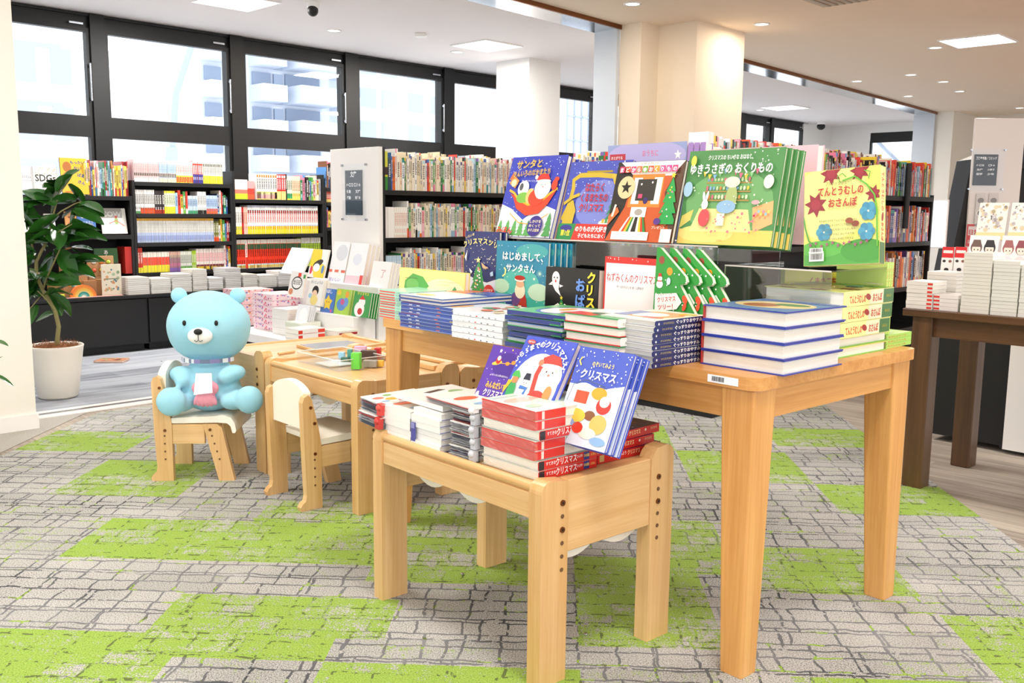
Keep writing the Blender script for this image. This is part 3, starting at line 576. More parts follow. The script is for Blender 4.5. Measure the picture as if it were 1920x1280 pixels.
# middle shelf with white end
def sign_lines(m, u, v0, v1, z1, z0, lines):   # dark sign on the plane u (faces -u); lines: (text, size, z)
    pass
t = bookcase('long black bookcase with a white end panel in the centre', RM, 3.9, 6.38, 5.07, 5.33, (1.22, .90, .58, .28), .05, 1.235, (0, 1), name='bookcase')
m = MB(); m.mat = 'white_panel'; m.box(-.03, 0, -.01, .55, .03, 1.508); m.obj('end_panel', t, .002, label='white end panel'); m = MB(); m.mat = 'black'; m.box(0, .02, -.01, .55, .03, 1.505); m.obj('side_panel', t)
m = MB(); m.mat = 'black'; m.box(1.24, 1.262, 0, .26, .05, 1.22); m.obj('divider', t); m = MB(); m.mat = 'black'; m.box(0, 2.48, .27, .55, 1.19, 1.22); m.box(0, 2.48, .53, .55, .05, 1.22); m.obj('rear_shelf', t)
t = place(thing('display_platform', 'low white display platform in front of the white end panel', 'platform'), RM, 3.24, 4.72)
m = MB(); m.mat = 'white_panel'; m.box(0, .62, 0, 1.3, .19, .25); m.obj('top', t, .004); m = MB(); m.mat = 'black'; m.box(.12, .62, .05, 1.25, 0, .19); m.obj('plinth', t)
# shelves behind the big display
t = bookcase('black bookcase behind the clear risers, side facing the viewer', RM, 4.27, 5.35, 3.75, 4.03, (1.22, .90, .58, .28), .04, 1.24, facing=-90)
m = MB(); m.mat = 'black'; m.box(0, 1.08, -.02, .3, .0, .04); m.box(0, 1.08, -.02, .0, .03, .1); m.obj('plinth', t)
_P = RM.w(0, 2.68, 1.2); RE = colt(1751, _P, RM.a)
RBC = bookcase('long black bookcase beyond the large table, right part of the photo', RM, 4.58, RE, 2.68, 2.95, (1.22, .90, .58, .28), .0, 1.24)
# ================================================================ right side: dark table and panels
T3 = Fr(1.555, 3.705, 41.8 + 1)
t = place(thing('display_table', 'dark brown wooden table at the right edge stacked with comics', 'table'), T3, 0, 0)
m = MB(); m.box(0, .62, -1.45, 0, .70, .73, mat='dark_y'); m.obj('tabletop', t, .004)
for x0 in (.03, .51):
    for y0 in (-1.42, -.11): m = MB(); m.box(x0, x0 + .08, y0, y0 + .08, 0, .70, mat='dark_z'); m.obj('leg', t, .004)
m = MB(); m.box(.05, .07, -1.34, -.1, .62, .70, mat='dark_y'); m.obj('apron', t); m = MB(); m.box(.11, .51, -.07, -.05, .62, .70, mat='dark_x'); m.obj('apron', t); m = MB(); m.box(.55, .57, -1.34, -.1, .62, .70, mat='dark_y'); m.obj('apron', t)
# low cabinet under / behind the dark table
p = zp(1881, 848, 0); t = thing('low_cabinet', 'low cabinet with black side and white front seen under the dark table', 'cabinet', p, T3.yaw)
m = MB(); m.mat = 'black'; m.box(0, .45, 0, .02, .02, .66); m.box(0.02, .45, -.9, 0, .02, .66); m.obj('carcass', t); m = MB(); m.mat = 'black'; m.box(.0, .3, .02, .34, .03, .66); m.obj('side_box', t); m = MB(); m.mat = 'white_panel'; m.box(-.02, .0, -.9, .0, .02, .66); m.obj('front_panel', t, label='white front panel')
# tall rack with white end and sign
p = V((3.72, 7.75, 0)); t = thing('tall_rack', 'tall black rack with a white end panel and a sign at the right edge', 'rack', p, R(-4))
m = MB(); m.mat = 'white_panel'; m.box(.02, .415, 0, .03, .02, 1.875); m.obj('end_panel', t, .003, label='white end panel')
m = MB(); m.mat = 'black'; m.prism([(-.17, .02), (.4, .02), (.4, 1.7), (.03, 1.55)], .035, .35, ax=1); m.obj('rack_body', t)
m = MB(); m.mat = 'black'; m.prism([(.42, .02), (1.2, .02), (1.2, 1.86), (.5, 1.86), (.43, .9)], .3, 1.2, ax=1); m.obj('rack_side', t)
m = MB(); m.mat = 'black'
for z in (1.15, 1.5, 1.8): m.box(.41, .6, .04, .3, z - .02, z)
m.obj('shelf_board', t)
RACK = t
b = NB('lit_white'); b.n.remove(b.p); e = b.N('ShaderNodeEmission', i0=(1, 1, 1, 1), i1=1.3); b.t.links.new(e.outputs[0], b.n['Material Output'].inputs[0]); MT['lit_white'] = b.m  # bright white end panel; its glow comes from an emission material
t = place(thing('bright_panel', 'bright white lit panel at the end of the far bookcase', 'light box'), RM, RE + .02, 2.62); m = MB(); m.mat = 'lit_white'; m.box(.02, .05, -.01, .25, .86, 1.2); m.obj('lit_panel', t); m = MB(); m.mat = 'white_panel'; m.box(.05, .07, -.02, .26, .85, 1.21); m.box(.05, .07, .1, .14, 0, .85); m.obj('housing', t)
# ================================================================ lettering and printed pictures
TXT = {}
def text_tris(s, bold=.012, res=2):
    k = (s, bold, res)
    if k in TXT: return TXT[k]
    c = bpy.data.curves.new('lettering', 'FONT'); c.body = s; c.offset = bold; c.resolution_u = res; c.size = 1
    o = bpy.data.objects.new('lettering', c); COL.objects.link(o); dg = bpy.context.evaluated_depsgraph_get(); me = bpy.data.meshes.new_from_object(o.evaluated_get(dg))
    vs = [(v.co.x, v.co.y) for v in me.vertices]; fs = [list(p.vertices) for p in me.polygons]
    bpy.data.objects.remove(o); bpy.data.curves.remove(c); bpy.data.meshes.remove(me)
    x0, x1 = (min(v[0] for v in vs), max(v[0] for v in vs)) if vs else (0, 1)
    TXT[k] = ([((x - x0), y) for x, y in vs], fs, x1 - x0); return TXT[k]
def clip(vs, fs, B):
    V2, F2 = [], []
    for f in fs:
        P = [vs[i] for i in f]
        for ax, lim, sg in ((0, B[0], 1), (0, B[1], -1), (1, B[2], 1), (1, B[3], -1)):
            Q = []
            for i in range(len(P)):
                a, b_ = P[i], P[(i + 1) % len(P)]; da, db = (a[ax] - lim) * sg, (b_[ax] - lim) * sg
                if da >= 0: Q.append(a)
                if (da >= 0) != (db >= 0): t = da / (da - db); Q.append((a[0] + (b_[0] - a[0]) * t, a[1] + (b_[1] - a[1]) * t))
            P = Q
            if len(P) < 3: break
        if len(P) >= 3: k = len(V2); V2 += P; F2.append(list(range(k, k + len(P))))
    return V2, F2
class Art:   # flat printed shapes in width units, x 0..1, y 0..asp, drawn one over the other
    def __init__(s, asp=1.3): s.L = []; s.asp = asp
    def raw(s, vs, fs, c): s.L.append((vs, fs, hx(c))); return s
    def r(s, x0, y0, x1, y1, c): return s.p([(x0, y0), (x1, y0), (x1, y1), (x0, y1)], c)
    def p(s, P, c):
        A = sum(P[i][0] * P[(i + 1) % len(P)][1] - P[(i + 1) % len(P)][0] * P[i][1] for i in range(len(P)))
        if A < 0: P = P[::-1]
        return s.raw(P, [list(range(len(P)))], c)
    def e(s, x, y, rx, ry, c, rot=0, n=20):
        cr, sr = math.cos(R(rot)), math.sin(R(rot)); return s.p([(x + rx * math.cos(a) * cr - ry * math.sin(a) * sr, y + rx * math.cos(a) * sr + ry * math.sin(a) * cr) for a in [6.28318 * i / n for i in range(n)]], c)
    def s_(s, x, y, r, c, n=5, q=.42, rot=90):
        P = [(x + (r if i % 2 == 0 else r * q) * math.cos(R(rot + 180 * i / n)), y + (r if i % 2 == 0 else r * q) * math.sin(R(rot + 180 * i / n))) for i in range(2 * n)]
        return s.raw([(x, y)] + P, [(0, i + 1, (i + 1) % (2 * n) + 1) for i in range(2 * n)], c)
    def t(s, tx, x, y, h, c, rot=0, bold=.012, w=None, cen=False, flip=False):
        vs, fs, W = text_tris(tx, bold); k = h; kx = h if w is None else w / W; cr, sr = math.cos(R(rot)), math.sin(R(rot)); ox = -W * kx / 2 if cen else 0
        return s.raw([(x + (vx * kx + ox) * cr - vy * k * sr, y + (vx * kx + ox) * sr + vy * k * cr) for vx, vy in vs], fs, c)
    def tv(s, tx, x, y, h, c, step=1.05, bold=.012):
        for i, ch in enumerate(tx): s.t(ch, x, y - i * h * step, h, c, bold=bold)
        return s
    def arc(s, tx, cx, cy, r, a0, a1, h, c, bold=.012):
        n = len(tx)
        for i, ch in enumerate(tx): a = a0 + (a1 - a0) * i / max(1, n - 1); s.t(ch, cx + r * math.cos(R(a)), cy + r * math.sin(R(a)), h, c, rot=a - 90, bold=bold, cen=True)
        return s
    def d(s, n, box, r0, r1, c, seed=1, asp=1):
        rn = random.Random(seed); vs = []; fs = []
        for i in range(n):
            x, y, r = rn.uniform(box[0], box[2]), rn.uniform(box[1], box[3]), rn.uniform(r0, r1); k = len(vs)
            vs += [(x + r * math.cos(6.28318 * j / 8), y + r * asp * math.sin(6.28318 * j / 8)) for j in range(8)]; fs.append(list(range(k, k + 8)))
        return s.raw(vs, fs, c)
    def l(s, P, w, c):
        vs = []; n = len(P)
        for i, p in enumerate(P):
            a, b_ = P[max(i - 1, 0)], P[min(i + 1, n - 1)]; dx, dy = b_[0] - a[0], b_[1] - a[1]; q = math.hypot(dx, dy) or 1; dx, dy = dx / q * w / 2, dy / q * w / 2; vs += [(p[0] - dy, p[1] + dx), (p[0] + dy, p[1] - dx)]
        return s.raw(vs, [(2 * i + 1, 2 * i + 3, 2 * i + 2, 2 * i) for i in range(n - 1)], c)
    def bars(s, x, y, w, h, c='2A2A30', seed=1):
        rn = random.Random(seed); s.r(x, y, x + w, y + h, 'F7F7F4'); q = x + w * .08
        while q < x + w * .9: t_ = rn.uniform(.01, .03) * w; s.r(q, y + h * .2, q + t_, y + h * .9, c); q += t_ + rn.uniform(.012, .03) * w
        return s
    def draw(s, m, org, ex, ey, W, mat='print', step=.00012, top=None):
        nz = ex.cross(ey); e_ = .004; box_ = (e_, 1 - e_, e_, (s.asp if top is None else top) - e_)
        if s.asp == 1.0 and top is None: box_ = (e_, 1 - e_, e_, 9)
        ky = top / s.asp if top is not None and s.asp != 1.0 else 1
        for k, (vs, fs, c) in enumerate(s.L):
            if ky != 1: vs = [(x, y * ky) for x, y in vs]
            if any(x < box_[0] or x > box_[1] or y < box_[2] or y > box_[3] for x, y in vs): vs, fs = clip(vs, fs, box_)
            if not fs: continue
            z = nz * (.0003 + step * k); m.add([org + ex * (x * W) + ey * (y * W) + z for x, y in vs], fs, c, mat)
def fir(A, x, y, w, h, c='2E9A4A', tiers=4, orn=0, star=None, seed=1, asp=1):
    A.r(x - w * .05, y - h * .06, x + w * .05, y, '7A4A28')
    for k in range(tiers): a = k / tiers; ww = w / 2 * (1 - a * .75); A.p([(x - ww, y + h * a * .92), (x + ww, y + h * a * .92), (x, y + h * min(1, a + .42))], c)
    rn = random.Random(seed)
    for i in range(orn): a = rn.random() * .85; xx = x + rn.uniform(-1, 1) * w / 2 * (1 - a) * .7; A.e(xx, y + h * a, w * .035, w * .035, rn.choice(['F5D742', 'E2414B', 'FFFFFF', 'F39AB0']), n=8)
    if star: A.s_(x, y + h * 1.03, w * .13, star)
    return A
def santa_face(A, x, y, s, hat='D93A34'):
    A.e(x, y, .5 * s, .45 * s, 'FAFAF6').e(x, y + .12 * s, .28 * s, .22 * s, 'F6C8A8').e(x, y - .12 * s, .42 * s, .38 * s, 'FAFAF6').e(x, y + .06 * s, .05 * s, .04 * s, 'E98A78', n=8)
    A.e(x - .12 * s, y + .15 * s, .025 * s, .03 * s, '302020', n=8).e(x + .12 * s, y + .15 * s, .025 * s, .03 * s, '302020', n=8)
    A.p([(x - .42 * s, y + .3 * s), (x + .42 * s, y + .3 * s), (x + .2 * s, y + .62 * s), (x - .15 * s, y + .68 * s), (x - .5 * s, y + .5 * s)], hat).e(x, y + .31 * s, .45 * s, .08 * s, 'FFFFFF', n=12).e(x - .52 * s, y + .5 * s, .1 * s, .1 * s, 'FFFFFF', n=10); return A
def snowman(A, x, y, s, hat='D93A34'):
    A.e(x, y, .36 * s, .34 * s, 'FFFFFF').e(x, y + .48 * s, .26 * s, .25 * s, 'FFFFFF').e(x - .08 * s, y + .52 * s, .025 * s, .03 * s, '222222', n=8).e(x + .08 * s, y + .52 * s, .025 * s, .03 * s, '222222', n=8)
    A.p([(x, y + .48 * s), (x - .16 * s, y + .44 * s), (x, y + .44 * s)], 'F08A3C').p([(x - .2 * s, y + .66 * s), (x + .2 * s, y + .66 * s), (x + .13 * s, y + .95 * s), (x - .13 * s, y + .95 * s)], hat).l([(x - .24 * s, y + .28 * s), (x + .22 * s, y + .28 * s)], .09 * s, hat); return A
# ================================================================ books
def book_mesh(W, H, T, cover='F4F4F4', spine=None, back=None, front_art=None, spine_art=None, pages='F1ECDF', hard=.003, brd=.0022, right=False, back_art=None, end_art=None):
    """lying book: x from spine (0) to fore-edge W, y along the spine 0..H, z 0..T, front cover up. Returns (cover mesh, pages mesh)"""
    m = MB(); m.mat = 'print'; sp = spine or cover; bk = back or cover
    m.box(0, W, 0, H, T - brd, T, cover); m.box(0, W, 0, H, 0, brd, bk); m.box(-.0006 if not hard else 0, brd, 0, H, brd, T - brd, sp)
    m.add([(-.0002, 0, 0), (-.0002, H, 0), (-.0002, H, T), (-.0002, 0, T)], [(3, 2, 1, 0)][:1], sp)
    if front_art: front_art.draw(m, V((0, 0, T)), V((1, 0, 0)), V((0, 1, 0)), W, top=H / W)
    if back_art: back_art.draw(m, V((W, 0, 0)), V((-1, 0, 0)), V((0, 1, 0)), W)
    if spine_art: spine_art.draw(m, V((0, H, 0)), V((0, -1, 0)), V((0, 0, 1)), H, top=T / H)     # letters run down the spine, tops towards the front cover
    if end_art: end_art.draw(m, V((0, 0, 0)), V((1, 0, 0)), V((0, 0, 1)), W, top=T / W)
    q = MB(); e = hard; q.box(brd, W - e, e, H - e, brd, T - brd, pages, 'pages')
    return m, q
def book(label, W, H, T, group=None, name='picture_book', cat='book', **k):
    t = thing(name, label, cat, group=group); a, b_ = book_mesh(W, H, T, **k); a.obj('cover', t, .0004 if False else 0); b_.obj('pages', t); return t
def lay(t, fr, x, y, z, face=0, jit=0):   # face: table direction (degrees) in which local x points
    t.location = fr.w(x, y, z); t.rotation_euler = (0, 0, fr.yaw + R(face + jit)); return t
RN = random.Random(11)
def stack(fr, cx, cy, z, n, proto, T, label, group, faces=(0,), jit=1.2, off=.003, W=.2, H=.2, where='stack', skip_labels=False):
    """n copies piled up around the centre; faces = direction of each copy's fore-edge"""
    for i in range(n):
        f = faces[i % len(faces)]; a = fr.yaw + R(f + RN.uniform(-jit, jit)); t = proto if i == 0 else dup(proto)
        ca, sa = math.cos(a), math.sin(a); hx_, hy_ = W / 2, H / 2
        c = fr.w(cx + RN.uniform(-off, off), cy + RN.uniform(-off, off), z + i * T)
        t.location = c - V((ca * hx_ - sa * hy_, sa * hx_ + ca * hy_, 0)); t.rotation_euler = (0, 0, a)
        k = n - 1 - i; pos = 'topmost' if k == 0 else 'lowest' if i == 0 else nth(k) + ' from the top'
        t['label'] = label + ', ' + pos; t['group'] = group
    return z + n * T
def stand(t, W, H, T, fr, ax, lx, z, pxL, pxR=None, tilt=10, shift=0):
    """stand a book (front cover towards the viewer) with its foot on the line x=lx of frame fr; ax=+1"""
    P = fr.w(lx, 0, z); y0 = colt(pxL, P, fr.b); o = fr.w(lx, y0, z); e = -fr.b; u = fr.a * math.sin(R(tilt)) + V((0, 0, math.cos(R(tilt)))); n = e.cross(u)
    M_ = Matrix.Identity(4)
    for i, c in enumerate((e, u, n)): M_.col[i][0:3] = c
    M_.translation = o - n * T + n * shift; t.matrix_world = M_; t.location = M_.translation; t.rotation_euler = M_.to_euler(); return o, e, u
def measure(fr, lx, z, pxL, pxR, pyT, tilt):
    P = fr.w(lx, 0, z); y0, y1 = colt(pxL, P, fr.b), colt(pxR, P, fr.b); o = fr.w(lx, y0, z); u = fr.a * math.sin(R(tilt)) + V((0, 0, math.cos(R(tilt)))); return abs(y0 - y1), rowt(pyT, o, u)
# ================================================================ large table: front row of stacks
def trio(seed, cols): 
    A = Art(1.0); rn = random.Random(seed)
    for i in range(16): A.e(rn.uniform(.1, .9), rn.uniform(.1, .9), rn.uniform(.04, .13), rn.uniform(.04, .1), rn.choice(cols), rn.uniform(0, 180), 12)
    return A
# (a) mint and red thin books at the far left corner
A = Art(1.0); A.r(0, 0, .32, .03, 'F6F6F2'); A.r(.34, 0, .98, .03, 'E4574F')
p = book('x', .19, .17, .0085, cover='A9DCCB', spine='A9DCCB', back='E4574F', spine_art=Art(1).r(0, 0, .55, .03, 'E2534C').t('ちいさな', .6, .006, .03, '3C6A60'), brd=.0018)
stack(T1, .105, 1.44, Z1, 11, p, .0087, 'thin mint and red book at the large table far left corner', 'thin mint and red books', (0,), W=.19, H=.17)
# (b) wide blue picture books
sp = Art(1.0)
sp.r(0, .001, 1, .012, '7F8FBE').r(0, .0, 1, .004, '202C66')
for x, c in ((.16, 'DDE4F0'), (.3, 'DDE4F0'), (.66, 'D8683A'), (.93, 'D6BC4A')): sp.r(x, .016, x + .06, .024, c)
fa = Art(1.27); fa.r(0, .75, .45, 1.27, 'D7542F').r(.45, .8, 1, 1.27, '2E55B4').r(0, 0, 1, .8, 'CFE3F2').e(.55, .5, .4, .25, 'EAF2F8').e(.3, .25, .2, .1, 'E9B04A').t('クリスマス', .1, .95, .13, 'F6E9B8')
p = book('x', .225, .285, .0105, cover='3E63B5', spine='2C4EA6', back='2A3F8E', front_art=fa, spine_art=sp, brd=.0022)
stack(T1, .03, 1.128, Z1, 7, p, .0112, 'wide blue picture book in the large table leftmost front stack', 'wide blue picture books', (0,), .6, .004, W=.225, H=.285)
for i in range(2):   # two top copies are turned towards the standing books
    t = dup(p, 'wide blue book laid crosswise on the leftmost front stack, ' + ('lower' if i == 0 else 'upper') + ' of two', 'wide blue picture books')
    lay(t, T1, -.075, 1.285, Z1 + .0788 + i * .0112, -90)
# (c) light grey books
sp = Art(1.0)
for i in range(7): sp.r(.1 + i * .12, .006, .13 + i * .12, .02, RN.choice(['9AA0A8', 'D84A3C', '6A7078', 'C8CCD2']))
p = book('x', .2, .225, .0155, cover='E4E7EA', spine='E6E9EC', front_art=trio(4, ['E87848', 'F2D9B0', '5AA86A', 'C84A3A', 'BFD8C8']), spine_art=sp)
stack(T1, .0, .865, Z1, 5, p, .0165, 'pale grey picture book in the large table second front stack', 'pale grey picture books', (0, 0, 0), 1, .003, W=.2, H=.225)
# (d) green and navy board books
sp = Art(1.0); sp.r(.82, 0, 1, .022, '2F9A52').r(.1, .004, .7, .012, '5A5F78')
fa = Art(1.0); fa.r(0, 0, 1, 1.0, '59B36B').e(.5, .45, .42, .35, '4A58B0').e(.5, .45, .36, .29, 'F6EFF2').e(.35, .3, .1, .06, 'E2584A').e(.6, .5, .16, .08, 'F2B24A')
p = book('x', .215, .215, .0125, cover='3E62B0', spine='2B3D86', back='2E9A52', front_art=fa, spine_art=sp, pages='C9CCD6')
stack(T1, .005, .628, Z1, 7, p, .0148, 'navy and green board book in the large table third front stack', 'navy and green board books', (0, 180, 0), 2.5, .005, W=.215, H=.215)
# (e) green and red edged white books
fa = Art(1.0); fa.r(0, .5, .5, 1, '3FA35E').r(.5, .5, 1, 1, 'D8453A').r(0, 0, 1, .5, 'F2F0EC').e(.5, .5, .25, .12, '2F6B50')
sp = Art(1.0); sp.r(0, .004, 1, .0085, 'E8E4DA').t('クリスマス', .1, .03, .05, '444444')
p = book('x', .19, .155, .021, cover='3FA35E', spine='EFEDE6', back='D23A34', front_art=fa, spine_art=sp)
for_e = stack(T1, -.025, .42, Z1, 5, p, .0226, 'green and red covered book in the large table fourth front stack', 'green and red covered books', (90, -90), 1.5, .004, W=.19, H=.155)
# (f) navy spined books, spines to the right
def navy_spine():
    A = Art(1.0); A.s_(.06, .026, .02, 'F4F4F0', 6).t('クリスマスに', .14, .018, .028, 'D9C85A', w=.2).t('ぐっすりおやすみ', .38, .014, .05, 'F7F7F2', w=.5, bold=.03).r(0, .066, .6, .074, 'D8C23A'); return A
fa = Art(1.15); fa.r(0, 0, 1, 1.15, 'EBE6D8').e(.5, .55, .42, .4, 'F0934E').e(.55, .6, .28, .25, 'FAFAF2').e(.2, .2, .14, .1, 'E2C83A').r(.75, .3, 1, .9, '3E6AA8').e(.3, .85, .18, .08, 'D8442E')
p = book('x', .175, .205, .0135, cover='E8E6E2', spine='1D2A66', back='BFC4CC', front_art=fa, spine_art=navy_spine(), pages='DAD9D2')
stack(T1, .025, .325, Z1, 8, p, .0144, 'navy spined picture book stacked left of the thick blue hardcovers', 'navy spined picture books', (90,), 1.0, .003, W=.175, H=.205)
# (g) four thick blue hardcovers on the corner
sp = None
fa = Art(1.2).r(0, 0, 1, 1.2, '5C86B8').e(.5, .6, .45, .35, 'E8D49A').e(.4, .5, .2, .2, 'A86A3A').e(.65, .7, .2, .12, '4E8A4A').r(.05, 1.0, .95, 1.15, '3A5CA8')
p = book('x', .232, .262, .0365, cover='2B3CA0', spine='B03028', back='27389A', front_art=fa, pages='EFEBE0', hard=.007, brd=.0032)
z = Z1
for i in range(4):
    t = p if i == 0 else dup(p); a = 90 - 90; lay(t, T1, .078 + RN.uniform(-.002, .002) + .0, .215, z, -90, RN.uniform(-.6, .6)); z += .0368
    t['label'] = 'thick blue hardcover on the near table corner, ' + ('lowest', 'third from the top', 'second from the top', 'topmost')[i]; t['group'] = 'thick blue hardcovers'
    t.rotation_euler.z = T1.yaw + R(-90 + RN.uniform(-.8, .8))
# ladybird boxed books: two thick books and three boxes
def lb_spine(h=1.0):
    A = Art(1.0).r(0, .005, 1, .145, 'F3EFA0').r(.5, .005, .53, .145, 'E8ECC8').r(.53, .005, .78, .145, 'ECEFCB').r(.78, .005, 1, .145, '4C7A48'); A.t('てんとうむしの', .1, .035, .09, 'E0442E', w=.32, bold=.02).e(.47, .08, .03, .05, 'A8322C', 70).t('おさんぽ', .56, .035, .09, 'D9402C', w=.19, bold=.02).t('ほるぷ', .84, .06, .035, 'C9B84A'); return A
def lb_front():
    A = Art(1.15); A.r(0, 0, 1, 1.4, 'D6D86C').e(.35, .75, .55, .45, 'E2E08A').r(0, 0, 1, .22, '4FA03A').e(.25, .2, .3, .1, '5CB043').e(.8, .16, .3, .14, '45952F')
    for x, y, s in ((.36, 1.1, .12), (.74, 1.1, .11), (.16, .74, .13), (.92, .82, .09)): A.s_(x, y, s * 1.2, '8E2430', 7, .55, 20).e(x, y, s * .5, s * .5, '9C2B38')
    for x, y, s in ((.28, .4, .1), (.86, .62, .105), (.84, .38, .1)):
        for k in range(6): A.e(x + s * .6 * math.cos(k * 1.047), y + s * .6 * math.sin(k * 1.047), s * .5, s * .5, '4A97B4' if k % 2 else '3F88A8', n=12)
        A.e(x, y, s * .12, s * .12, 'F2F2D0', n=8)
    A.l([(.0, .6), (.03, .45), (.08, .3), (.18, .2)], .018, '4B9A3C').l([(.52, 1.0), (.68, 1.04), (.84, .93), (.94, .8), (.97, .62), (.98, .2)], .02, '63AE35').l([(.5, .98), (.45, 1.05), (.52, 1.09), (.57, 1.04)], .012, '5BA63C').l([(.8, 1.1), (.88, 1.08), (.86, 1.0)], .012, '5BA63C')
    for k in range(11): x = .1 + k * .075; A.s_(x, .25 + .02 * math.sin(k * 2.1), .032, 'A8487A', 5, .3)
    A.t('プルバックビュー！', .3, .96, .05, '7A7A40', w=.34).t('てんとうむしの', .2, .84, .12, 'B4372C', w=.6, bold=.03).t('おさんぽ', .34, .7, .115, 'B4372C', w=.38, bold=.03).e(.62, .52, .05, .035, '9A4A2A').e(.7, .48, .05, .035, '8A3A22')
    for k, s in enumerate(('きのみの みちを てんとうむしが ならぶよ', 'てんとうむしを とおりこして たかい おか', 'しっかり ねじをまいて たのしもう', 'コースの うえに おいてみてね', 'てんとうむしが はしりだすよ')): A.t(s, .22 + .02 * k, .52 - .055 * k, .03, '6C6C44', w=.5 - .03 * k)
    A.bars(.09, .05, .2, .1, seed=3).r(.09, .15, .29, .17, 'F7F7F4'); A.bars(.1, .15, .18, .06, seed=5); return A
p = book('x', .235, .26, .026, cover='D9E06A', spine='D8485A', back='7FBE4A', pages='F4F1E6', brd=.003, hard=.006)
z = Z1
for i in range(2):
    t = p if i == 0 else dup(p); lay(t, T1, .42, .275, z, -90, RN.uniform(-1, 1)); z += .0265; t['label'] = 'thick green edged book under the yellow boxed books, ' + ('lower', 'upper')[i]; t['group'] = 'thick green edged books'
p = book('x', .235, .262, .0395, cover='EAF08A', spine='F3EFA0', back='EDEFA6', front_art=lb_front(), spine_art=lb_spine(), pages='F4F4F2', hard=.004)
for i in range(3):
    t = p if i == 0 else dup(p); dx = (0, .008, .012)[i]; t.location = T1.w(.405 + dx + .262, .022 + (.262 - .262) , z); t.rotation_euler = (0, 0, T1.yaw + R(90)); t.location = T1.w(.405 + dx + .262, .03, z); z += .0403
    t['label'] = 'yellow boxed book stacked beside the blue hardcovers, ' + ('lowest', 'middle', 'topmost')[i]; t['group'] = 'yellow boxed books in the stack'
ZL = z
# flat green wrapped books and a vertical pair at the right end
p = book('x', .12, .15, .012, cover='A8D86A', spine='A9DA66', back='BBDD7A', spine_art=Art(1).t('たのしいシール', .08, .02, .045, 'D2552E', w=.7), pages='F2F2DA')
for i in range(3): t = p if i == 0 else dup(p); t.location = T1.w(.845, .05, Z1 + i * .0125); t.rotation_euler = (0, 0, T1.yaw + R(90)); t['label'] = 'thin green wrapped book lying at the table right end, ' + ('lowest', 'middle', 'topmost')[i]; t['group'] = 'thin green wrapped books'
p = book('x', .15, .2, .011, cover='B4DB5E', spine='C2E06C', back='CBE27C', spine_art=Art(1).t('たのしいシールあそび', .08, .012, .03, 'E06A3A', w=.8), pages='F6F6E2')
for i in range(3):
    t = p if i == 0 else dup(p); q = T1.w(.69 + i * .013, .058, Z1 + .038); t.location = q
    M_ = Matrix.Identity(4); e, u = T1.b, V((0, 0, 1))
    for k, c in enumerate((e, u, e.cross(u))): M_.col[k][0:3] = c
    t.rotation_euler = M_.to_euler(); t.location = q; t['label'] = 'thin green book standing upright behind the yellow boxed stack, ' + ('left one', 'middle one', 'right one')[i]; t['group'] = 'thin green upright books'
# ================================================================ clear risers on the large table
def pose(t, fr, lx, ly, z, yaw, tilt, T, roll=0, off=0, side=0):
    """P = foot of the cover's left edge; yaw is the world heading of the cover's width"""
    y, ti, r = R(yaw), R(tilt), R(roll); e = V((math.cos(y), math.sin(y), 0)); bk = V((-e.y, e.x, 0)); u = bk * math.sin(ti) + V((0, 0, math.cos(ti)))
    e, u = e * math.cos(r) + u * math.sin(r), u * math.cos(r) - e * math.sin(r); n = e.cross(u); P = fr.w(lx, ly, z) - n * (T + off) + e * side
    M_ = Matrix.Identity(4)
    for i, c in enumerate((e, u, n)): M_.col[i][0:3] = c
    M_.translation = P; t.location = P; t.rotation_euler = M_.to_euler(); return t
def riser(label, x0, x1, y0, y1, z):
    t = place(thing('acrylic_riser', label, 'display riser'), T1, x0, y0, Z1 + .0005); W, L, H = x1 - x0, y1 - y0, z - Z1; th = .004
    m = MB(); m.mat = 'acrylic'; m.box(0, W, 0, L, H - th, H); m.obj('top_sheet', t, .0008); m = MB(); m.mat = 'acrylic'; m.box(0, th, 0, L, 0, H - th); m.obj('front_sheet', t)
    m = MB(); m.mat = 'acrylic'; m.box(W - th, W, 0, L, 0, H - th); m.obj('rear_sheet', t)
    m = MB(); m.mat = 'satin'; m.col = 'D8D2CC'; m.box(-.0008, 0, 0, L, H - .004, H); m.obj('polished_edge', t); return t
riser('long clear acrylic riser under the upper row of Christmas books', .385, .70, .40, 1.34, 1.006)
riser('shorter clear acrylic riser under the green and yellow books', .40, .70, .06, .385, .955)
BL = -48.2
def disp(label, art, px, lx, ly, z, tilt, W, H, T=.012, yaw=BL, cover='FFFFFF', spine=None, group=None, roll=0, **k):
    t = book(label, W, H, T, group, cover=cover, spine=spine or cover, front_art=art, **k); pose(t, T1, lx, ly, z, yaw, tilt, T, roll); return t
# --- Santa in his sleigh
a = 1.04; A = Art(a); A.r(0, 0, 1, a, '3A45B4').p([(0, .0), (1, 0), (1, .35), (.75, .42), (.45, .22), (.2, .36), (0, .42)], 'F2F4FA').d(120, (.02, .3, .98, a - .02), .003, .009, 'E6ECFA', 3)
for x in (.06, .2, .33, .45, .58): fir(A, x, .02, .14, .2, '5DA85A')
fir(A, .93, .02, .16, .3, '4F9A55')
A.p([(.12, .56), (.2, .5), (.3, .36), (.5, .27), (.72, .3), (.85, .42), (.95, .6), (.84, .54), (.66, .44), (.5, .42), (.3, .5)], 'D8442C').l([(.1, .6), (.2, .56), (.3, .48), (.5, .41), (.7, .44), (.86, .56), (.96, .62)], .03, 'F2B234').l([(.2, .3), (.4, .18), (.65, .16), (.9, .3)], .012, 'F0A83A')
A.e(.35, .62, .1, .1, 'F4F4F0').e(.31, .64, .035, .05, '55585E', n=10).e(.38, .5, .12, .07, '7AB54A').e(.5, .52, .07, .1, 'F3C07A').e(.62, .5, .14, .11, 'D8442C')
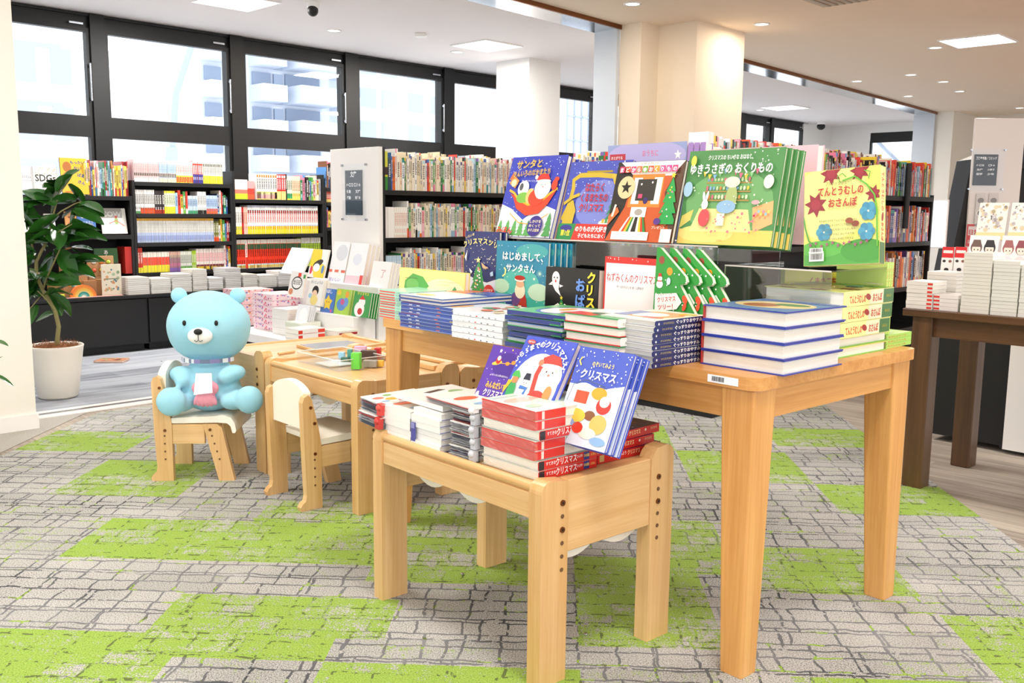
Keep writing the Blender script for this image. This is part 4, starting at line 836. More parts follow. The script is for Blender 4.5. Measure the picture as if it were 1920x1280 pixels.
santa_face(A, .7, .62, .28); A.e(.9, .66, .05, .07, 'D8442C').e(.92, .73, .04, .03, 'D8442C', n=10).p([(.08, .68), (.12, .8), (.25, .72), (.2, .62)], 'E8934A').p([(.06, .73), (.11, .83), (.14, .75)], 'D8703A').e(.16, .69, .05, .05, 'F6D6B0', n=10)
A.t('サンタと', .14, a - .16, .12, 'D7B24E', bold=.03, rot=2).t('きんいろのなかまたち', .12, a - .27, .085, 'CBA348', bold=.03, w=.66, rot=3).t('文・絵 ドーソン 訳・きむら ゆう', .3, a - .34, .03, 'F4F4FF', w=.5)
A.e(.72, .14, .13, .13, '3A2F86').t('しかけを', .62, .18, .045, 'F4E8C0', w=.2).t('めくって', .62, .125, .045, 'F4E8C0', w=.2).t('あそぶ絵本', .62, .07, .045, 'F4E8C0', w=.2).t('みほん', .04, .04, .1, 'D8352C', bold=.03)
SANTA = disp('indigo cover book of Santa flying in a red sleigh, leftmost on the riser', A, None, .385, 1.355, 1.008, 17, .278, .29, .02, cover='3340A8', spine='E7E2D6')
for i, (c, l_) in enumerate((('C9A98A', 'tan edged'), ('2F3FA8', 'blue'), ('8A2A2C', 'dark red'), ('DDD8D2', 'off-white'), ('4A5A9A', 'slate blue'))):
    t = book(l_ + ' spined copy standing behind the flying sleigh book', .27, .285, .012, 'books behind the sleigh book', cover=c, spine=c, back=c); pose(t, T1, .385, 1.355, 1.008, BL, 17, .012, off=.021 + .0145 * i, side=.012 * (i + 1))
# --- cranes and cars Christmas
a = 1.03; A = Art(a); A.r(0, 0, 1, a, '4A55B4').e(.6, .5, .4, .3, '7C86D0').d(110, (.02, .3, .98, a - .02), .003, .009, 'E6ECFA', 5)
A.l([(.02, .3), (.1, .5), (.12, .7), (.1, .8), (.2, .86), (.5, .86), (.75, .84), (.9, .8)], .06, 'C9AE3A').l([(.3, .9), (.72, .9)], .025, 'A8902A').p([(.72, .86), (.98, .88), (.92, .76), (.78, .74)], 'D7BC45').s_(.88, .93, .1, 'F6FBFF').s_(.88, .93, .075, 'DCE8FA')
fir(A, .86, .3, .28, .42, '3F8A62', 5, 14, seed=4); A.e(.85, .27, .2, .05, 'EEF2FA')
for i in range(5): A.r(.7 + .05 * i, .27, .74 + .05 * i, .32, ('D8B03A', '5AA05A', 'C8433A')[i % 3])
A.p([(.04, .24), (.22, .24), (.24, .42), (.17, .55), (.08, .5)], 'C9AE3A').l([(.02, .5), (.14, .58), (.26, .62)], .04, 'C9AE3A')
for i, (tx, w) in enumerate((('はたらく', .3), ('くるまたちの', .44), ('クリスマス', .4))): A.t(tx, .34 - .05 * (i > 0), .66 - .125 * i, .115, 'B8283A' if i < 2 else 'C82A34', w=w, bold=.03)
A.r(0, 0, 1, .255, 'DC3A30').p([(0, 0), (.24, 0), (.3, .255), (0, .255)], '2F8A4E').p([(.9, 0), (1, 0), (1, .255), (.95, .2)], '2F8A4E').e(.14, .2, .1, .04, '3A3A90', n=14).t('第1位', .06, .11, .08, 'F4E04A', w=.16, bold=.03).t('のりものが大好きな', .3, .165, .075, 'FFFFFF', w=.58, bold=.03).t('子どもたちにおくる', .36, .09, .055, 'FFFFFF', w=.48, bold=.03).t('クリスマス＆「おやすみなさい」の絵本', .24, .02, .045, 'F6E9E4', w=.62, bold=.02)
disp('blue Christmas book with a red and green paper band and yellow crane', A, None, .406, 1.066, .99, 14, .27, .278, .014, cover='4450AC', spine='E4E0F0')
# --- window gift, collage house
a = .98; A = Art(a); A.r(0, 0, 1, a, 'C65A2E').r(0, .8, 1, a, 'F7F5F2').p([(0, 0), (.22, .42), (.28, .8), (.04, a), (0, a)], '2C2A28').p([(1, 0), (1, a), (.9, .86), (.78, .6), (.86, .3)], '5A4030').r(.26, .42, .74, .82, 'E0873A').r(.3, .46, .42, .78, 'F8F7F4').r(.6, .46, .72, .78, 'F8F7F4').r(.36, .5, .64, .76, '33332F').e(.42, .7, .012, .014, 'FFFFFF', n=8).e(.58, .72, .012, .014, 'FFFFFF', n=8)
A.r(.4, .53, .46, .58, 'E24A78').e(.52, .5, .035, .04, '3A3070').r(.33, .3, .56, .42, 'FBFAF6').e(.45, .36, .06, .04, 'A8A29A')
for i, c in enumerate(('F2F0E6', 'D8402C', 'E8C23A', '2F8A4A', 'F2F0E6', '2C2A28', '2C2A28', 'F2F0E6', 'E8C23A', 'D8402C', '2F8A4A')): A.p([(.2 + .037 * i, .12), (.24 + .037 * i, .12), (.335 + .021 * i, .3), (.315 + .021 * i, .3)], c)
A.r(.1, .02, .66, .12, 'F7F5F2').e(.2, .66, .13, .14, 'D9C99A').s_(.2, .66, .085, '26241F').p([(.02, .2), (.16, .36), (.12, .42), (.0, .3)], 'D8703A').l([(.06, .3), (.09, .45)], .03, 'F3EBD8')
fir(A, .88, .22, .3, .56, '2FA050', 4, 10, 'F2E03A', 6); A.e(.76, .25, .05, .04, '5A3A8A').r(.84, 0, 1, .16, 'F2ECE2').t('プレゼント', .7, .16, .04, 'F6EEE0')
for i, (ch, c) in enumerate(zip('まどから●おくりもの', ('E2406E', 'E8502C', 'E2406E', 'EE6A3C', '7AA83C', 'E8502C', 'F09A3A', 'E2508E', 'E2408E', 'D8407A'))): A.r(.06 + .088 * i, .84, .135 + .088 * i, .915, c).t(ch, .07 + .088 * i, .85, .062, 'FFFFFF', bold=.03)
A.t('五味太郎 作', .36, .935, .03, 'B09A94', w=.28)
disp('collage cover book with a black window and gold star medal', A, None, .380, .825, 1.008, 14, .262, .25, .016, cover='3A3430', spine='4A3A40', spine_art=Art(1).t('まどから おくりもの', .1, .02, .035, 'E8E0DC', w=.7))
# --- snow rabbit's present (4 copies)
a = .86; A = Art(a); A.r(0, 0, 1, a, '4F8C52').e(.4, .75, .4, .12, '4F8A52').e(.5, .38, .46, .3, '6FA86A').r(0, 0, 1, .14, 'EBCB6A').e(.3, .1, .3, .08, 'F2D880').p([(.12, .12), (.78, .12), (.72, .32), (.2, .33)], 'E9E39A').p([(.8, .12), (.98, .2), (.96, .4), (.76, .34)], 'E9B47A').p([(.0, .14), (.12, .22), (.14, .32), (.02, .26)], 'D8C86A')
rn = random.Random(7)
for z in (.56, .48, .4): A.l([(.24, z), (.72, z)], .012, 'A98A4A'); [A.e(.26 + .036 * i, z + .03, .013, rn.uniform(.014, .026), rn.choice(['C96A7A', '7FA8C8', 'F0E6C0', 'E8C040', 'B8D0A0', 'D88A4A']), n=8) for i in range(13)]
for i in range(11): A.p([(.2 + .055 * i, .66 - .03 * math.sin(i)), (.24 + .055 * i, .66 - .03 * math.sin(i)), (.22 + .055 * i, .61 - .03 * math.sin(i))], rn.choice(['E86A8A', 'F4F0DC', 'F0C84A', '8AC88A', '7FB0D8']))
A.e(.54, .42, .06, .12, 'A9BA7A').e(.53, .56, .08, .05, 'E6E2CC').e(.5, .34, .1, .06, '8FB6D8').e(.28, .24, .06, .08, 'D8545A').e(.27, .36, .035, .045, 'F6F2EC').e(.25, .43, .014, .05, 'F6F2EC', 10, 10).e(.285, .435, .014, .05, 'F6F2EC', -8, 10).r(.42, .17, .5, .28, 'F4F2D8').e(.06, .5, .05, .07, '9FC4DC').e(.08, .76, .03, .05, 'F0D85A').e(.9, .56, .05, .06, 'EDE7D8').e(.8, .38, .04, .02, 'D8A8B0')
for i in range(6): A.e(.82 + .025 * i, .28 + .02 * (i % 2), .012, .014, ('E88AA0', '8AC0D8', 'F2D060')[i % 3], n=8)
A.d(26, (.3, .1, .85, .3), .006, .014, 'E87A8A', 4).d(30, (.05, .35, .95, .82), .004, .01, 'DCE8D0', 9).d(12, (.7, .7, .95, .84), .004, .008, 'FFFFFF', 2)
A.t('クリスマスの ちいさな おはなし', .24, .765, .05, 'FFFFFF', w=.46).t('ゆきうさぎの おくりもの', .06, .645, .1, 'FFFFFF', w=.86, bold=.025).t('こみね', .46, .03, .02, 'A8803A')
for i in range(4):
    t = disp('green storybook of a toy shop and a rabbit, front copy on the riser' if i == 0 else 'copy of the green toy shop storybook standing ' + nth(i) + ' from the front', A, None, .405, .562, 1.008, 11, .318, .272, .0125, cover='4E8A4C', spine='F0F0E6', group='green toy shop storybooks') if i == 0 else dup(Y0, 'copy of the green toy shop storybook, %s from the front' % nth(i), 'green toy shop storybooks')
    if i == 0: Y0 = t
    pose(t, T1, .405, .562, 1.008, BL, 11, .0125, off=.0145 * i, side=.009 * i)
# --- yellow ladybird box leaning back
t = book('large yellow boxed book with red flowers leaning back on the right riser', .194, .245, .042, None, cover='E4E676', spine='F3EFA0', front_art=lb_front(), pages='F8F6DC', hard=.001, brd=.002)
pose(t, T1, .417, .150, .962, -40, 6, .042, 5)
m = MB(); m.mat = 'print'; S_ = Art(1).r(0, .002, .78, .152, 'F3EFA0').r(.78, .002, 1, .152, '4C7A48').t('てんとうむしの', .06, .05, .085, 'D9402C', w=.4, bold=.02).e(.52, .08, .03, .05, 'A8322C', 70).t('おさんぽ', .58, .05, .08, 'D9402C', w=.19, bold=.02); S_.draw(m, V((.194, .245, .042)), V((0, -1, 0)), V((0, 0, -1)), .245, top=.17); m.obj('box_side', t)
# --- lower row, in front of the risers
def low(label, A, px0, px1, py, lx, z, tilt, T=.012, n=1, group=None, **k):
    W, H = measure(T1, lx, z, px0, px1, py, tilt); y0 = T1.l(T1.w(lx, 0, z) + T1.b * colt(px0, T1.w(lx, 0, z), T1.b)).y
    t = book(label, W, H, T, group, front_art=A, **k); pose(t, T1, lx, y0, z, BL, tilt, T); out = [t]
    for i in range(1, n):
        c = dup(t, k2[label][i - 1], group) if False else dup(t, label + ', copy %s behind it' % ('just' if i == 1 else nth(i - 1)), group); pose(c, T1, lx, y0, z, BL, tilt, T, off=(T + .003) * i, side=.012 * i); out.append(c)
    return out
A = Art(.72); A.r(0, 0, 1, .72, 'F1E08C').e(.7, .4, .3, .2, 'F7EDB8').p([(.08, .3), (.1, .52), (.22, .64), (.38, .6), (.48, .46), (.36, .34), (.3, .2), (.2, .24)], '4FA548').e(.22, .46, .1, .1, '6CB85A').p([(.7, .38), (.78, .36), (.86, .5), (.92, .4), (1, .36), (.99, .2), (.84, .12), (.72, .22)], '4E9E5C').e(.12, .12, .12, .06, '5CA03E').e(.42, .12, .07, .05, '5CAE50').l([(0, .2), (.2, .24), (.35, .14), (.55, .16), (.75, .22)], .01, '5A9A46').l([(.1, .56), (.3, .57)], .006, '4A6A3A').l([(.6, .55), (.9, .56)], .004, 'C8B46A').l([(.6, .5), (.8, .51)], .004, 'C8B46A')
low('yellow picture book cover with large green leaves, leftmost standing book', A, 745.5, 868, 500.5, .165, Z1, 4, .02, cover='E8D66A', spine='EDE3C8')
a = 1.9; A = Art(a); A.r(0, 0, 1, a, '25306E').p([(0, 0), (1, 0), (1, .85), (.7, .75), (.4, .8), (0, .92)], 'DDE3F4').d(50, (.05, .9, .95, 1.85), .006, .014, 'E9E4C0', 3).d(20, (.05, .1, .95, .7), .01, .02, 'A9B4DC', 6); fir(A, .45, .22, .62, 1.0, '3F9A5C', 5, 26, 'F2E6A0', 2)
A.arc('クリスマスツリー', .5, .45, 1.18, 112, 62, .15, 'E9DC8A', .03).t('いろいろ', .06, 1.72, .07, 'E9DC8A', rot=20).t('さく', .7, 1.27, .04, 'F4F0E0', w=.25).e(.8, .52, .16, .19, 'C8323A').t('とびだす', .68, .56, .06, 'FFFFFF', w=.24).t('しかけ', .7, .48, .06, 'FFFFFF', w=.2).p([(.55, 1.2), (.68, 1.12), (.78, 1.08), (.66, 1.06), (.6, 1.08)], 'D8B48A').p([(.2, 1.05), (.3, .98), (.26, .92), (.22, .98)], 'F4F6FA').p([(.82, .98), (.9, 1.02), (.92, .92), (.84, .9)], 'B9D4F0').p([(.05, 1.3), (.12, 1.45), (.1, 1.2)], 'F0F2FA')
low('tall navy cover with a decorated Christmas tree on white snow', A, 866.5, 929, 432.6, .33, Z1, 3, .014, 2, 'navy tree picture books', cover='222C66', spine='C8D4E8')
a = 1.3; A = Art(a); A.r(0, 0, 1, a, '2486A6').e(.5, .35, .5, .35, '3FB0A0').e(.5, .62, .35, .25, '57BDB0').e(.7, 1.15, .3, .12, '48A8A8').e(.12, .55, .16, .12, 'B6DCC0').e(.85, .5, .2, .14, 'BFE0C4').e(.3, .08, .2, .07, 'D8D48A').e(.82, .06, .16, .06, 'C0E0B8').d(60, (.02, .1, .98, 1.26), .004, .01, 'DDF2EC', 8)
A.l([(.17, .86), (.2, .82), (.19, .75), (.14, .71)], .03, 'E8EE9A').s_(.86, .8, .07, 'C8EAD8', 12, .2).s_(.76, .71, .03, 'F4F8E0').e(.5, .32, .13, .17, 'B83A34').p([(.34, .15), (.66, .15), (.6, .45), (.42, .45)], 'B83A34').e(.3, .33, .09, .1, '24488A').e(.42, .36, .09, .11, '6A4A8A').e(.5, .5, .1, .13, 'ECE7C8').e(.5, .61, .08, .06, 'E2B08A').e(.49, .68, .1, .035, 'EDEDE0').e(.49, .71, .1, .04, 'B8342E').r(.4, .02, .58, .15, '7A2A3A').r(.4, .21, .62, .25, '2F3A5A').r(.48, .2, .54, .26, 'F2EFE0')
A.t('はじめまして、', .14, 1.0, .15, 'F4FAF6', w=.78, bold=.03).t('サンタさん', .22, .81, .14, 'F4FAF6', w=.56, bold=.03)
low('teal cover with a bearded Santa in red holding a blue sack', A, 927, 1023, 450.5, .315, Z1, 2, .012, 5, 'teal Santa picture books', cover='2486A0', spine='2E7E96')
a = .86; A = Art(a); A.r(0, 0, 1, a, '16181A').e(.2, .7, .075, .1, 'FBFBFA').p([(.13, .68), (.27, .68), (.26, .55), (.31, .45), (.2, .52), (.14, .6)], 'FBFBFA').p([(.06, .6), (.14, .66), (.13, .6)], 'FBFBFA').p([(.27, .62), (.35, .6), (.28, .57)], 'FBFBFA').e(.17, .71, .012, .014, '222222', n=8).e(.23, .71, .012, .014, '222222', n=8).e(.2, .66, .014, .022, 'D8323A', n=10)
fir(A, .33, .1, .26, .32, '2E8A4A', 3, 6, 'E8E04A', 3); A.l([(.2, .3), (.27, .34), (.33, .28), (.4, .34), (.47, .29)], .02, 'F4F4F0').e(.33, .16, .03, .04, 'E8C23A', n=10); A.tv('クリスマス', .8, .68, .17, 'EDE24A', 1.0, .04); A.tv('おばけ', .6, .56, .19, '6A9AE8', 1.15, .04)
low('black cover with a white ghost beside small tree', A, 1020, 1118, 499, .30, Z1, 2, .03, cover='141618', spine='EEEEEA')
a = .98; A = Art(a); A.r(0, 0, 1, a, 'D8302C').r(.03, 0, 1, .9, 'F4F5F9').d(8, (.05, .92, .95, .97), .005, .01, 'FFFFFF', 3).t('ねずみくんのクリスマス', .05, .68, .12, 'C8303A', w=.94, bold=.006).t('作・なかえよしを 絵・上野紀子', .25, .6, .035, '9A9AA0', w=.5)
low('plain white cover with red border and red title', A, 1128, 1228, 480, .30, Z1, 2, .014, cover='D8302C', spine='C82A28')
# tree shaped board books
def treebook(n):
    P = [(0, 0), (.2, 0), (.205, .01), (.135, .062), (.15, .062), (.158, .07), (.152, .084), (.086, .170), (.1, .172), (.108, .18), (.102, .194), (.012, .268), (0, .27)]
    t = thing('picture_book', 'green tree shaped board book with baubles, ' + n, 'book', group='tree shaped board books'); T = .016
    m = MB(); m.prism(P, T - .002, T, col='2F9A3E', mat='print'); m.prism(P, .0, .002, col='3FA34A', mat='print'); A = Art(1.4); k = 1 / .2
    for x, y, c in ((.02, .235, '9A4A3A'), (.05, .205, 'F0A02C'), (.12, .08, 'E8602C'), (.03, .02, 'F0C02C'), (.09, .02, 'E23A30'), (.065, .01, 'F6F6F0'), (.125, .02, 'F4B83A')): A.e(x * k, y * k, .05, .055, c)
    snowman(A, .018 * k, .168 * k, .16); snowman(A, .065 * k, .024 * k, .14); A.e(.05 * k, .178 * k, .035, .05, 'CFE6FA').e(.125 * k, .048 * k, .04, .05, 'CFE6FA').d(26, (.02, .05, .6, 1.1), .008, .014, 'FFFFFF', 4).p([(.09 * k, .05 * k), (.14 * k, .045 * k), (.125 * k, .03 * k), (.1 * k, .035 * k)], 'E2452C').p([(.08 * k, .045 * k), (.095 * k, .045 * k), (.1 * k, .02 * k), (.08 * k, .02 * k)], 'E23A30')
    A.p([(.04, .45), (.42, .52), (.5, .62), (.4, .74), (.03, .7)], 'F6F6F2').t('メロディつき', .08, .68, .035, '5A8A5A', w=.25, rot=8).t('クリスマス', .08, .59, .08, 'C8303A', w=.32, bold=.02, rot=8).t('ツリー！', .1, .49, .08, 'C8303A', w=.26, bold=.02, rot=8); A.e(.55, .66, .04, .06, 'E8502C', 30).e(.55, .56, .03, .06, 'E8502C', -20)
    A.draw(m, V((0, 0, T)), V((1, 0, 0)), V((0, 1, 0)), .2); m.obj('cover', t); m = MB(); m.prism([(x * .995 + .0004, y * .995 + .0004) for x, y in P], .002, T - .002, col='F6F3E2', mat='matte'); m.obj('pages', t); return t
for i in range(4):
    t = treebook('front copy') if i == 0 else dup(t0, 'green tree shaped board book, %s behind the front copy' % nth(i - 1)); t0 = t if i == 0 else t0
    pose(t, T1, .235, .505, Z1 + .003, BL, 3, .016, off=.022 * i, side=.028 * i); t.scale = (1, 1, 1)
# --- things seen between and behind the risers
A = Art(.7); A.r(0, 0, 1, .7, 'F0E44E').r(.02, .02, .98, .68, 'EDE04A').t('くまのこちゃん', .32, .5, .12, 'C8442C', w=.5, bold=.03).t('てんのこ社', .38, .24, .045, '8A7A2A', w=.35).bars(.76, .46, .2, .16, seed=8).r(.02, .1, .14, .5, 'F7F0A0').e(.2, .3, .03, .03, 'D8402C', n=8)
t = book('yellow box with red title and barcode behind the yellow boxed stack', .235, .165, .03, None, cover='E8DA44', spine='B8DB5A', front_art=A); pose(t, T1, .60, .315, Z1 + .045, 6, 3, .03)
A = Art(.92); A.r(0, 0, 1, .92, '9AA8D6').e(.5, .8, .5, .15, 'B9B4E2').r(.03, .75, .24, .83, 'C23A4A').t('おとがでる', .05, .78, .035, 'FFFFFF', w=.15).t('おうちに', .46, .8, .07, 'E87AA0', w=.2).t('はっぴょうき', .34, .64, .13, 'E87AA0', w=.52, bold=.03).s_(.9, .8, .05, 'F4F4FA').r(.05, .68, .18, .7, 'E8DC5A')
t = disp('lilac blue boxed book with pink title at the back of the riser', A, None, .66, 1.075, 1.009, 0, .34, .315, .03, cover='A8B0DA', spine='E8E0F0')
for i in range(3):
    t = book('lilac pencil set book right of the lilac box, %s from the left' % nth(i), .02, .31, .04, 'lilac upright books', cover='A888C8', spine='B898D8', back='9878B8'); pose(t, T1, .64, .73 - .024 * i, 1.009, BL, 4, .04)
for i in range(2):
    t = book('pink glitter boxed book behind the green toy shop storybooks, %s from the left' % nth(i), .185, .285, .035, 'pink glitter boxed books', cover='F2C6D4', spine='F4D2DC', back='F0B8CA'); pose(t, T1, .66, .655 - .195 * i, 1.009, BL, 2, .035)
for i in range(5):
    t = book('orange red thin book upright behind the right riser, %s from the left' % nth(i), .012, .15, .12, 'orange red upright books', cover='E8502C', spine='EE6A3C'); pose(t, T1, .72, .22 - .014 * i, Z1, BL, 3, .12)
# ================================================================ small table
ZT = Z2 + .001
fa = Art(1.0); fa.r(0, 0, 1, 1, 'F3F1EC').e(.3, .6, .18, .1, 'E86A4A').e(.6, .4, .2, .12, 'F2B23A').e(.7, .75, .14, .08, '7AB86A').e(.3, .25, .14, .06, '8ABCE0').e(.8, .2, .1, .1, 'D8404A')
# red and white boxed Christmas books (8), some turned
def red_spine():
    A = Art(1.0).r(0, .004, 1, .11, 'D32B28').r(0, .004, .09, .11, '23252E').t('すてきな', .12, .05, .05, 'FFFFFF', w=.16).t('クリスマス', .28, .03, .1, 'FFFFFF', w=.36, bold=.02).t('さんびか', .64, .06, .04, 'FFFFFF', w=.1).r(.76, .01, .86, .12, '2A3E86').t('50曲', .765, .05, .045, 'F0D24A', w=.09).t('えほん', .88, .05, .04, 'F4D060', w=.09); return A
fa2 = Art(.95); fa2.r(0, 0, 1, .95, 'DDE8DC').e(.3, .6, .25, .12, 'F2B8A8').e(.6, .4, .3, .14, 'C4E2D2').e(.7, .7, .16, .08, 'F4ECC8').e(.2, .25, .12, .08, '9AC8AA').r(.05, .82, .5, .9, 'CDE0DA')
p = book('x', .205, .195, .0225, cover='E9EFEA', spine='D32B28', back='D8D8D4', front_art=fa2, spine_art=red_spine(), pages='F3EEE2'); fa3 = None
z = ZT
def flap_book():
    a_, b_ = book_mesh(.205, .195, .0225, cover='E9EFEA', spine='D02A28', back='D8D8D4', front_art=fa2, pages='F3EEE2', brd=.001)
    a_.mat = 'print'; a_.box(-.001, .0, .004, .195, .001, .0215, 'D02A28'); a_.box(0, .095, -.001, .003, .001, .0215, 'D8302E'); a_.box(.02, .028, -.0014, -.001, .002, .02, 'F6D8D0')
    t = thing('picture_book', 'x', 'book'); a_.obj('cover', t); b_.obj('pages', t); return t
p2 = flap_book()
for i in range(7):
    sp_right = i in (0, 1, 4); t = (p if i == 0 else dup(p)) if sp_right else (p2 if i == 2 else dup(p2))
    if sp_right: t.location = T2.w(.24, .06, z); t.rotation_euler = (0, 0, T2.yaw + R(90))
    else: t.location = T2.w(.036, .064, z); t.rotation_euler = (0, 0, T2.yaw + R(-1))
    t.rotation_euler.z += R(RN.uniform(-1, 1)); z += .0247 if i in (1, 3) else .0232
    t['label'] = 'red and white book in the small table front stack, ' + ('topmost' if i == 6 else nth(6 - i) + ' from the top'); t['group'] = 'red and white Christmas books'
ZR = z
# red front edges of the flap wrapped copies
for i in (2, 3, 4, 6, 7): pass
w_ = place(thing('plastic_wrap', 'clear shrink wrap around the tall red and white stack', 'plastic wrap'), T2, .035, .052, ZT)
m = MB(); rn = random.Random(4)
m.mat = 'wrap'; n_ = 14
for (x0, y0, x1, y1) in ((-.003, -.003, -.003, .205), (-.003, -.003, .218, -.003)):
    for k in range(7):
        z0 = .0236 * k + .001; vs = []; 
        for j in range(n_ + 1):
            s_ = j / n_; nx_, ny_ = (-1, 0) if x0 == x1 else (0, -1)
            for q in range(4): o_ = rn.uniform(0, .0012); vs.append((x0 + (x1 - x0) * s_ + nx_ * o_, y0 + (y1 - y0) * s_ + ny_ * o_, z0 + .0215 * q / 3))
        m.add(vs, [(j * 4 + q, (j + 1) * 4 + q, (j + 1) * 4 + q + 1, j * 4 + q + 1) for j in range(n_) for q in range(3)])
m.obj('film', w_)
# right hand red spined board books
fa4 = Art(1.0); fa4.r(0, 0, 1, 1, '2E3A86').r(.2, .2, .8, .8, '7A4A5A').e(.4, .5, .2, .15, 'E8D8C8').d(30, (.05, .05, .95, .95), .01, .02, 'E8ECF8', 2)
sp = Art(1.0).r(0, .004, 1, .09, 'CC2624').r(.03, .02, .1, .1, 'C8A86A').t('のぞいてみよう', .2, .045, .045, 'FFFFFF', w=.24).t('クリスマス', .46, .035, .06, 'F6E4B0', w=.2, bold=.02).e(.75, .06, .015, .015, 'F4E8D0').t('ひさかた', .84, .05, .035, 'F4D8A8', w=.12)
p = book('x', .2, .235, .0225, cover='2A3480', spine='CC2624', back='2A3A8A', front_art=fa4, spine_art=sp, pages='D8D6D0'); z = ZT
for i in range(3):
    t = p if i == 0 else dup(p); t.location = T2.w((.498, .478, .505)[i] - .008, .068 + .006 * i, z); t.rotation_euler = (0, 0, T2.yaw + R(90 + (-1, 1, 3)[i])); z += .0235
    t['label'] = 'navy board book with red spine, right pile of the small table, ' + ('lowest', 'middle', 'topmost')[i]; t['group'] = 'navy board books with red spines'
t = dup(p, 'navy board book lying under the display copies on the right', 'navy board books with red spines'); t.location = T2.w(.505, .25, z - .0235 + .0); t.location = T2.w(.455, .275, ZT); t.rotation_euler.z = T2.yaw + R(90)
# white books, two columns, and magazines
p = book('x', .19, .125, .0165, cover='F6F5F2', spine='F2F2F0', back='5A5FA8', front_art=fa, pages='F5F2EA', brd=.0009)
for c in range(2):
    for i in range(6 if c else 5):
        t = p if (c == 0 and i == 0) else dup(p); k = (5 if c == 0 else 6) - i - 1
        t.location = T2.w(.02 + RN.uniform(-.003, .003), (.535, .402)[c], ZT + i * .0168); t.rotation_euler = (0, 0, T2.yaw + R(RN.uniform(-1, 1)))
        t['label'] = 'white storybook in the %s white pile on the small table, %s' % (('left', 'right')[c], 'topmost' if k == 0 else nth(k) + ' from the top'); t['group'] = 'white storybooks'
# two blue ribbons of bookmark between the columns
m = MB(); m.mat = 'print'; m.box(0, .004, 0, .016, 0, .05, '4A4AA0'); m.box(-.002, .002, 0, .014, .035, .05, '8A8AC8'); o = m.obj('bookmark_ribbon'); place(o, T2, .013, .508, ZT + .012); tag(o, 'blue purple ribbon hanging between the two white piles', 'ribbon')
def magazine(label, n, seed, clip='C8C8CC', W=.2, H=.1, T=.034):
    t = thing('magazine_bundle', label, 'magazine', group='stapled magazines'); rn = random.Random(seed); m = MB(); m.mat = 'print'
    for i in range(n):
        z0 = T * i / n; b_ = rn.uniform(-.004, .004); vs = []
        for j in range(7): s_ = j / 6; zz = z0 + (T / n) * .5 + rn.uniform(-.0012, .0012) * (1 if 0 < j < 6 else 0); vs += [(b_, H * s_, zz), (W + b_, H * s_, zz)]
        m.add(vs, [(2 * j, 2 * j + 1, 2 * j + 3, 2 * j + 2) for j in range(6)], rn.choice(['F4F4F2', 'E8E8EC', 'C8CCD6', 'F2F0EC', '8A94A8', 'D86A6A']))
    m.box(0, W, 0, H, T - .002, T, 'F4F2EE'); fa.draw(m, V((0, 0, T)), V((1, 0, 0)), V((0, 1, 0)), min(W, H)); m.obj('pages', t)
    m = MB(); m.mat = 'print'; m.box(-.004, .012, .0, .018, .002, T + .001, clip); m.ell((-.004, .009, T * .7), (.008, .01, .009), 10, 8, clip); m.obj('charm', t, label='small coloured charm on the corner'); return t
i = 0
for (x, y, z_, lab, cl) in ((.0, .655, .495, 'lower striped magazine at the left end of the small table', 'C8322E'), (.01, .66, .531, 'upper striped magazine at the left end of the small table', 'D8463E')):
    t = magazine(lab, 14, i, cl, .19, .105); t.location = T2.w(x, y, z_); t.rotation_euler = (R(4), 0, T2.yaw + R(2)); i += 1
for k in range(4): t = magazine('silver paged magazine left of the small table front red stack, ' + ('lowest', 'third from the top', 'second from the top', 'topmost')[k], 16, 9 + k, 'C2C6CE', .19, .1, .03); t.location = T2.w(.03 + .004 * (k % 2), .275, ZT + .0305 * k); t.rotation_euler = (0, 0, T2.yaw + R(2 - k)); t['group'] = 'silver paged magazines'
t = magazine('white magazine with red pictures lying over the right white pile', 6, 31, 'E8E8EA', .21, .22, .012); t.location = T2.w(.03, .275, ZT + .123); t.rotation_euler = (0, 0, T2.yaw + R(-3))
t = book('white snowman storybook on top of the two white piles', .2, .23, .014, None, front_art=None, cover='F4F3F0', pages='F2EEE4'); A = Art(1.2); A.r(0, 0, 1, 1.2, 'F2F0EE').e(.5, .7, .28, .25, 'FFFFFF').p([(.3, .9), (.62, 1.0), (.7, .92), (.36, .82)], '3A3A3C').e(.3, .3, .2, .1, 'D8504A').e(.7, .35, .2, .12, 'F2DCDC').e(.75, .75, .12, .1, '8AC08A')
m = MB(); A.draw(m, V((0, 0, .014)), V((1, 0, 0)), V((0, 1, 0)), .2); m.obj('cover_picture', t); t.location = T2.w(.04, .42, ZT + .103); t.rotation_euler = (0, 0, T2.yaw + R(-2))
# standing on the small table
a = 1.35; A = Art(a); A.r(0, 0, 1, a, '5B3AA8').d(34, (.03, .1, .97, a - .05), .008, .018, 'F0ECFA', 4).e(.58, .98, .38, .26, '4A2E92').e(.3, 1.0, .14, .04, 'F2C84A', 15).e(.32, 1.06, .07, .08, 'D8342E').e(.32, 1.1, .05, .05, 'F6E8DC').e(.6, 1.02, .06, .04, 'E8903A').e(.76, 1.06, .06, .04, 'E8903A').l([(.38, 1.0), (.8, 1.04)], .012, 'E8B04A').s_(.3, 1.25, .05, 'F4F0FA').s_(.62, 1.3, .03, 'F0D060')
A.t('みんなだいすき', .22, .5, .15, 'F2C84A', w=.66, bold=.03).t('クリスマス', .22, .34, .15, 'FFFFFF', w=.58, bold=.03).t('いないいないばあ あかちゃん', .26, .74, .05, 'E8E0FA', w=.5).e(.08, .3, .05, .08, 'F6F4FC')
p = book('small purple cover with a golden sleigh, left standing book', .135, .185, .01, 'purple sleigh books', cover='5B3AA8', spine='4A2E8A', front_art=A); pose(p, T1, -.25, .715, .577, BL, 27, .01)
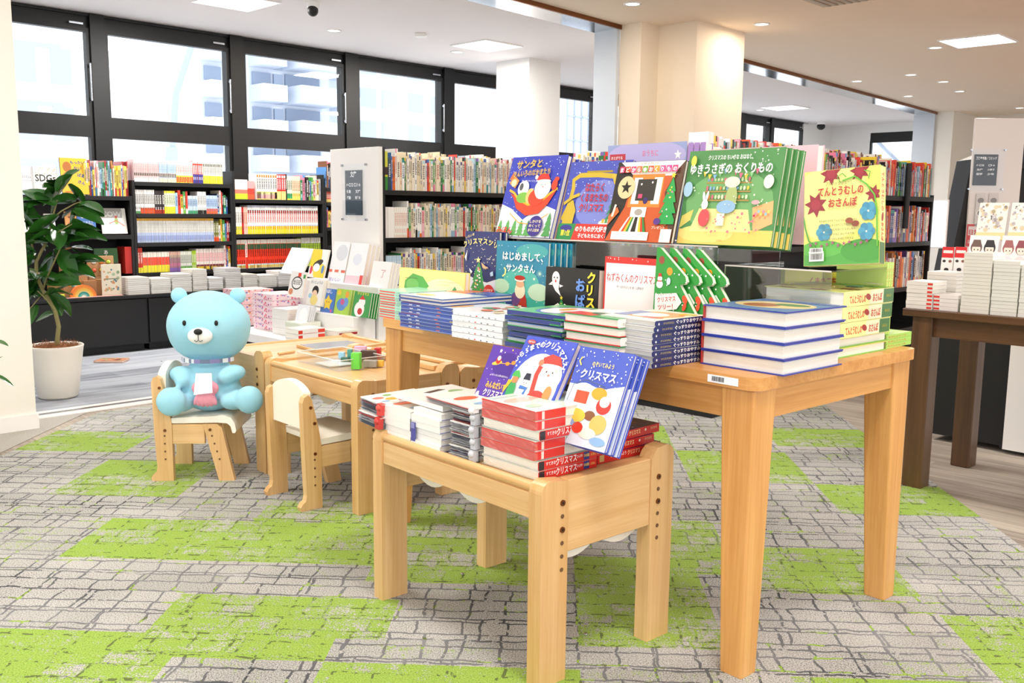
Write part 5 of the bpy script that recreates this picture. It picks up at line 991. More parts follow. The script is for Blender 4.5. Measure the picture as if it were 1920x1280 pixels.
for i in (1, 2): t = dup(p, 'purple sleigh book copy, %s behind the front one' % nth(i - 1), 'purple sleigh books'); pose(t, T1, -.25, .715, .577, BL, 27, .01, off=.012 * i, side=.006 * i)
a = 1.3; A = Art(a); A.r(0, 0, 1, a, '4A5CC8').e(.5, .55, .46, .52, 'F2F5FC', n=32).r(0, 0, 1, .28, '3A46A8').e(.5, .3, .48, .16, 'FFFFFF').d(40, (.02, .6, .98, a - .03), .007, .016, 'FFFFFF', 6); santa_face(A, .72, .74, .5, 'E04A44'); A.e(.66, .36, .2, .17, 'E04A44').r(.48, .33, .85, .37, '3A2A2A').r(.62, .32, .7, .39, 'F2C84A').l([(.55, .45), (.5, .75), (.52, .88)], .08, 'E04A44').e(.5, .93, .05, .05, 'E8866A'); snowman(A, .36, .42, .34, '2E3446'); A.l([(.28, .53), (.42, .52), (.4, .42)], .05, '4A7AC8')
A.e(.14, .45, .08, .14, '3FA35E').e(.14, .62, .06, .06, 'C88A5A').p([(.05, .66), (.23, .66), (.16, .76), (.08, .74)], '4FB35A').p([(.0, .35), (.1, .6), (.02, .6)], 'F2B83A').e(.84, .5, .07, .12, 'D8945A').arc('1から5までの', .5, .62, .54, 158, 100, .1, 'FFFFFF', .03).arc('クリスマスえほん', .5, .62, .54, 90, 14, .11, 'FFFFFF', .03).e(.17, 1.2, .08, .035, 'E8504A').t('音がなる', .11, 1.19, .03, 'FFFFFF', w=.12)
t = book('blue cover with Santa, snowman and elf, middle standing book', .182, .237, .018, None, cover='4A5CC8', spine='8890B8', front_art=A, pages='E8D8D4'); pose(t, T1, -.272, .597, .575, BL, 31, .018)
a = 1.42; A = Art(a); A.r(0, 0, 1, a, '4E62C4').r(0, 0, 1, .86, 'D9E6F4').p([(0, .8), (.3, .9), (.6, .84), (1, .95), (1, .7), (0, .7)], 'EDF2FA').e(.3, .7, .26, .2, 'F6F8FC').e(.3, .7, .2, .16, 'E8EEF0').r(.18, .6, .42, .78, 'C8553A').p([(.15, .78), (.3, .9), (.45, .78)], 'F4F6FA').e(.6, .78, .14, .09, 'E2A83A').e(.74, .62, .13, .12, 'D8403A').e(.74, .68, .09, .08, 'FAF8F4').e(.55, .45, .1, .07, '8A5A3A').e(.74, .35, .15, .14, 'D9BE6A').e(.6, .2, .16, .08, 'E8E4D8').e(.3, .42, .18, .1, 'F2C84A').e(.2, .3, .12, .07, '8A9AC8').e(.4, .25, .1, .08, 'D8402C').e(.82, .12, .14, .06, '8AB4E0')
A.d(46, (.02, .88, .98, a - .03), .006, .014, 'FFFFFF', 5).l([(.1, 1.26), (.07, 1.2), (.12, 1.14)], .025, 'F2DC7A').t('のぞいてみよう', .32, 1.16, .08, 'F2E48A', w=.4, bold=.02).t('クリスマス', .16, .97, .15, 'FFFFFF', w=.66, bold=.03); A.l([(.06, .6), (.1, .86), (.3, .94), (.6, .9), (.72, .86)], .01, '5A6A7A')
p = book('blue cover with gingerbread house window, front right standing copy', .172, .238, .011, 'blue gingerbread house books', cover='4E62C4', spine='5A6ECC', front_art=A, pages='E9E6E0'); pose(p, T1, -.252, .398, .556, BL, 24, .011)
for i in (1, 2): t = dup(p, 'blue gingerbread house book, %s copy behind the front one' % nth(i - 1), 'blue gingerbread house books'); pose(t, T1, -.252, .398, .556, BL, 24, .011, off=.016 * i, side=.006 * i)
# ================================================================ on the nursery tables
ZB = Z2 + .001; tc, tl, tr_ = zp(634, 697, ZB), zp(574, 676, ZB), zp(722, 686, ZB); TW, TL_ = (tr_ - tc).length, (tl - tc).length
t = thing('storage_tray', 'clear plastic tray with wooden blocks on the low table', 'tray', tc, math.atan2((tr_ - tc).y, (tr_ - tc).x))
m = MB(); m.mat = 'tray'; W, L, H = TW, TL_, .042; m.box(0, W, 0, L, 0, .003); m.obj('base', t)
for a_ in ((0, .003, 0, L), (W - .003, W, 0, L), (0.003, W - .003, 0, .003), (.003, W - .003, L - .003, L)): m = MB(); m.mat = 'tray'; m.box(*a_, .003, H); m.obj('wall', t)
m = MB(); m.mat = 'satin'; m.tube([(0, 0, H), (W, 0, H), (W, L, H), (0, L, H), (0, 0, H)], .0018, 6, 'F4F8FA'); m.obj('rim', t)
t = thing('picture_book', 'thin pale blue booklet lying in the clear tray', 'book', tc + (tr_ - tc) * .05 + (tl - tc) * .3 + V((0, 0, .0035)), math.atan2((tr_ - tc).y, (tr_ - tc).x)); m = MB(); m.mat = 'print'; m.box(0, .11, 0, .12, 0, .004, 'DCEAF0'); m.obj('cover', t)
for px, py, w1, d1, h1, c, l_ in ((658, 692, .035, .03, .064, '6AD84A', 'bright green'), (680, 688, .055, .03, .026, 'A8A29C', 'grey'), (676, 679, .06, .03, .048, '4A3024', 'dark brown'), (702, 675, .022, .03, .05, 'C82A34', 'red'), (704, 687, .03, .02, .024, 'F0C24A', 'yellow'), (639, 680, .03, .025, .022, '3A6A5A', 'dark teal'), (651, 678, .018, .02, .05, '4A9A8A', 'teal'), (664, 672, .05, .02, .052, 'E0B4D0', 'pale pink'), (634, 672, .025, .02, .026, '9AD0EC', 'pale blue')):
    m = MB(); m.mat = 'satin'; m.box(0, w1, 0, d1, 0, h1, c); o = m.obj('toy_block', bevel=.0015); o.location = zp(px, py, ZB + .003); o.rotation_euler.z = R(-8); tag(o, l_ + ' wooden toy block in the clear tray', 'toy block', 'blocks in the clear tray')
BF = Fr(AF.w(0, .7).x, AF.w(0, .7).y, 42)
t = place(thing('mirror_board', 'wood framed mirror board on the low table behind the tray', 'board'), BF, .28, .06, Z2 + .001, -4); m = MB(); m.mat = 'beech_x'; m.box(0, .26, 0, .2, 0, .012); m.obj('frame', t, .001); m = MB(); m.mat = 'steel'; m.box(.012, .248, .012, .188, .012, .0135); m.obj('mirror', t, label='shiny mirror surface')
m = MB(); m.mat = 'beech_x'; m.tube([(0, 0, .006), (.09, .005, .006)], .006); o = m.obj('wooden_stick'); place(o, BF, .12, .10, Z2 + .001, 10); tag(o, 'short pale wooden stick left of the mirror board', 'stick')
m = MB(); m.mat = 'matte'; m.tube([(.0, 0, .003), (.02, -.03, .003), (.05, -.045, .003), (.06, -.02, .003), (.1, .0, .003)], .002, 6, 'F4F0E8'); o = m.obj('white_cord'); place(o, BF, .24, .03, Z2 + .001); tag(o, 'thin white cord in front of the mirror board', 'cord')
DF = Fr(AF.w(.468, 0).x, AF.w(.468, 0).y, 42)
t = place(thing('bead_board', 'flat painted board with blue and green swirls on the right low table', 'toy board'), DF, .06, .15, Z2 + .001); m = MB(); m.mat = 'beech_y'; m.box(0, .34, 0, .46, 0, .012); m.obj('board', t, .002); A = Art(1.3); A.e(.5, .6, .42, .5, '8CC3E8').e(.4, .5, .25, .3, 'C9E3F2').l([(.1, .3), (.5, .5), (.9, .3)], .06, '6ABF5A').l([(.1, .8), (.5, .6), (.9, .9)], .05, 'F2DC6A').l([(.2, 1.1), (.6, .9), (.9, 1.15)], .04, 'E8A8C0'); m = MB(); A.draw(m, V((.02, .02, .012)), V((1, 0, 0)), V((0, 1, 0)), .3); m.obj('painted_top', t)
for x, y, c in ((.1, .12, 'E8502C'), (.2, .3, 'F2F2EC'), (.16, .2, '3A9AD8')): m = MB(); m.mat = 'satin'; m.ell((x, y, .02), (.011, .011, .011), 12, 8, c); m.obj('bead', t)
for i in range(2):
    m = MB(); m.mat = 'beech_y'; m.box(0, .02, 0, .55, 0, .02); o = m.obj('wooden_bar', bevel=.003); place(o, AF, .40 + i * .03, .08 + .62 * i, Z2 + .001, 0 if not i else -75); tag(o, 'loose pale wooden bar ' + ('beside the clear tray' if not i else 'behind the tray table'), 'bar')
# ================================================================ books on shelves
CN = {'white': ['F4F3F0', 'ECEAE6', 'F8F6F0'], 'cream': ['EFE3CB', 'E8D9B8', 'F2E9D6'], 'red': ['C8332C', 'D8453A', 'A82A2A'], 'orange': ['E87A3A', 'E8603A', 'F0924A'], 'yellow': ['F0D23A', 'E8C84A', 'F4DC6A'], 'green': ['4A9A4A', '7AB84A', '2F7A4A'], 'blue': ['3A6AB8', '5A92D0', '2A4A8A'], 'pale blue': ['A8CDE4', 'BCDCEC', '9AC0D8'], 'pink': ['EBA0B4', 'F2C0CC', 'E080A0'], 'black': ['1E1E22', '2A2A30', '26221E'], 'brown': ['7A4A2A', '9A6A42', '5E3A24'], 'purple': ['6A4A9A', '8A6AB8', '54407A'], 'grey': ['9A9CA2', 'B8BAC0', '85888E'], 'teal': ['2A8A8A', '4AA8A0', '3A9890']}
def spine_mesh(t, h, d, col, bands=(), txt='3A3A3A', seed=1, pic=None):
    m = MB(); m.mat = 'print'; rn = random.Random(seed); g = .0006
    m.box(g, t - g, 0, d, 0, h, col); m.add([(g * 2, .004, h + .0002), (t - g * 2, .004, h + .0002), (t - g * 2, d, h + .0002), (g * 2, d, h + .0002)], [(0, 1, 2, 3)], 'F3EEE0')
    y = -.0004
    def q(x0, x1, z0, z1, c, y=y): m.add([(x0, y, z0), (x1, y, z0), (x1, y, z1), (x0, y, z1)], [(0, 1, 2, 3)], c)
    for a, b_, c in bands: q(g, t - g, h * a, h * b_, c)
    if pic: q(t * .15, t * .85, h * pic[0], h * pic[1], pic[2], y - .0003)
    if txt:
        z = h * rn.uniform(.8, .88); zb = h * rn.uniform(.38, .5); s_ = min(t * .62, .013)
        while z > zb:   # title characters down the spine
            hh = s_ * rn.uniform(.75, 1.05); q(t / 2 - s_ / 2, t / 2 + s_ / 2, z - hh, z - hh * .72, txt, y - .0004); q(t / 2 - s_ * .12, t / 2 + s_ * rn.choice((.1, .35)), z - hh * .7, z - hh * .1, txt, y - .0004); q(t / 2 - s_ / 2, t / 2 - s_ * .3, z - hh * .6, z - hh * .3, txt, y - .0004); z -= hh * 1.12
        z = h * .3
        for k in range(rn.choice((0, 3, 4))): q(t / 2 - s_ * .3, t / 2 + s_ * .3, z - s_ * .5, z - s_ * .12, txt, y - .0004); z -= s_ * .62
    return m.mesh('spine_book')
def colname():
    return None
POOL = {}
def pool(kind, i):
    k = (kind, i)
    if k in POOL: return POOL[k]
    rn = random.Random(hash_(kind) * 97 + i)
    W = {'mix': 'white white cream red orange yellow green blue pale_blue pink black teal brown grey', 'pale': 'white white white cream cream cream cream white cream white white pink pale_blue yellow red green', 'dark': 'red black brown white cream blue grey orange black purple red', 'manga': 'white pink yellow orange red white black pale_blue', 'picture': 'blue green teal yellow orange white pale_blue red'}[kind].split()
    c = rn.choice(W).replace('_', ' '); col = rn.choice(CN[c]); t = {'mix': rn.uniform(.010, .026), 'pale': rn.uniform(.009, .026), 'dark': rn.uniform(.016, .036), 'manga': rn.uniform(.014, .022), 'picture': rn.uniform(.008, .016)}[kind]
    h = {'mix': rn.uniform(.17, .25), 'pale': rn.uniform(.21, .265), 'dark': rn.uniform(.20, .255), 'manga': rn.uniform(.2, .23), 'picture': rn.uniform(.2, .29)}[kind]
    b_ = []
    if rn.random() < (.3 if kind == 'pale' else .55): c2 = rn.choice(CN[rn.choice(list(CN))]); b_.append((0, rn.uniform(.12, .34), c2))
    if rn.random() < .35: b_.append((.9, 1, rn.choice(CN[rn.choice(list(CN))])))
    lum = sum(hx(col)) / 3; tx = 'F4F2EA' if lum < .25 else rn.choice(['3A3A40', '3A3A40', 'C83A32', '3A5A9A', '2A2A2A'])
    POOL[k] = (spine_mesh(t, h, rn.uniform(.14, .18), col, b_, tx, i), t, h, c); return POOL[k]
def hash_(s): return sum(ord(c) * (i + 1) for i, c in enumerate(s))
def row(fr, u0, u1, v, z, specs, where, group, facing=0, scale=1.0, lean=0, name='shelf_book', stuff=None):
    """specs: (n, 'kind') for mixed books or (n, t, h, colour, bands, textcolour, picture, words) for a matching series"""
    x = 0; L = u1 - u0; k = 0; rn = random.Random(int(u0 * 1000 + z * 77)); bs = bmesh.new() if stuff else None; mats = None
    for sp in specs:
        ser = None
        if len(sp) > 2: ser = (spine_mesh(sp[1], sp[2], .13, sp[3], sp[4], sp[5], 3, sp[6]), sp[1], sp[2], sp[7])
        for i in range(sp[0]):
            me, t, h, c = ser if ser else pool(sp[1], rn.randrange(46)); s_ = 1 if ser else scale
            if x + t > L: break
            if stuff:
                n0 = len(bs.verts); bs.from_mesh(me); bs.verts.ensure_lookup_table(); mats = me.materials
                for v_ in bs.verts[n0:]: v_.co.x += x; v_.co.z *= s_
                x += t + .0004; continue
            o = bpy.data.objects.new(name, me); COL.objects.link(o); q = V((x, rn.uniform(0, .006), 0)); q.rotate(Matrix.Rotation(R(facing), 3, 'Z'))
            o.location = fr.w(u0 + q.x, v + q.y, z + .0005); o.rotation_euler = (0, R(lean), fr.yaw + R(facing)); o.scale = (1, 1, s_)
            words = c if ser else ('thick ' if t > .02 else 'slim ') + c + ' spined book'
            tag(o, '%s, %s from the left on %s' % (words, nth(k) if k < 119 else str(k), where), 'book', group); x += t + .0004; k += 1
    if stuff:
        me2 = bpy.data.meshes.new(name); bs.to_mesh(me2)
        for mm in mats: me2.materials.append(mm)
        o = bpy.data.objects.new(name, me2); COL.objects.link(o); o.location = fr.w(u0, v, z + .0005); o.rotation_euler = (0, 0, fr.yaw + R(facing)); tag(o, stuff, 'books', None, 'stuff')
    return x
# --- bookcase behind the plush toy (u 3.20 .. 4.01)
D_ = SV + .012; a, b_ = 3.202, 4.012
row(RM, a, b_, D_, 1.286, [(14, .0142, .178, 'F4E4E4', [(.45, 1, 'F2CFCF'), (0, .18, 'F2EEE8')], 'C87878', (.28, .42, '5A4A40'), 'pink and white paperback'), (10, .0138, .178, 'E8F0F6', [(.45, 1, 'C2DAEC'), (0, .2, 'E4E0B8')], '5A7A9A', (.24, .42, '6A5440'), 'pale blue topped paperback'),
    (10, .014, .176, 'F6F2EC', [(0, .36, 'E8E03A')], 'D8342C', (.04, .3, 'D8302C'), 'white and yellow manga volume'), (6, .0145, .182, 'E04A3A', [(0, .42, '3A3A8A'), (.9, 1, 'F0E6D8')], 'FFFFFF', None, 'red and purple manga volume'), (12, .0142, .18, 'F0ECE0', [(0, .38, 'EEDF2E')], '5A5A58', (.8, .92, '5A5A50'), 'white paperback with yellow foot')], 'the top row behind the plush', 'top row behind the plush', name='paperback')
row(RM, a, b_, D_, 1.038, [(3, .014, .19, 'F0EEEC', [(0, .12, '5A9A5A')], '3A3A3A', None, 'white spined paperback'), (8, .0138, .19, 'F2F0EC', [(0, .25, 'E0562C')], '2A2A2A', None, 'white paperback with orange foot'), (4, .02, .185, '3A3438', [(0, .2, 'A83A2C')], 'E8E8E0', None, 'dark spined paperback'), (5, .018, .185, 'E8ECD8', [(0, .32, 'E2DC3A'), (.9, 1, 'F0E03A')], '7A8A5A', None, 'pale green paperback'), (5, 'mix'), (6, .0135, .15, 'C8DCEC', [(0, .2, '4A9A6A')], '3A5A8A', None, 'pale blue small paperback'), (5, .0155, .185, 'F6F5F2', [(0, .18, '2A2A26')], '6A6A6A', None, 'white paperback with black foot'), (7, .0135, .155, 'BFD4E8', [(0, .3, 'E86A3A')], '4A6AA8', None, 'blue and orange small paperback'), (12, 'mix')], 'second row behind the plush', 'second row behind the plush', scale=.8, name='paperback')
row(RM, a + .005, b_, D_, .809, [(52, .0122, .195, 'F6F4EF', [(.9, 1, 'E8B03A'), (0, .42, 'B8C4E2')], 'A0A09A', (.1, .3, '8A9AD0'), 'white and pale blue thin paperback'), (3, .014, .19, '7A7A3A', [(0, .22, 'E8502C'), (.9, 1, '3A3A3A')], 'F0F0E0', None, 'olive spined paperback'), (20, 'mix')], 'third row behind the plush', 'third row behind the plush', scale=.8, name='paperback')
row(RM, a - .02, b_, D_, .571, [(3, .02, .2, 'D03A28', [(0, .22, 'E8E03A')], 'F0E6D8', None, 'red and yellow spined book'), (17, .0125, .165, 'F2ECE2', [(0, .36, 'EFE32E'), (.36, .75, 'E2503C')], None, None, 'red and yellow thin paperback'), (8, .0115, .165, 'C87A9A', [(0, .2, '8A6AB8'), (.7, 1, 'D8B0A0')], '4A8A6A', None, 'mauve thin paperback'), (8, .012, .165, 'E4E8DC', [(0, .25, '6ABF4A')], '3A3A3A', None, 'white and green thin paperback'), (3, .012, .17, 'A8C83A', [], 'F0F0E0', None, 'lime thin paperback'), (19, .0128, .182, 'EFE6DE', [(0, .28, '2A2418'), (.06, .2, 'E8C83A')], 'D8506A', None, 'white paperback with yellow black foot'), (4, 'mix')], 'bottom row behind the plush', 'bottom row behind the plush', name='paperback')
# --- manga bookcase left of the white end panel (u 4.06 .. 4.93)
a, b_ = 4.062, 4.932
row(RM, a + .21, b_, D_, 1.163, [(9, .0218, .225, 'F6F3EC', [(0, .32, 'E8D86A'), (.05, .22, 'E6A0B8'), (.18, .3, '9AC8E0')], '2A2A2A', (.86, .96, 'C8823A'), 'white manga volume with pastel foot'), (4, .0218, .225, 'D8322C', [(0, .35, 'E8E08A')], 'FFFFFF', (.86, .96, 'F0ECE8'), 'red manga volume'), (1, .014, .23, '1E1E22', [], 'E0D8C8', None, 'black spined book'), (3, .017, .215, 'E4ECD6', [(.08, .28, '2AA86A'), (0, .08, 'E8E03A')], '2A2A2A', None, 'white and green book'), (5, .0165, .215, 'F2ECC8', [(0, .3, 'E8E06A')], 'C8503A', None, 'cream and yellow book'), (12, 'mix')], 'the manga case top row', 'manga bookcase top row', scale=.92, name='manga_volume')
row(RM, a, b_, D_, .866, [(3, .019, .235, 'F4F2EC', [(0, .3, 'E8E03A')], '8A8A86', None, 'white and yellow volume'), (1, .02, .235, 'C8302C', [], '2A2A2A', None, 'red spined volume'), (2, .018, .235, 'F2C8B8', [], 'D87A5A', None, 'salmon spined volume'), (33, .0212, .25, 'F8F6F2', [(0, .28, 'EDE23A'), (.93, 1, 'C8D0E0'), (.28, .33, 'C8DCEC')], 'E0322C', (.72, .84, '4A4034'), 'white manga volume with yellow foot')], 'the manga case second row', 'manga bookcase second row', name='manga_volume')
row(RM, a, b_, D_, .572, [(4, .0212, .25, 'E8402A', [(.86, 1, 'ECE6DA'), (.66, .84, '1F6A4A'), (0, .16, 'C8DCE4'), (.02, .12, 'F0CC3A')], '5A1A14', None, 'orange red manga volume'), (1, .02, .25, 'F4F0EA', [(0, .4, 'E0402C')], 'C0302A', None, 'white and red manga volume'), (25, .0212, .25, 'E8402A', [(.86, 1, 'ECE6DA'), (.66, .84, '1F6A4A'), (0, .16, 'C8DCE4'), (.02, .12, 'F0CC3A')], '5A1A14', None, 'orange red manga volume'), (10, .02, .26, 'BFD84A', [(.8, 1, 'E8E4DC')], '3A5A2A', None, 'lime green manga volume')], 'the manga case bottom row', 'manga bookcase bottom row', name='manga_volume')
row(RM, 4.98, 5.3, D_, 1.28, [(14, 'mix')], 'the narrow bookcase strip top row', 'narrow strip rows'); row(RM, 4.98, 5.3, D_, 1.151, [(14, .014, .1, 'E0523A', [(0, .3, 'E8C84A')], 'F4F0E8', None, 'small red spined book')], 'the narrow bookcase strip second row', 'narrow strip rows'); row(RM, 4.98, 5.3, D_, .92, [(14, 'mix')], 'the narrow bookcase strip third row', 'narrow strip rows', scale=.75)
# --- face-out books
def hit(fr, lx, px, py): d = ray(px, py); P = fr.w(lx, 0, 0); t_ = (P - CP0).dot(fr.a) / d.dot(fr.a); return fr.l(CP0 + d * t_)
def facing(label, fr, lx, bl, br, tl, tilt, art, T=.012, cat='book', copies=0, gap=.003, group=None, name='picture_book', asp=None, **k):
    p, q, r_ = hit(fr, lx, *bl), hit(fr, lx, *br), hit(fr, lx, *tl); W = abs(p.y - q.y); z = (p.z + q.z) / 2; H = (r_.z - p.z) / math.cos(R(tilt))
    if callable(art): art = art(H / W)
    t = book(label, W, H, T, group, name, cat, front_art=art, **k); yw = math.degrees(fr.yaw) - 90; pose(t, fr, lx, max(p.y, q.y), z, yw, tilt, T)
    for i in range(copies): c = dup(t, label + ', copy ' + ('just behind' if i == 0 else nth(i) + ' behind'), group); pose(c, fr, lx, max(p.y, q.y), z, yw, tilt, T, off=(T + gap) * (i + 1), side=.006 * (i + 1))
    return t
WF = Fr(0, 0, 135.5)   # a = towards the windows (back), -b = along the wall to the right
def wf(label, v, bl, br, tl, tilt, art, **k): return facing(label, WF, v, bl, br, tl, tilt, art, **k)
wf('white book lettered SDGs in pale grey at the left end of the top board', SV + .05, (40, 362), (65, 362), (40, 310), 8, lambda a: Art(a).r(0, 0, 1, a, 'E4E6EA').t('SDGs', .04, a * .55, .3, '9A9CA4', w=.8).r(.06, a * .45, .9, a * .47, 'B8BAC0'), cover='D8DADF')
wf('white book lettered SDGs in bold black on the top board', SV + .04, (66, 362), (111, 363), (66, 311), 8, lambda a: Art(a).r(0, 0, 1, a, 'F2EFE6').d(30, (.05, a * .7, .95, a * .95), .012, .025, 'C8B06A', 4).t('SDGs', .06, a * .45, .42, '1E2026', w=.86, bold=.02).d(20, (.05, .1, .95, a * .35), .012, .025, 'D8A8A0', 5).t('のほん', .35, a * .1, .1, '6A6A6A'), cover='F0EDE4')
wf('yellow orange picture book with blue scattered title on the top board', SV + .02, (118, 364), (168, 364), (110, 295), 8, lambda a: Art(a).r(0, 0, 1, a, 'F2BE3A').e(.25, a * .75, .16, .2, 'B8703A').e(.22, a * .52, .14, .12, 'C88A4A').t('もったい', .38, a * .84, .14, '2E5A9A', w=.55, bold=.03).t('ない', .5, a * .68, .15, '3A4A8A', bold=.03).t('ばあ', .6, a * .5, .15, '2E5A9A', rot=-10, bold=.03).t('さん', .6, a * .32, .15, '2E5A9A', rot=-20, bold=.03).r(.1, .05, .6, .12, 'E8883A'), cover='E8B03A', spine='26262C')
row(RM, 2.83, 3.17, SV + .03, 1.172, [(30, 'picture')], 'the low display bookcase top', 'picture books on the low display bookcase', scale=.95)
for i, (x0, x1, y0, y1, c1_, l_) in enumerate(((45, 70, 395, 437, 'E8ECE0', 'pale green drawn cover'), (86, 106, 400, 438, 'F0F0EC', 'white cover with small figures'), (125, 147, 396, 438, 'D89A5A', 'orange brown cover'))):
    wf(l_ + ' on the second board of the low display bookcase', SV + .03, (x0, y1), (x1, y1 + 1), (x0, y0), 10, lambda a: Art(a).r(0, 0, 1, a, c1_).e(.5, a * .4, .3, .3, ('9AC87A', '4A9A5A', 'B8643A')[i]).e(.5, a * .75, .25, .1, ('C8DCB8', '7AB86A', '8A4A2A')[i]), cover=c1_)
wf('blue cover with two round eyes and yellow base on the second board', SV + .03, (148, 438), (182, 439), (147, 397), 10, lambda a: Art(a).r(0, 0, 1, a, '4A78C0').e(.3, a * .82, .12, .12, 'F6F4F0').e(.66, a * .82, .12, .12, 'F6F4F0').e(.32, a * .8, .05, .05, '22242A').e(.64, a * .8, .05, .05, '22242A').r(0, 0, 1, a * .25, 'F0C23A').t('とどきそう', .15, a * .5, .13, 'DCE8F6', w=.7).t('ちいさな手', .15, a * .35, .13, 'DCE8F6', w=.7), cover='4A78C0')
wf('white cover lettered COW with a small dancer on the second board', SV + .02, (193, 438), (240, 438), (187, 390), 12, lambda a: Art(a).r(0, 0, 1, a, 'EDECE6').r(0, a * .62, .85, a, 'A8A8A4').t('COW', .04, a * .68, .28, 'D8D8D4', w=.8, bold=.04).e(.6, a * .5, .08, .14, 'A8C07A').e(.6, a * .66, .05, .05, 'C8473A').l([(.3, a * .4), (.6, a * .52), (.9, a * .3)], .03, 'D8705A'), cover='E8E6E0')
wf('dark green cover with white hand lettering behind the wooden ball board', SV + .05, (180, 512), (224, 514), (179, 464), 6, lambda a: Art(a).r(0, 0, 1, a, '2F6A34').r(0, 0, 1, a * .45, '4A4A34').tv('あん', .42, a * .78, .2, 'F2F2EC', .95, .02), cover='2A5A30')
# --- wooden toys on the counter
ZC = .4325
def ctr(px, v=7.06): P = RM.w(0, v, ZC); return RM.l(P + RM.a * colt(px, P, RM.a)).x
def box_toy(label, px0, px1, v, H, T, col, z=ZC, tilt=0, art=None, cat='toy', name='wooden_toy_box'):
    u0, u1 = ctr(px0, v), ctr(px1, v); t = place(thing(name, label, cat), RM, u0, v, z); W = u1 - u0
    m = MB(); m.mat = 'satin'; m.box(0, W, 0, T, 0, H, col); m.obj('box', t, .002)
    if art: m = MB(); art(H / W).draw(m, V((0, -.0005, 0)), V((1, 0, 0)), V((0, 0, 1)), W); m.obj('picture', t)
    t.rotation_euler.x = 0; return t
def rainbow(A, x, y, s, cols=('F0823A', 'F2A04A', 'F2C44A', '3A9A92', '8AC8C0', 'F6E8DC')):
    for i, c in enumerate(cols):
        r = s * (1 - i * .155); A.raw([(x + r * math.cos(math.pi * k / 18), y + r * math.sin(math.pi * k / 18)) for k in range(19)], [list(range(19))], c)
    return A
box_toy('kraft box with printed rainbow behind the wooden rainbow', 120, 166, 7.13, .165, .05, 'B5855A', art=lambda a: rainbow(Art(a), .5, a * .45, .3))
box_toy('brown kraft box left of the rainbow box', 95, 119, 7.14, .12, .06, 'A87848')
box_toy('kraft box with a small green tree right of the rainbow', 158, 183, 7.10, .115, .05, 'A87A50', art=lambda a: fir(Art(a), .4, a * .3, .35, .4, '2F5A40', 2))
box_toy('tall plain brown box at the back between toys', 118, 162, 7.22, .30, .05, 'B88A5E')
t = box_toy('plain kraft box right end behind the illustrated card', 183, 200, 7.12, .12, .05, 'AA7C52')
# wooden rainbow
t = place(thing('wooden_rainbow', 'stacked wooden rainbow toy in orange, yellow and teal', 'toy'), RM, ctr(156, 7.04), 7.04, ZC)
for i, c in enumerate(('F0823A', 'F29A3C', 'F2BC4A', 'E8D07A', '2F9A92', '6AB8B0', 'F6E6D8')):
    r = .092 - i * .0125; r2 = r - .012 if i < 6 else 0; P = [(r * math.cos(math.pi * k / 20), r * math.sin(math.pi * k / 20)) for k in range(21)] + ([(r2 * math.cos(math.pi * k / 20), r2 * math.sin(math.pi * k / 20)) for k in range(20, -1, -1)] if r2 else [])
    m = MB(); m.prism(P, -.015, .015, ax=1, col=c, mat='satin'); m.obj('arch', t)
# ball board
t = place(thing('wooden_ball_board', 'square wooden board with coloured balls in round hollows', 'toy'), RM, ctr(168, 7.2), 7.2, .572); W = ctr(216, 7.2) - ctr(168, 7.2)
m = MB(); m.mat = 'satin'; m.box(0, W, 0, .03, 0, .15, 'C09468'); m.obj('board', t, .003)
for i in range(3):
    for j in range(2):
        m = MB(); m.mat = 'satin'; m.cyl((W * (.22 + .28 * i), -.001, .045 + .06 * j), .02, .02, .002, 20, 1, '8A6038'); m.obj('hollow', t)
        m = MB(); m.mat = 'satin'; m.ell((W * (.22 + .28 * i), -.004, .045 + .06 * j), (.0155, .0155, .0155), 14, 10, (('E2684A', 'E8C84A', '5AA8C8'), ('EFEAE0', 'F08A3C', 'C4D84A'))[j][i]); m.obj('ball', t)
u_ = ctr(168, 7.2); m = MB(); m.mat = 'satin'; m.box(0, W, 0, .05, 0, .139, 'B08660'); o = m.obj('kraft_box'); place(o, RM, u_, 7.19, ZC); tag(o, 'kraft box carrying the wooden ball board', 'box')
box_toy('pale illustrated card with animals and toys standing at the toy corner', 192, 229, 7.05, .235, .006, 'E6DEC8', cat='card', name='display_card', art=lambda a: Art(a).r(.03, .03, .97, a - .03, 'E2DCC6').d(16, (.1, .2, .9, a - .2), .05, .09, 'A8BC9A', 4).d(12, (.1, .2, .9, a - .2), .04, .08, 'D8A070', 7).d(8, (.1, .3, .9, a - .2), .03, .06, '5A7A8A', 9).r(.15, a * .52, .85, a * .55, '8A8A70'))
box_toy('small lime green box beside the plant stem on the counter', 112, 122, 7.03, .03, .03, 'C8D84A'); box_toy('long pink cloth strip under the wooden toys', 104, 232, 7.0, .004, .04, 'E8A8A0', cat='cloth', name='cloth_strip')
for i in range(2):
    t = book('thick red dictionary upright beside the ball board, %s' % ('left one' if i == 0 else 'right one'), .14, .21, .035, 'thick red dictionaries', cover='B82A22', spine='B82A22'); u_ = ctr(225 + 9 * i, 7.3)
    M_ = Matrix.Identity(4); e, up_ = RM.b, V((0, 0, 1))
    for k, c in enumerate((e, up_, e.cross(up_))): M_.col[k][0:3] = c
    t.rotation_euler = M_.to_euler(); t.location = RM.w(3.10 + .036 * i, 7.31, .573)
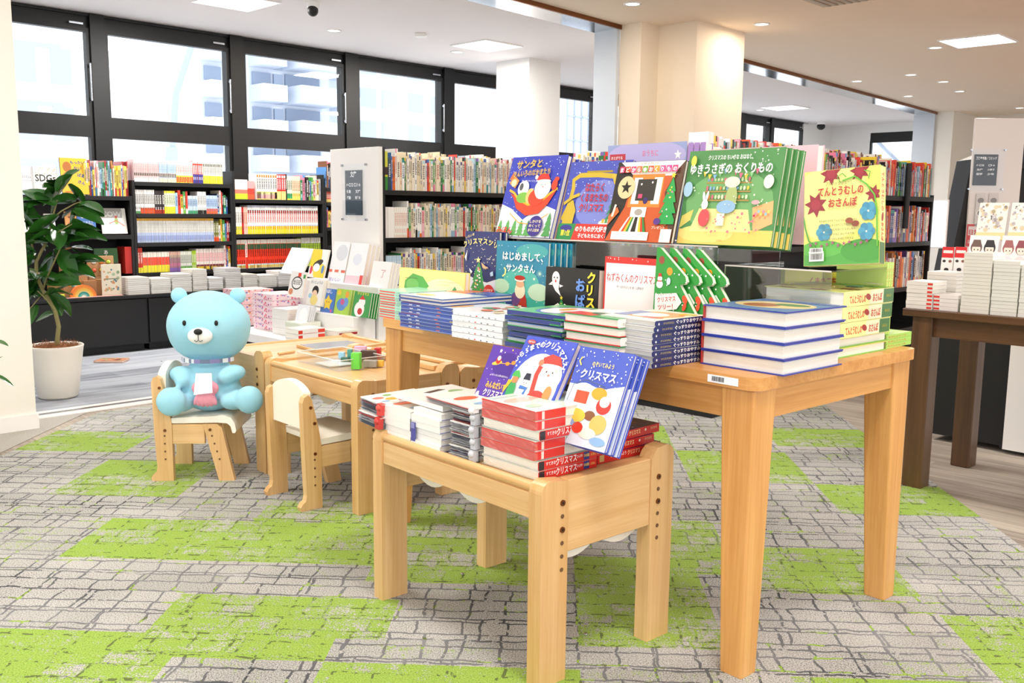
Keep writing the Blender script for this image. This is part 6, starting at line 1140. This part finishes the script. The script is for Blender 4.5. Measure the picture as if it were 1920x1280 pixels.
# --- flat piles along the counter
ce = [('F4F2EC', 'D8C83A', 9), ('F4F3EE', 'E8E6E0', 8), ('F4F3EE', 'E4E2DE', 10), ('EFE9DC', 'E4DCCB', 12), ('DCE4EC', 'F0E8B8', 7), ('CFC8D2', 'D2CAD4', 12), ('F0ECDC', 'E8E4B8', 8), ('F2EFE6', 'C8C84A', 7), ('E9E6EE', 'E2E0EC', 9)]
pxs = [(241, 282), (284, 322), (323, 361), (362, 390), (392, 420), (423, 453), (456, 484), (487, 520), (522, 548)]
for (c, s_, n), (x0, x1) in zip(ce, pxs):
    u0, u1 = ctr(x0, 7.0), ctr(x1, 7.0); W, D = u1 - u0 - .006, .2; T = .0145; k = pxs.index((x0, x1))
    p = book('x', D, W, T * .96, None, cover=c, spine=s_, back='A9A5A2', pages='F6F4EE', hard=.001, name='flat_book')
    for i in range(n):
        t = p if i == 0 else dup(p); t.location = RM.w(u0 + RN.uniform(0, .004), 7.0 + D + RN.uniform(-.003, .003), ZC + i * T); t.rotation_euler = (0, 0, RM.yaw - math.pi / 2); j = n - 1 - i
        t['label'] = 'flat book in the %s counter pile from the left, %s' % (nth(k), 'topmost' if j == 0 else nth(j) + ' from top'); t['group'] = 'flat book piles on the black counter'
row(RM, 4.07, 4.26, SV + .02, 1.163, [(1, .12, .17, 'E8DCD8', [(0, .3, 'C8D83A'), (.3, .5, 'E87A6A')], None, None, 'white box with green foot'), (1, .065, .16, 'C8443A', [(0, .3, 'E8603A'), (.6, 1, 'D8A0A0')], None, None, 'red box')], 'manga bookcase upper left', 'small boxes on the manga bookcase')
# --- middle bookcase with the white end panel
a, b_ = 3.93, 6.34
row(RM, a, 5.95, 5.08, 1.221, [(1, .03, .26, 'D8D83A', [(0, .35, '3A8A3A'), (.4, .6, '3A2A22')], None, None, 'yellow and green book'), (1, .028, .22, '2F4358', [], 'E8E8E8', None, 'dark blue book'), (4, 'picture'), (100, 'pale')], 'the middle case top row', 'middle bookcase top row', name='storybook')
row(RM, a, 5.35, 5.08, .901, [(3, .028, .21, 'F6F4F0', [], None, None, 'plain white book'), (6, .018, .21, 'F6F4EC', [(0, .1, 'F0E0D0')], 'E0A090', None, 'white spined picture book'), (110, 'pale')], 'the middle case second row', 'middle bookcase second row', scale=.95, name='storybook')
row(RM, a, 5.25, 5.08, .581, [(7, .02, .2, 'BFD8EC', [], 'F4F6F8', None, 'pale blue book'), (70, 'pale')], 'the middle case third row', 'middle bookcase third row', scale=.95, name='storybook')
row(RM, 4.2, 6.3, 5.40, 1.221, [(120, 'pale')], '', '', scale=1.16, name='storybooks', stuff='rear row of pale storybooks showing above the middle bookcase')
# --- bookcase behind the risers
for z, w_ in ((1.221, 'top'), (.901, 'second'), (.581, 'third')): row(Fr(0, 0, 45.5 - 90), -3.72, -2.72, 4.285, z, [(75, 'pale' if z > 1 else 'mix')], 'the %s row behind the risers' % w_, 'rows behind the risers', scale=.86, name='hardcover_book')
for z, w_ in ((1.221, 'top'), (.901, 'second'), (.581, 'third')): row(RM, 4.62 if z > 1 else 6.0, RE - .03, 2.69, z, [(150, 'dark' if z < 1.2 else 'mix')], 'the right bookcase %s row' % w_, 'far right bookcase rows', scale=1.02, name='hardcover_book')
row(RM, 4.62, 7.0, 3.0, 1.221, [(3, .02, .33, 'F0ECE8', [], None, None, 'white file'), (130, 'manga')], '', '', scale=1.38, name='comics', stuff='rear row of bright comics showing above the far right bookcase')
m = MB(); m.mat = 'black'; m.box(0, RE - 4.58, .285, .56, 1.19, 1.22); m.box(0, RE - 4.58, .54, .56, 0, 1.19); m.obj('rear_shelf', RBC)
m = MB(); m.mat = 'black'; m.cyl((0, 0, 1.0), .02, .02, .45, 12); o = m.obj('shelf_post'); o.location = RM.w(6.62, 2.66, 0); tag(o, 'rounded black post on the far right bookcase front', 'post')
# ================================================================ signs
def sign(fr, lx, bl, br, tl, lines, label, plate=None):
    p, q, r_ = hit(fr, lx, *bl), hit(fr, lx, *br), hit(fr, lx, *tl); W, H = abs(p.y - q.y), r_.z - p.z
    t = thing('direction_sign', label, 'sign', fr.w(lx, max(p.y, q.y), (p.z + q.z) / 2), fr.yaw - math.pi / 2)
    m = MB(); m.mat = 'pane'; m.box(-.03, W + .05, -.012, -.008, -.04, H + .045); m.obj('acrylic_cover', t)
    for x, z in ((-.03, -.03), (W + .05, -.03), (-.03, H + .035), (W + .05, H + .035)): m = MB(); m.mat = 'steel'; m.cyl((x, -.016, z), .008, .008, .016, 12, 1); m.obj('standoff', t)
    A = Art(H / W); A.r(0, 0, 1, H / W, '3E4E5E' if plate is None else plate)
    for tx, x, y, h, w__ in lines: A.t(tx, x, y * H / W, h, 'F4F6F8', w=w__, bold=.03)
    m = MB(); m.mat = 'print'; m.box(0, W, -.005, 0, 0, H, '22303C'); A.draw(m, V((0, -.005, 0)), V((1, 0, 0)), V((0, 0, 1)), W); m.obj('sign_face', t); return t
sign(RM, 3.868, (649, 402), (680, 404), (649, 319), [('文庫', .32, .86, .22, .36), ('←C12 C11→', .08, .64, .17, .84), ('新書', .1, .5, .12, .24), ('文庫', .62, .5, .12, .3), ('選書', .1, .36, .12, .24), ('単行本', .6, .36, .12, .32)], 'dark sign reading C12 C11 under acrylic on the white end panel')
RK = Fr(RACK.location.x, RACK.location.y, math.degrees(RACK.rotation_euler.z) + 90)
sign(RK, -.004, (1823, 347), (1867, 348), (1823, 289), [('資格参考書／コミック', .06, .84, .14, .88), ('←C10', .1, .62, .12, .32), ('C9→', .6, .62, .12, .28), ('文庫', .12, .48, .1, .26), ('小学館', .58, .48, .1, .3), ('語学', .12, .34, .1, .26), ('少年', .58, .34, .1, .3)], 'black sign reading C10 C9 on the right white rack panel', '1E2024')
for i, x in enumerate((1826, 1850)):
    facing('grey manga sample strip under the right black sign, ' + ('left' if i == 0 else 'right'), RK, -.012, (x, 430), (x + 17, 430), (x, 362), 0, lambda a: Art(a).r(0, 0, 1, a, 'D8D6D4').e(.5, a * .8, .35, .3, '8A8886').e(.5, a * .45, .4, .4, 'F2F0EE').e(.45, a * .45, .2, .3, '6A6866').e(.5, a * .12, .35, .3, 'A8A6A4'), T=.003, cat='poster', name='poster')
facing('red and white poster on the white rack panel behind comics', RK, -.012, (1810, 462), (1840, 462), (1811, 420), 0, lambda a: Art(a).r(0, 0, 1, a, 'D02A2C').r(.1, a * .5, .9, a * .9, 'E8E0DC').t('日常', .15, a * .55, .35, 'C8282A', bold=.03).t('ジャンプ', .1, a * .15, .25, 'F6F2EE', w=.8, bold=.03), T=.003, cat='poster', name='poster')
# ================================================================ white platform displays
PZ = .2505
def pf(label, u, bl, br, tl, tilt, art, **k): return facing(label, RM, u, bl, br, tl, tilt, art, **k)
def prs(u0, u1, v0, v1, z, lab): t = place(thing('acrylic_riser', lab, 'display riser'), RM, u0, v0, PZ); m = MB(); m.mat = 'white_panel'; H = z - PZ; m.box(0, u1 - u0, 0, v1 - v0, H - .012, H); m.obj('top', t); m = MB(); m.mat = 'white_panel'; m.box(.004, u1 - u0 - .004, .004, v1 - v0 - .004, 0, H - .012); m.obj('body', t)
prs(3.64, 3.85, 4.78, 5.75, .60, 'white upper step on the white platform'); prs(3.46, 3.635, 4.80, 5.6, .42, 'white lower step on the white platform')
W_A = lambda c, *s_: (lambda a: [A_ := Art(a).r(0, 0, 1, a, c)] and [f(A_, a) for f in s_] and A_)
pf('pale white cover leaning at the left end of the platform top row', 3.66, (525, 512), (566, 514), (550, 467), 30, W_A('EEF0F8', lambda A, a: A.e(.5, a * .5, .3, .3, 'DDE2F2')), cover='F0F0F4')
pf('yellow and white manga cover on the platform top row', 3.67, (576, 516), (606, 524), (587, 465), 16, W_A('F4F2EE', lambda A, a: A.e(.3, a * .7, .35, .5, 'F0D23A').e(.7, a * .2, .4, .3, 'F0D84A').e(.5, a * .5, .3, .12, '26262A', 20).e(.45, a * .35, .2, .15, 'FFFFFF').e(.15, a * .25, .08, .15, 'D8405A').e(.85, a * .3, .08, .15, '5A8AC8')), cover='F2F0EA')
pf('tall glossy white cover with striped awning on the platform', 3.68, (612, 532), (642, 538), (627, 452), 14, W_A('F2F3F6', lambda A, a: A.e(.6, a * .75, .35, .3, 'D8DCE4').r(0, a * .3, 1, a * .36, 'E0705A').r(.2, a * .3, .35, a * .36, 'F6F4F2').r(.6, a * .3, .75, a * .36, 'F6F4F2').t('おいしい', .1, a * .1, .16, '8A7ACA', w=.7)), cover='F0F0F2', copies=1)
pf('thick white and pink book on the platform top row', 3.68, (643, 540), (676, 546), (660, 455), 14, W_A('F4F4F7', lambda A, a: A.r(0, 0, 1, a * .3, 'F0CDD8').e(.5, a * .65, .25, .2, 'E2E6F2').r(.82, a * .12, .98, a * .32, 'E2443C')), cover='F2F2F4', T=.03, copies=2, gap=.001)
pf('white red spined cover at the right end of the platform', 3.66, (690, 546), (725, 548), (700, 491), 14, W_A('F6F4F4', lambda A, a: A.t('了', .5, a * .5, .3, 'D8A8A8')), cover='F4F2F2', spine='E2443A', T=.02, copies=2, gap=.002)
pf('white manga cover with speech bubbles on the second row', 3.47, (538, 553), (566, 560), (553, 508), 14, W_A('F2F0EE', lambda A, a: A.e(.5, a * .55, .35, .25, '2A2A2C').e(.5, a * .55, .3, .2, 'F6F4F2').t('絵日記', .25, a * .5, .2, '2A2A2C', w=.5).r(.5, a * .8, .7, a * .95, 'E2442C').r(.85, a * .75, 1, a * .9, '4A9A4A').e(.2, a * .2, .14, .12, 'D8906A')), cover='F0EEEA')
pf('white cover drawing of a dark haired child on the second row', 3.48, (573, 570), (600, 575), (583, 522), 14, W_A('F3F2EC', lambda A, a: A.e(.5, a * .55, .22, .2, '1E1A1A').e(.48, a * .42, .17, .17, 'F2D0B0').e(.5, a * .2, .25, .2, 'F0DC8A').t('だいじょうぶ', .1, a * .82, .13, '4A5A7A', w=.8).e(.2, a * .35, .12, .1, 'A8D0E8')), cover='F2EEE4', spine='E2502C', T=.018, copies=1)
pf('blue cover with a smiling yellow star on the second row', 3.50, (600, 584), (623, 588), (609, 541), 12, W_A('4A7AC8', lambda A, a: A.s_(.5, a * .42, .38, 'F2D03A', 5, .6).e(.42, a * .45, .03, .04, 'A03A2A').e(.6, a * .45, .03, .04, 'A03A2A').t('おほし', .15, a * .82, .2, 'F4F4F8', w=.6, bold=.03).e(.85, a * .1, .08, .08, 'D85A9A')), cover='4A7AC8', T=.008)
pf('green cover with a blue elephant on the second row', 3.50, (625, 588), (652, 592), (633, 542), 12, W_A('A6CC4A', lambda A, a: A.e(.45, a * .4, .32, .26, '5A8ACC').e(.72, a * .5, .18, .2, '6A9AD8').e(.5, a * .5, .14, .12, 'C85A8A').e(.75, a * .8, .12, .14, 'F0A03A').e(.2, a * .85, .14, .12, 'E8C83A')), cover='A6CC4A', spine='D8DCA0', T=.01, copies=2)
pf('green board book cover with Santa on the second row', 3.50, (659, 590), (690, 598), (671, 546), 12, W_A('3A9A4A', lambda A, a: A.e(.4, a * .3, .3, .28, 'F6F4F2').e(.5, a * .6, .2, .18, 'F6F4F2').p([(.32, a * .7), (.68, a * .7), (.5, a * .88)], 'D8342E').t('クリスマス', .15, a * .88, .12, 'E8E04A', w=.7, bold=.03).e(.45, a * .22, .14, .12, 'C8302E')), cover='3A9A4A', spine='EEF0D8', T=.012, copies=3)
pf('glossy white cover on the lowest platform row with red striped copies', 3.36, (550, 612), (572, 616), (562, 572), 16, W_A('EEF0F6', lambda A, a: A.e(.6, a * .6, .3, .3, 'FFFFFF')), cover='F0F0F4', spine='E2553A', T=.008, copies=3)
def pile(label, n, u, bl, br, D, T, group, cover, spine, back=None, pages='F4F2EC', sa=None, fa_=None, W=None, face=0):
    p_, q_ = zp(*bl, PZ), zp(*br, PZ); p_, q_ = RM.l(p_), RM.l(q_); L = abs(p_.y - q_.y); p = book('x', D, L, T * .97, None, cover=cover, spine=spine, back=back or cover, pages=pages, spine_art=sa, front_art=fa_, end_art=sa)
    for i in range(n): t = p if i == 0 else dup(p); t.location = RM.w(max(p_.x, 3.25) + RN.uniform(-.002, .002), q_.y + RN.uniform(-.003, .003), PZ + i * T); t.rotation_euler = (0, 0, RM.yaw); k = n - 1 - i; t['label'] = label + ', ' + ('topmost' if k == 0 else nth(k) + ' from the top'); t['group'] = group
mot = Art(1.0); rn = random.Random(6)
mot.r(0, 0, 1, .3, 'F2C8CC')
for i in range(40): mot.r(rn.random() * .9, rn.random() * .2, 0, 0, 'F2C8CC') if 0 else mot.e(rn.random(), rn.random() * .22, .03, .02, rn.choice(['E2503A', '8A5AB8', 'F4F2F0', 'F08A3A', 'D85A8A', '5A7AC0']), n=8)
mot2 = Art(1.0).r(0, 0, 1, .3, 'F4DCE2')
for i in range(26): mot2.e(rn.random(), rn.random() * .2, .028, .02, rn.choice(['E87AA0', 'F4F2F2', 'B87AC0', 'E85A6A', '8A9AD8']), n=8)
pile('red and purple patterned activity box at the far platform corner', 5, 3.26, (420, 606), (450, 612), .27, .052, 'patterned activity boxes', 'F0D4D8', 'F2C8CC', sa=mot)
pile('pink patterned activity box on the white platform', 6, 3.26, (476, 614), (508, 621), .26, .042, 'pink activity boxes', 'F4E0E6', 'F4DCE2', sa=mot2)
pile('white paged book in the tall pile right of the pink boxes', 12, 3.26, (511, 624), (534, 630), .2, .0145, 'white paged books on the platform', 'F2F0EC', 'F2F0EC')
pile('pale book in the low pile at the near platform edge', 9, 3.26, (536, 634), (556, 640), .16, .0125, 'pale books on the platform', 'E8EEDC', 'E8EEDC')
rs = Art(1.0).r(0, .01, .16, .12, 'E0402C').r(.74, .01, 1, .12, 'E0402C').r(.2, .01, .7, .02, 'E0402C')
NF = RM; n1, n2 = RM.l(zp(560, 655, PZ)), RM.l(zp(632, 652, PZ))
for lab, n, ub, vb, W, D, T, c, sa in (('white book with red corner marks in front of the platform displays', 4, n1.x, n1.y, .19, .15, .03, 'F4F2EE', rs), ('cream paged book with dark red band right of the red cornered pile', 3, n2.x, n2.y, .17, .15, .034, 'F0EADC', Art(1.0).r(.1, .03, .9, .12, 'A83A3A'))):
    p = book('x', D, W, T * .97, None, cover=c, spine=c, pages='F4F0E6', spine_art=sa)
    for i in range(n): t = p if i == 0 else dup(p); t.location = RM.w(ub + W, vb, PZ + i * T); t.rotation_euler = (0, 0, RM.yaw + R(90)); k = n - 1 - i; t['label'] = lab + ', ' + ('topmost' if k == 0 else nth(k) + ' from top'); t['group'] = lab[:40].strip()
# ================================================================ right dark table
def tf(label, lx, bl, br, tl, tilt, art, **k): return facing(label, T3, lx, bl, br, tl, tilt, art, **k)
def rpile(label, n, x, px0, px1, D, T, cover, spine, z0=Z1, sa=None, group='comic piles on the dark table'):
    P = T3.w(x, 0, z0); y0, y1 = colt(px0, P, T3.b), colt(px1, P, T3.b); p = book('x', D, abs(y0 - y1), T * .96, None, cover=cover, spine=spine, pages='ECEAE0', spine_art=sa, hard=.001, name='comic_book')
    for i in range(n): t = p if i == 0 else dup(p); t.location = T3.w(x + RN.uniform(-.002, .002), min(y0, y1), z0 + i * T); t.rotation_euler = (0, 0, T3.yaw + R(RN.uniform(-.6, .6))); k = n - 1 - i; t['label'] = label + ', ' + ('topmost' if k == 0 else nth(k) + ' from top'); t['group'] = group
rpile('white comic in the leftmost front pile of the dark table', 7, .02, 1698, 1746, .13, .0155, 'F2F0EC', 'EEECE6', sa=Art(1).r(.8, .02, 1, .1, 'E03A34'))
rpile('red cornered comic in the second front pile of the dark table', 4, .03, 1749, 1795, .13, .0155, 'F0ECEA', 'F0ECEA', sa=Art(1).r(0, .02, .25, .1, 'E03A34'))
rpile('white comic in the tall middle pile of the dark table', 17, .03, 1800, 1853, .13, .0135, 'EEEDE6', 'E8E8E0')
rpile('white comic in the pile at the right photo edge', 15, .03, 1856, 1905, .13, .0135, 'EEEDE6', 'E6E8E2'); rpile('white comic in the pile cut by the right photo edge', 14, .03, 1908, 1960, .13, .0135, 'EEEDE6', 'E6E8E2')
rpile('white comic in the short rear pile of the dark table', 9, .20, 1735, 1790, .13, .0155, 'F0EEEA', 'ECEAE4')
girl = lambda h, c: (lambda A, a: A.e(.5, a * .72, .28, .26, h).e(.5, a * .66, .2, .2, 'F6E4D6').e(.5, a * .2, .4, .34, c).e(.42, a * .66, .03, .04, '2A2228', n=8).e(.6, a * .66, .03, .04, '2A2228', n=8).p([(.28, a * .78), (.72, a * .78), (.6, a * .88), (.4, a * .88)], h))
def pal(h, c, x): return lambda A, a: A.e(x, a * .66, .2, .24, h).e(x, a * .62, .15, .18, 'F6E4D6').p([(x - .19, a * .68), (x + .19, a * .68), (x + .12, a * .88), (x - .12, a * .88)], h).e(x, a * .2, .24, a * .26, c).e(x - .06, a * .6, .02, .03, '2A2228', n=8).e(x + .06, a * .6, .02, .03, '2A2228', n=8)
tf('comic cover with a brown haired girl in blue and a black haired boy', .28, (1811, 507), (1865, 510), (1820, 441), 8, W_A('F4F4F4', pal('6A5048', '6AC0E0', .26), pal('16161A', 'EE8A6A', .72)), cover='F4F4F4', cat='comic book', name='comic_book')
tf('comic cover with two red haired figures near the right edge', .28, (1871, 511), (1925, 515), (1878, 441), 8, W_A('F4F2F2', pal('A05A5A', 'E8E4EC', .25), pal('8A3440', 'F2DCE0', .7)), cover='F4F2F2', cat='comic book', name='comic_book')
for i, x in enumerate((1828, 1888)):
    tf('gold and silver wrapped comic standing at the dark table rear, ' + nth(i) + ' from left', .40, (x, 448), (x + 54, 451), (x + 8, 379), 10, W_A('E6E2DE', lambda A, a: A.d(24, (.05, a * .25, .95, a * .95), .03, .1, 'D2C4A4', i + 3).d(18, (.05, a * .25, .95, a * .95), .02, .07, 'B4AEB4', i + 7).d(14, (.1, a * .3, .9, a * .9), .01, .04, '7A767E', i + 11).d(10, (.2, a * .2, .8, a * .9), .02, .06, 'FBFAF8', i + 2).r(0, 0, 1, a * .2, 'E2D49A')), cover='E4E0DC', cat='comic book', name='comic_book', group='gold and silver comics')
for i, x in enumerate((1762, 1786)):
    tf('red topped white booklet standing on the rear dark table, ' + ('left one' if i == 0 else 'right one'), .36, (x, 515), (x + 22, 517), (x + 2, 462), 5, W_A('F2F0F0', lambda A, a: A.r(0, a * .62, 1, a, 'D8282C').r(.1, a * .78, .9, a * .88, 'F4E8E6').e(.5, a * .2, .2, .16, '2A2220').e(.25, a * .5, .14, .12, '3A3034').e(.75, a * .5, .14, .12, '8A5A4A')), cover='F0EEEE', cat='comic book', name='comic_book')
# small bits on the floor
t = book('small picture book lying on the floor in front of the black cabinets', .2, .14, .012, None, front_art=Art(.7).r(0, 0, 1, .7, 'E8A884').d(14, (.1, .1, .9, .6), .05, .09, 'C8DCA8', 3).d(8, (.1, .1, .9, .6), .04, .08, 'D8584A', 6), cover='E0A080', spine='C87A5A'); q = zp(176, 680, 0); t.location = (q.x, q.y, .002); t.rotation_euler.z = R(2)
for i, (x, y) in enumerate(((262, 664), (303, 679), (560, 920), (690, 990), (867, 1080), (1098, 1193), (1625, 1059))):
    m = MB(); m.mat = 'steel'; m.ell((0, 0, .003), (.006, .006, .003), 10, 6); o = m.obj('carpet_pin'); q = zp(x, y, 0); o.location = (q.x, q.y, .005); tag(o, 'tiny shiny metal stud on the floor, ' + ('beyond the shutter track, left one', 'beyond the shutter track, right one', 'by the empty small chair', 'left of the small front table', 'under the small front table', 'below the small front table, nearest', 'by the right leg of the large table')[i], 'stud')
m = MB(); m.mat = 'black'; m.tube([(0, 0, 0), (.02, .1, .12), (.0, .22, .2)], .006); o = m.obj('cable'); o.location = T3.w(.12, -.07, .45); o.rotation_euler.z = T3.yaw; tag(o, 'thin black cable hanging under the dark table', 'cable')
m = MB(); m.mat = 'satin'; m.tube([(0, 0, 0), (.005, .01, .08), (.02, .02, .14)], .004, 8, '2FBF5A'); o = m.obj('green_cord'); o.location = T3.w(.52, -.12, .56); tag(o, 'short bright green cord under the dark table', 'cord')
